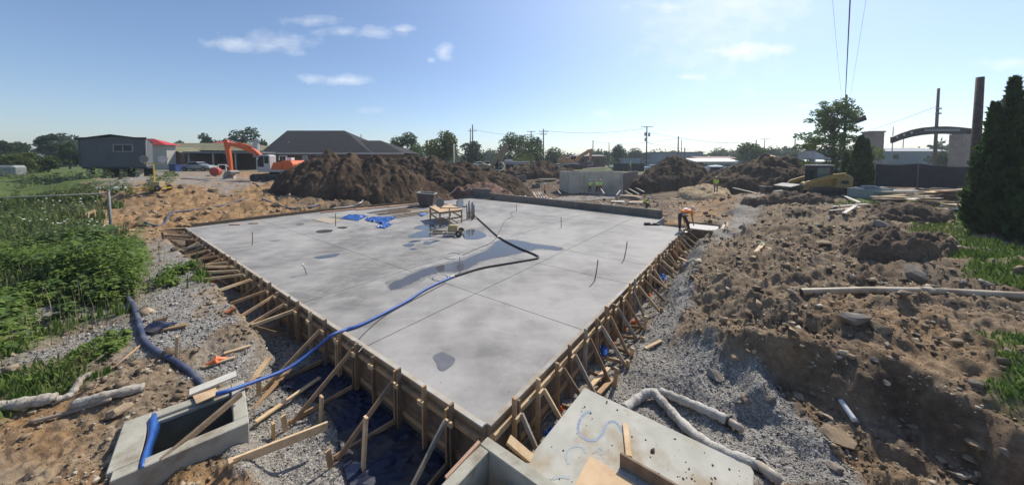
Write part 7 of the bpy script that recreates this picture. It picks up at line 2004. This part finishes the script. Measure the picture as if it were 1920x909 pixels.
def pebbles(name, X, Y, S, mat_, label, rng, base='ico', sink=.25, jit=.28):
    BV, BF = (ICO_V, ICO_F) if base == 'ico' else (OCT_V, OCT_F)
    n = len(X); Z = Hs(X, Y)
    M = rotz(n, rng)
    V = BV[None] * (1 + rng.uniform(-jit, jit, (n, len(BV), 1)))
    V = V * rng.uniform(.6, 1.25, (n, 1, 3))
    V = np.einsum('nij,nkj->nki', M, V) * S[:, None, None]
    V[:, :, 2] *= .75
    V = V + np.stack([X, Y, Z + S * (.5 - sink)], -1)[:, None, :]
    F = (BF[None] + (np.arange(n) * len(BV))[:, None, None]).reshape(-1, 3)
    o = np_mesh(name, V.reshape(-1, 3), F, mat_)
    return tag(o, label, None, None, 'stuff')
def polar(n, rng, r0, r1, a0=-66, a1=66):
    r = np.exp(rng.uniform(math.log(r0), math.log(r1), n)); th = np.radians(rng.uniform(a0, a1, n))
    return r * np.sin(th), r * np.cos(th), r
def onslab(x, y):
    u, v = uv_of(x, y); return (u > -.3) & (v > -.22) & (u < 23.6) & (v < VMAX + .5)
GRM = bpy.data.materials.new('gravel_stones'); GRM.use_nodes = True
def speck_mat(m, scale, stops, rough=.9):
    t_ = m.node_tree; pb_ = t_.nodes['Principled BSDF']; pb_.inputs['Roughness'].default_value = rough; pb_.inputs['Specular IOR Level'].default_value = .25
    tc_ = nd(t_, 'ShaderNodeTexCoord'); vo = nd(t_, 'ShaderNodeTexVoronoi'); vo.inputs['Scale'].default_value = scale
    t_.links.new(tc_.outputs['Object'], vo.inputs['Vector']); s_ = nd(t_, 'ShaderNodeSeparateColor'); t_.links.new(vo.outputs['Color'], s_.inputs[0])
    r_ = nd(t_, 'ShaderNodeValToRGB'); cr = r_.color_ramp
    while len(cr.elements) < len(stops): cr.elements.new(.5)
    for e_, (p_, c_) in zip(cr.elements, stops): e_.position = p_; e_.color = (*c_, 1)
    t_.links.new(s_.outputs[0], r_.inputs[0]); t_.links.new(r_.outputs[0], pb_.inputs['Base Color'])
speck_mat(GRM, 18, [(0, (.13, .12, .105)), (.4, (.235, .22, .20)), (.75, (.34, .325, .295)), (1, (.52, .50, .46))])
rng = np.random.default_rng(5)
X, Y, r = polar(90000, rng, 3.2, 18)
g, s_, oc, dk = zone_at(X, Y)
ok = (g > .5) & ~onslab(X, Y); X, Y, r = X[ok], Y[ok], r[ok]
n = min(len(X), 34000); X, Y, r = X[:n], Y[:n], r[:n]
S = np.clip(.007 + rng.gamma(2.0, .0042, n), .006, .04) * np.clip(r / 7, .8, 1.6)
pebbles('gravel', X, Y, S, GRM, 'loose grey crushed stone spread round the forms', rng, 'oct', .2)
CLM = bpy.data.materials.new('soil_clods'); CLM.use_nodes = True
speck_mat(CLM, 5, [(0, (.09, .066, .045)), (.35, (.175, .13, .086)), (.65, (.26, .197, .132)), (.88, (.38, .305, .215)), (1, (.50, .45, .36))], .95)
X, Y, r = polar(90000, rng, 3.2, 45)
g, s_, oc, dk = zone_at(X, Y)
ok = (g < .5) & (s_ < .4) & ~onslab(X, Y) & (fbm(X, Y, .5, 3, 7) + rng.uniform(-.6, .6, len(X)) > .05)
X, Y, r = X[ok], Y[ok], r[ok]; n = min(len(X), 23000); X, Y, r = X[:n], Y[:n], r[:n]
S = np.clip(.011 * (1 - rng.random(n)) ** -.5, .009, .09) * np.clip(r / 7, .8, 2.6)
pebbles('soil_clods', X, Y, S, CLM, 'lumps of brown soil and rock strewn over the site', rng, 'oct', .25, .5)
X, Y, r = polar(70000, rng, 3.2, 22, -66, 66)
g, s_, oc, dk = zone_at(X, Y)
ok = (g < .6) & (s_ < .5) & ~onslab(X, Y) & (fbm(X, Y, .9, 3, 9) + rng.uniform(-.5, .5, len(X)) > -.05)
X, Y, r = X[ok], Y[ok], r[ok]; n = min(len(X), 26000); X, Y, r = X[:n], Y[:n], r[:n]
S = np.clip(.006 * (1 - rng.random(n)) ** -.5, .005, .035) * np.clip(r / 7, .8, 2.2)
pebbles('soil_crumbs', X, Y, S, CLM, 'fine crumbs of soil and grit strewn over the site', rng, 'oct', .15, .4)
# --- grass blades
def blades(name, X, Y, h, wd, m, label, rng, lean=.5):
    n = len(X); Z = Hs(X, Y)
    a = rng.random(n) * 2 * PI; d = np.stack([np.cos(a), np.sin(a)], 1); l = (rng.random(n) * lean)[:, None]
    B = np.stack([X, Y, Z - .01], 1)
    sd_ = np.stack([-d[:, 1], d[:, 0], np.zeros(n)], 1) * wd[:, None]
    mid = B + np.concatenate([d * (h[:, None] * l * .35), (h * .6)[:, None]], 1); tip = B + np.concatenate([d * (h[:, None] * l), (h * (1 - .25 * l[:, 0]))[:, None]], 1)
    V = np.stack([B - sd_, B + sd_, mid + sd_ * .8, mid - sd_ * .8, tip], 1).reshape(-1, 3)
    o5 = np.arange(n)[:, None] * 5
    T = np.concatenate([o5 + np.array([[0, 1, 2]]), o5 + np.array([[0, 2, 3]]), o5 + np.array([[3, 2, 4]])], 0)
    return tag(np_mesh(name, V, T, m), label, None, None, 'stuff')
GRASSM = mat('grass_blades', (.075, .15, .022), (.15, .21, .05), .9, .7, spec=.25, trans=.3, c3=(.20, .20, .08), s3=.5)
X, Y, r = polar(330000, rng, 3.5, 34)
g, s_, oc, dk = zone_at(X, Y); ok = (s_ > .35) & ~onslab(X, Y) & (rng.random(len(X)) < s_)
X, Y, r = X[ok], Y[ok], r[ok]; n = min(len(X), 52000); X, Y, r = X[:n], Y[:n], r[:n]
h = (.06 + .12 * rng.random(n)) * np.clip(r / 8, .8, 2.2); h = np.where(X > 0, h * .6, h)
blades('grass', X, Y, h, h * .06 + r * .0006, GRASSM, 'green grass growing on the left bank and far right lawn', rng)
# tall meadow at the left back
X, Y, r = polar(60000, rng, 16, 42, -62, -36)
g, s_, oc, dk = zone_at(X, Y); ok = s_ > .4; X, Y, r = X[ok], Y[ok], r[ok]; n = min(len(X), 22000); X, Y, r = X[:n], Y[:n], r[:n]
h = .25 + .5 * rng.random(n); MEAD = mat('meadow_grass', (.09, .14, .04), (.16, .20, .07), .35, .75, spec=.2, trans=.3, c3=(.19, .20, .10), s3=.22)
blades('tall_grass', X, Y, h, .012 + r * .0007, MEAD, 'tall unmown meadow grass at the far left', rng)
# weeds: leafy stems
WEEDM = mat('weed_leaves', (.095, .165, .028), (.21, .29, .06), 1.1, .6, spec=.3, trans=.3)
def weeds(name, poly, n, hmin, hmax, m, label, rng, leaf=.07, per=46, zz=.25):
    P = PG(poly, zz); xs, ys = [p.x for p in P], [p.y for p in P]
    X = rng.uniform(min(xs), max(xs), n * 6); Y = rng.uniform(min(ys), max(ys), n * 6)
    k = sdist(P, X, Y) > -.1; X, Y = X[k][:n], Y[k][:n]; k2 = fbm(X, Y, .45, 3, 17) > -.12; X, Y = X[k2], Y[k2]; n = len(X)
    Z = Hs(X, Y); hh = (hmin + (hmax - hmin) * rng.random(n)) * np.clip(1 + .95 * fbm(X, Y, .55, 3, 3), .35, 1.7)
    tt = rng.random((n, per)) ** .7
    sp_ = (.10 + .34 * (1 - tt) * .9 + .12) * hh[:, None]
    a = rng.random((n, per)) * 2 * PI; q_ = rng.random((n, per)) ** .5
    PX, PY, PZ = X[:, None] + np.cos(a) * sp_ * q_, Y[:, None] + np.sin(a) * sp_ * q_, Z[:, None] + tt * hh[:, None]
    C = np.stack([PX, PY, PZ], -1).reshape(-1, 3); N = len(C); a = a.ravel()
    d = np.stack([np.cos(a), np.sin(a), rng.uniform(-.5, .5, N)], 1); sd_ = np.stack([-np.sin(a), np.cos(a), rng.uniform(-.4, .4, N)], 1)
    s = (leaf * (.5 + rng.random(N)))[:, None]
    V = np.stack([C - d * s * .3, C + sd_ * s * .45 + d * s * .3, C + d * s * 1.1 - np.array([0, 0, .25]) * s, C - sd_ * s * .45 + d * s * .3], 1).reshape(-1, 3)
    return tag(np_mesh(name, V, np.arange(4 * N).reshape(N, 4), m), label, None, None, 'stuff')
weeds('weeds', [(-60, 505), (0, 480), (90, 470), (180, 452), (240, 470), (272, 497), (255, 540), (190, 570), (80, 600), (30, 640), (-60, 660)], 560, .35, .85, WEEDM, 'thick patch of bright green broad leaved weeds by the fence post', rng, .062, 95)
weeds('weeds', [(-60, 450), (120, 440), (200, 445), (190, 465), (90, 475), (-60, 510)], 330, .4, .9, mat('weed_leaves_dull', (.085, .14, .035), (.15, .21, .065), 1.0, .7, spec=.2, trans=.3), 'duller green weeds behind the bright patch', rng, .09, 46, .5)
weeds('weeds', [(150, 350), (260, 345), (240, 372), (160, 392), (90, 420), (-40, 425), (-40, 340)], 260, .4, 1.0, mat('weed_leaves_pale', (.12, .17, .055), (.19, .23, .09), .7, .7, spec=.2, trans=.3), 'tall pale weeds in the meadow before the trailer', rng, .12, 40, 1.1)
weeds('weeds', [(-40, 722), (50, 712), (150, 660), (222, 632), (228, 645), (180, 690), (100, 740), (-40, 765)], 260, .08, .2, WEEDM, 'low green weeds in a strip behind the white drain pipe', rng, .055, 40, -.1)
weeds('weeds', [(292, 530), (380, 502), (402, 514), (392, 530), (330, 552)], 110, .12, .28, WEEDM, 'small green plants on the edge of the left trench', rng, .06, 40, .02)
weeds('weeds', [(270, 350), (330, 338), (330, 350), (285, 362)], 60, .4, .8, MATS['weed_leaves_dull'], 'green clump of weeds beside the yellow floodlight cart', rng, .12, 40, 1.5)
weeds('weeds', [(-60, 505), (0, 480), (180, 452), (262, 497), (240, 545), (80, 600), (-60, 660)], 90, .5, 1.0, mat('weed_big_leaves', (.07, .13, .035), (.13, .20, .06), 1.2, .6, spec=.3, trans=.3), 'taller coarse leaved weeds rising from the bright patch', rng, .13, 34)
PD = PG([(-60, 440), (200, 430), (272, 497), (255, 560), (60, 640), (-60, 690)], .25)
X, Y, r = polar(9000, rng, 5, 22, -66, -40); ok = sdist(PD, X, Y) > -.5; X, Y = X[ok][:420], Y[ok][:420]
h = .35 + .75 * rng.random(len(X)); blades('dry_stalks', X, Y, h, np.full(len(X), .004), mat('dry_stalk', (.20, .17, .09), (.30, .26, .15), 2, .8), 'dead tan stalks standing among the weeds', rng, .35)
# white flower heads
X, Y, r = polar(4600, rng, 24, 38, -62, -46)
g, s_, oc, dk = zone_at(X, Y); ok = (s_ > .5) & (fbm(X, Y, .3, 2, 5) > .1); X, Y, r = X[ok][:70], Y[ok][:70], r[ok][:70]; n = len(X)
Z = Hs(X, Y) + rng.uniform(.5, 1.0, n); a = rng.random(n) * PI; s = .03 + .03 * rng.random(n)
d = np.stack([np.cos(a), np.sin(a), np.full(n, .2)], 1) * s[:, None]; e_ = np.stack([-np.sin(a), np.cos(a), np.full(n, .3)], 1) * s[:, None]; C = np.stack([X, Y, Z], 1)
tag(np_mesh('wild_flowers', np.stack([C - d, C - e_, C + d, C + e_], 1).reshape(-1, 3), np.arange(4 * n).reshape(n, 4), mat('flower_white', (.62, .66, .58), None, rough=.8)), 'white flower heads dotted over the left meadow', None, None, 'stuff')

# ------------------------------------------------------------------ hazy air
hz = bpy.data.materials.new('hazy_air'); hz.use_nodes = True
for n_ in list(hz.node_tree.nodes):
    if n_.type == 'BSDF_PRINCIPLED': hz.node_tree.nodes.remove(n_)
pv = nd(hz.node_tree, 'ShaderNodeVolumePrincipled')
pv.inputs['Color'].default_value = (.80, .88, .96, 1); pv.inputs['Density'].default_value = .0007; pv.inputs['Anisotropy'].default_value = .35
hz.node_tree.links.new(pv.outputs[0], hz.node_tree.nodes['Material Output'].inputs['Volume'])
mb = MB(); mb.box((0, 0, 8.5), (3300, 3300, 25)); o = mb.build('haze', hz)
tag(o, None, None, None, 'stuff')
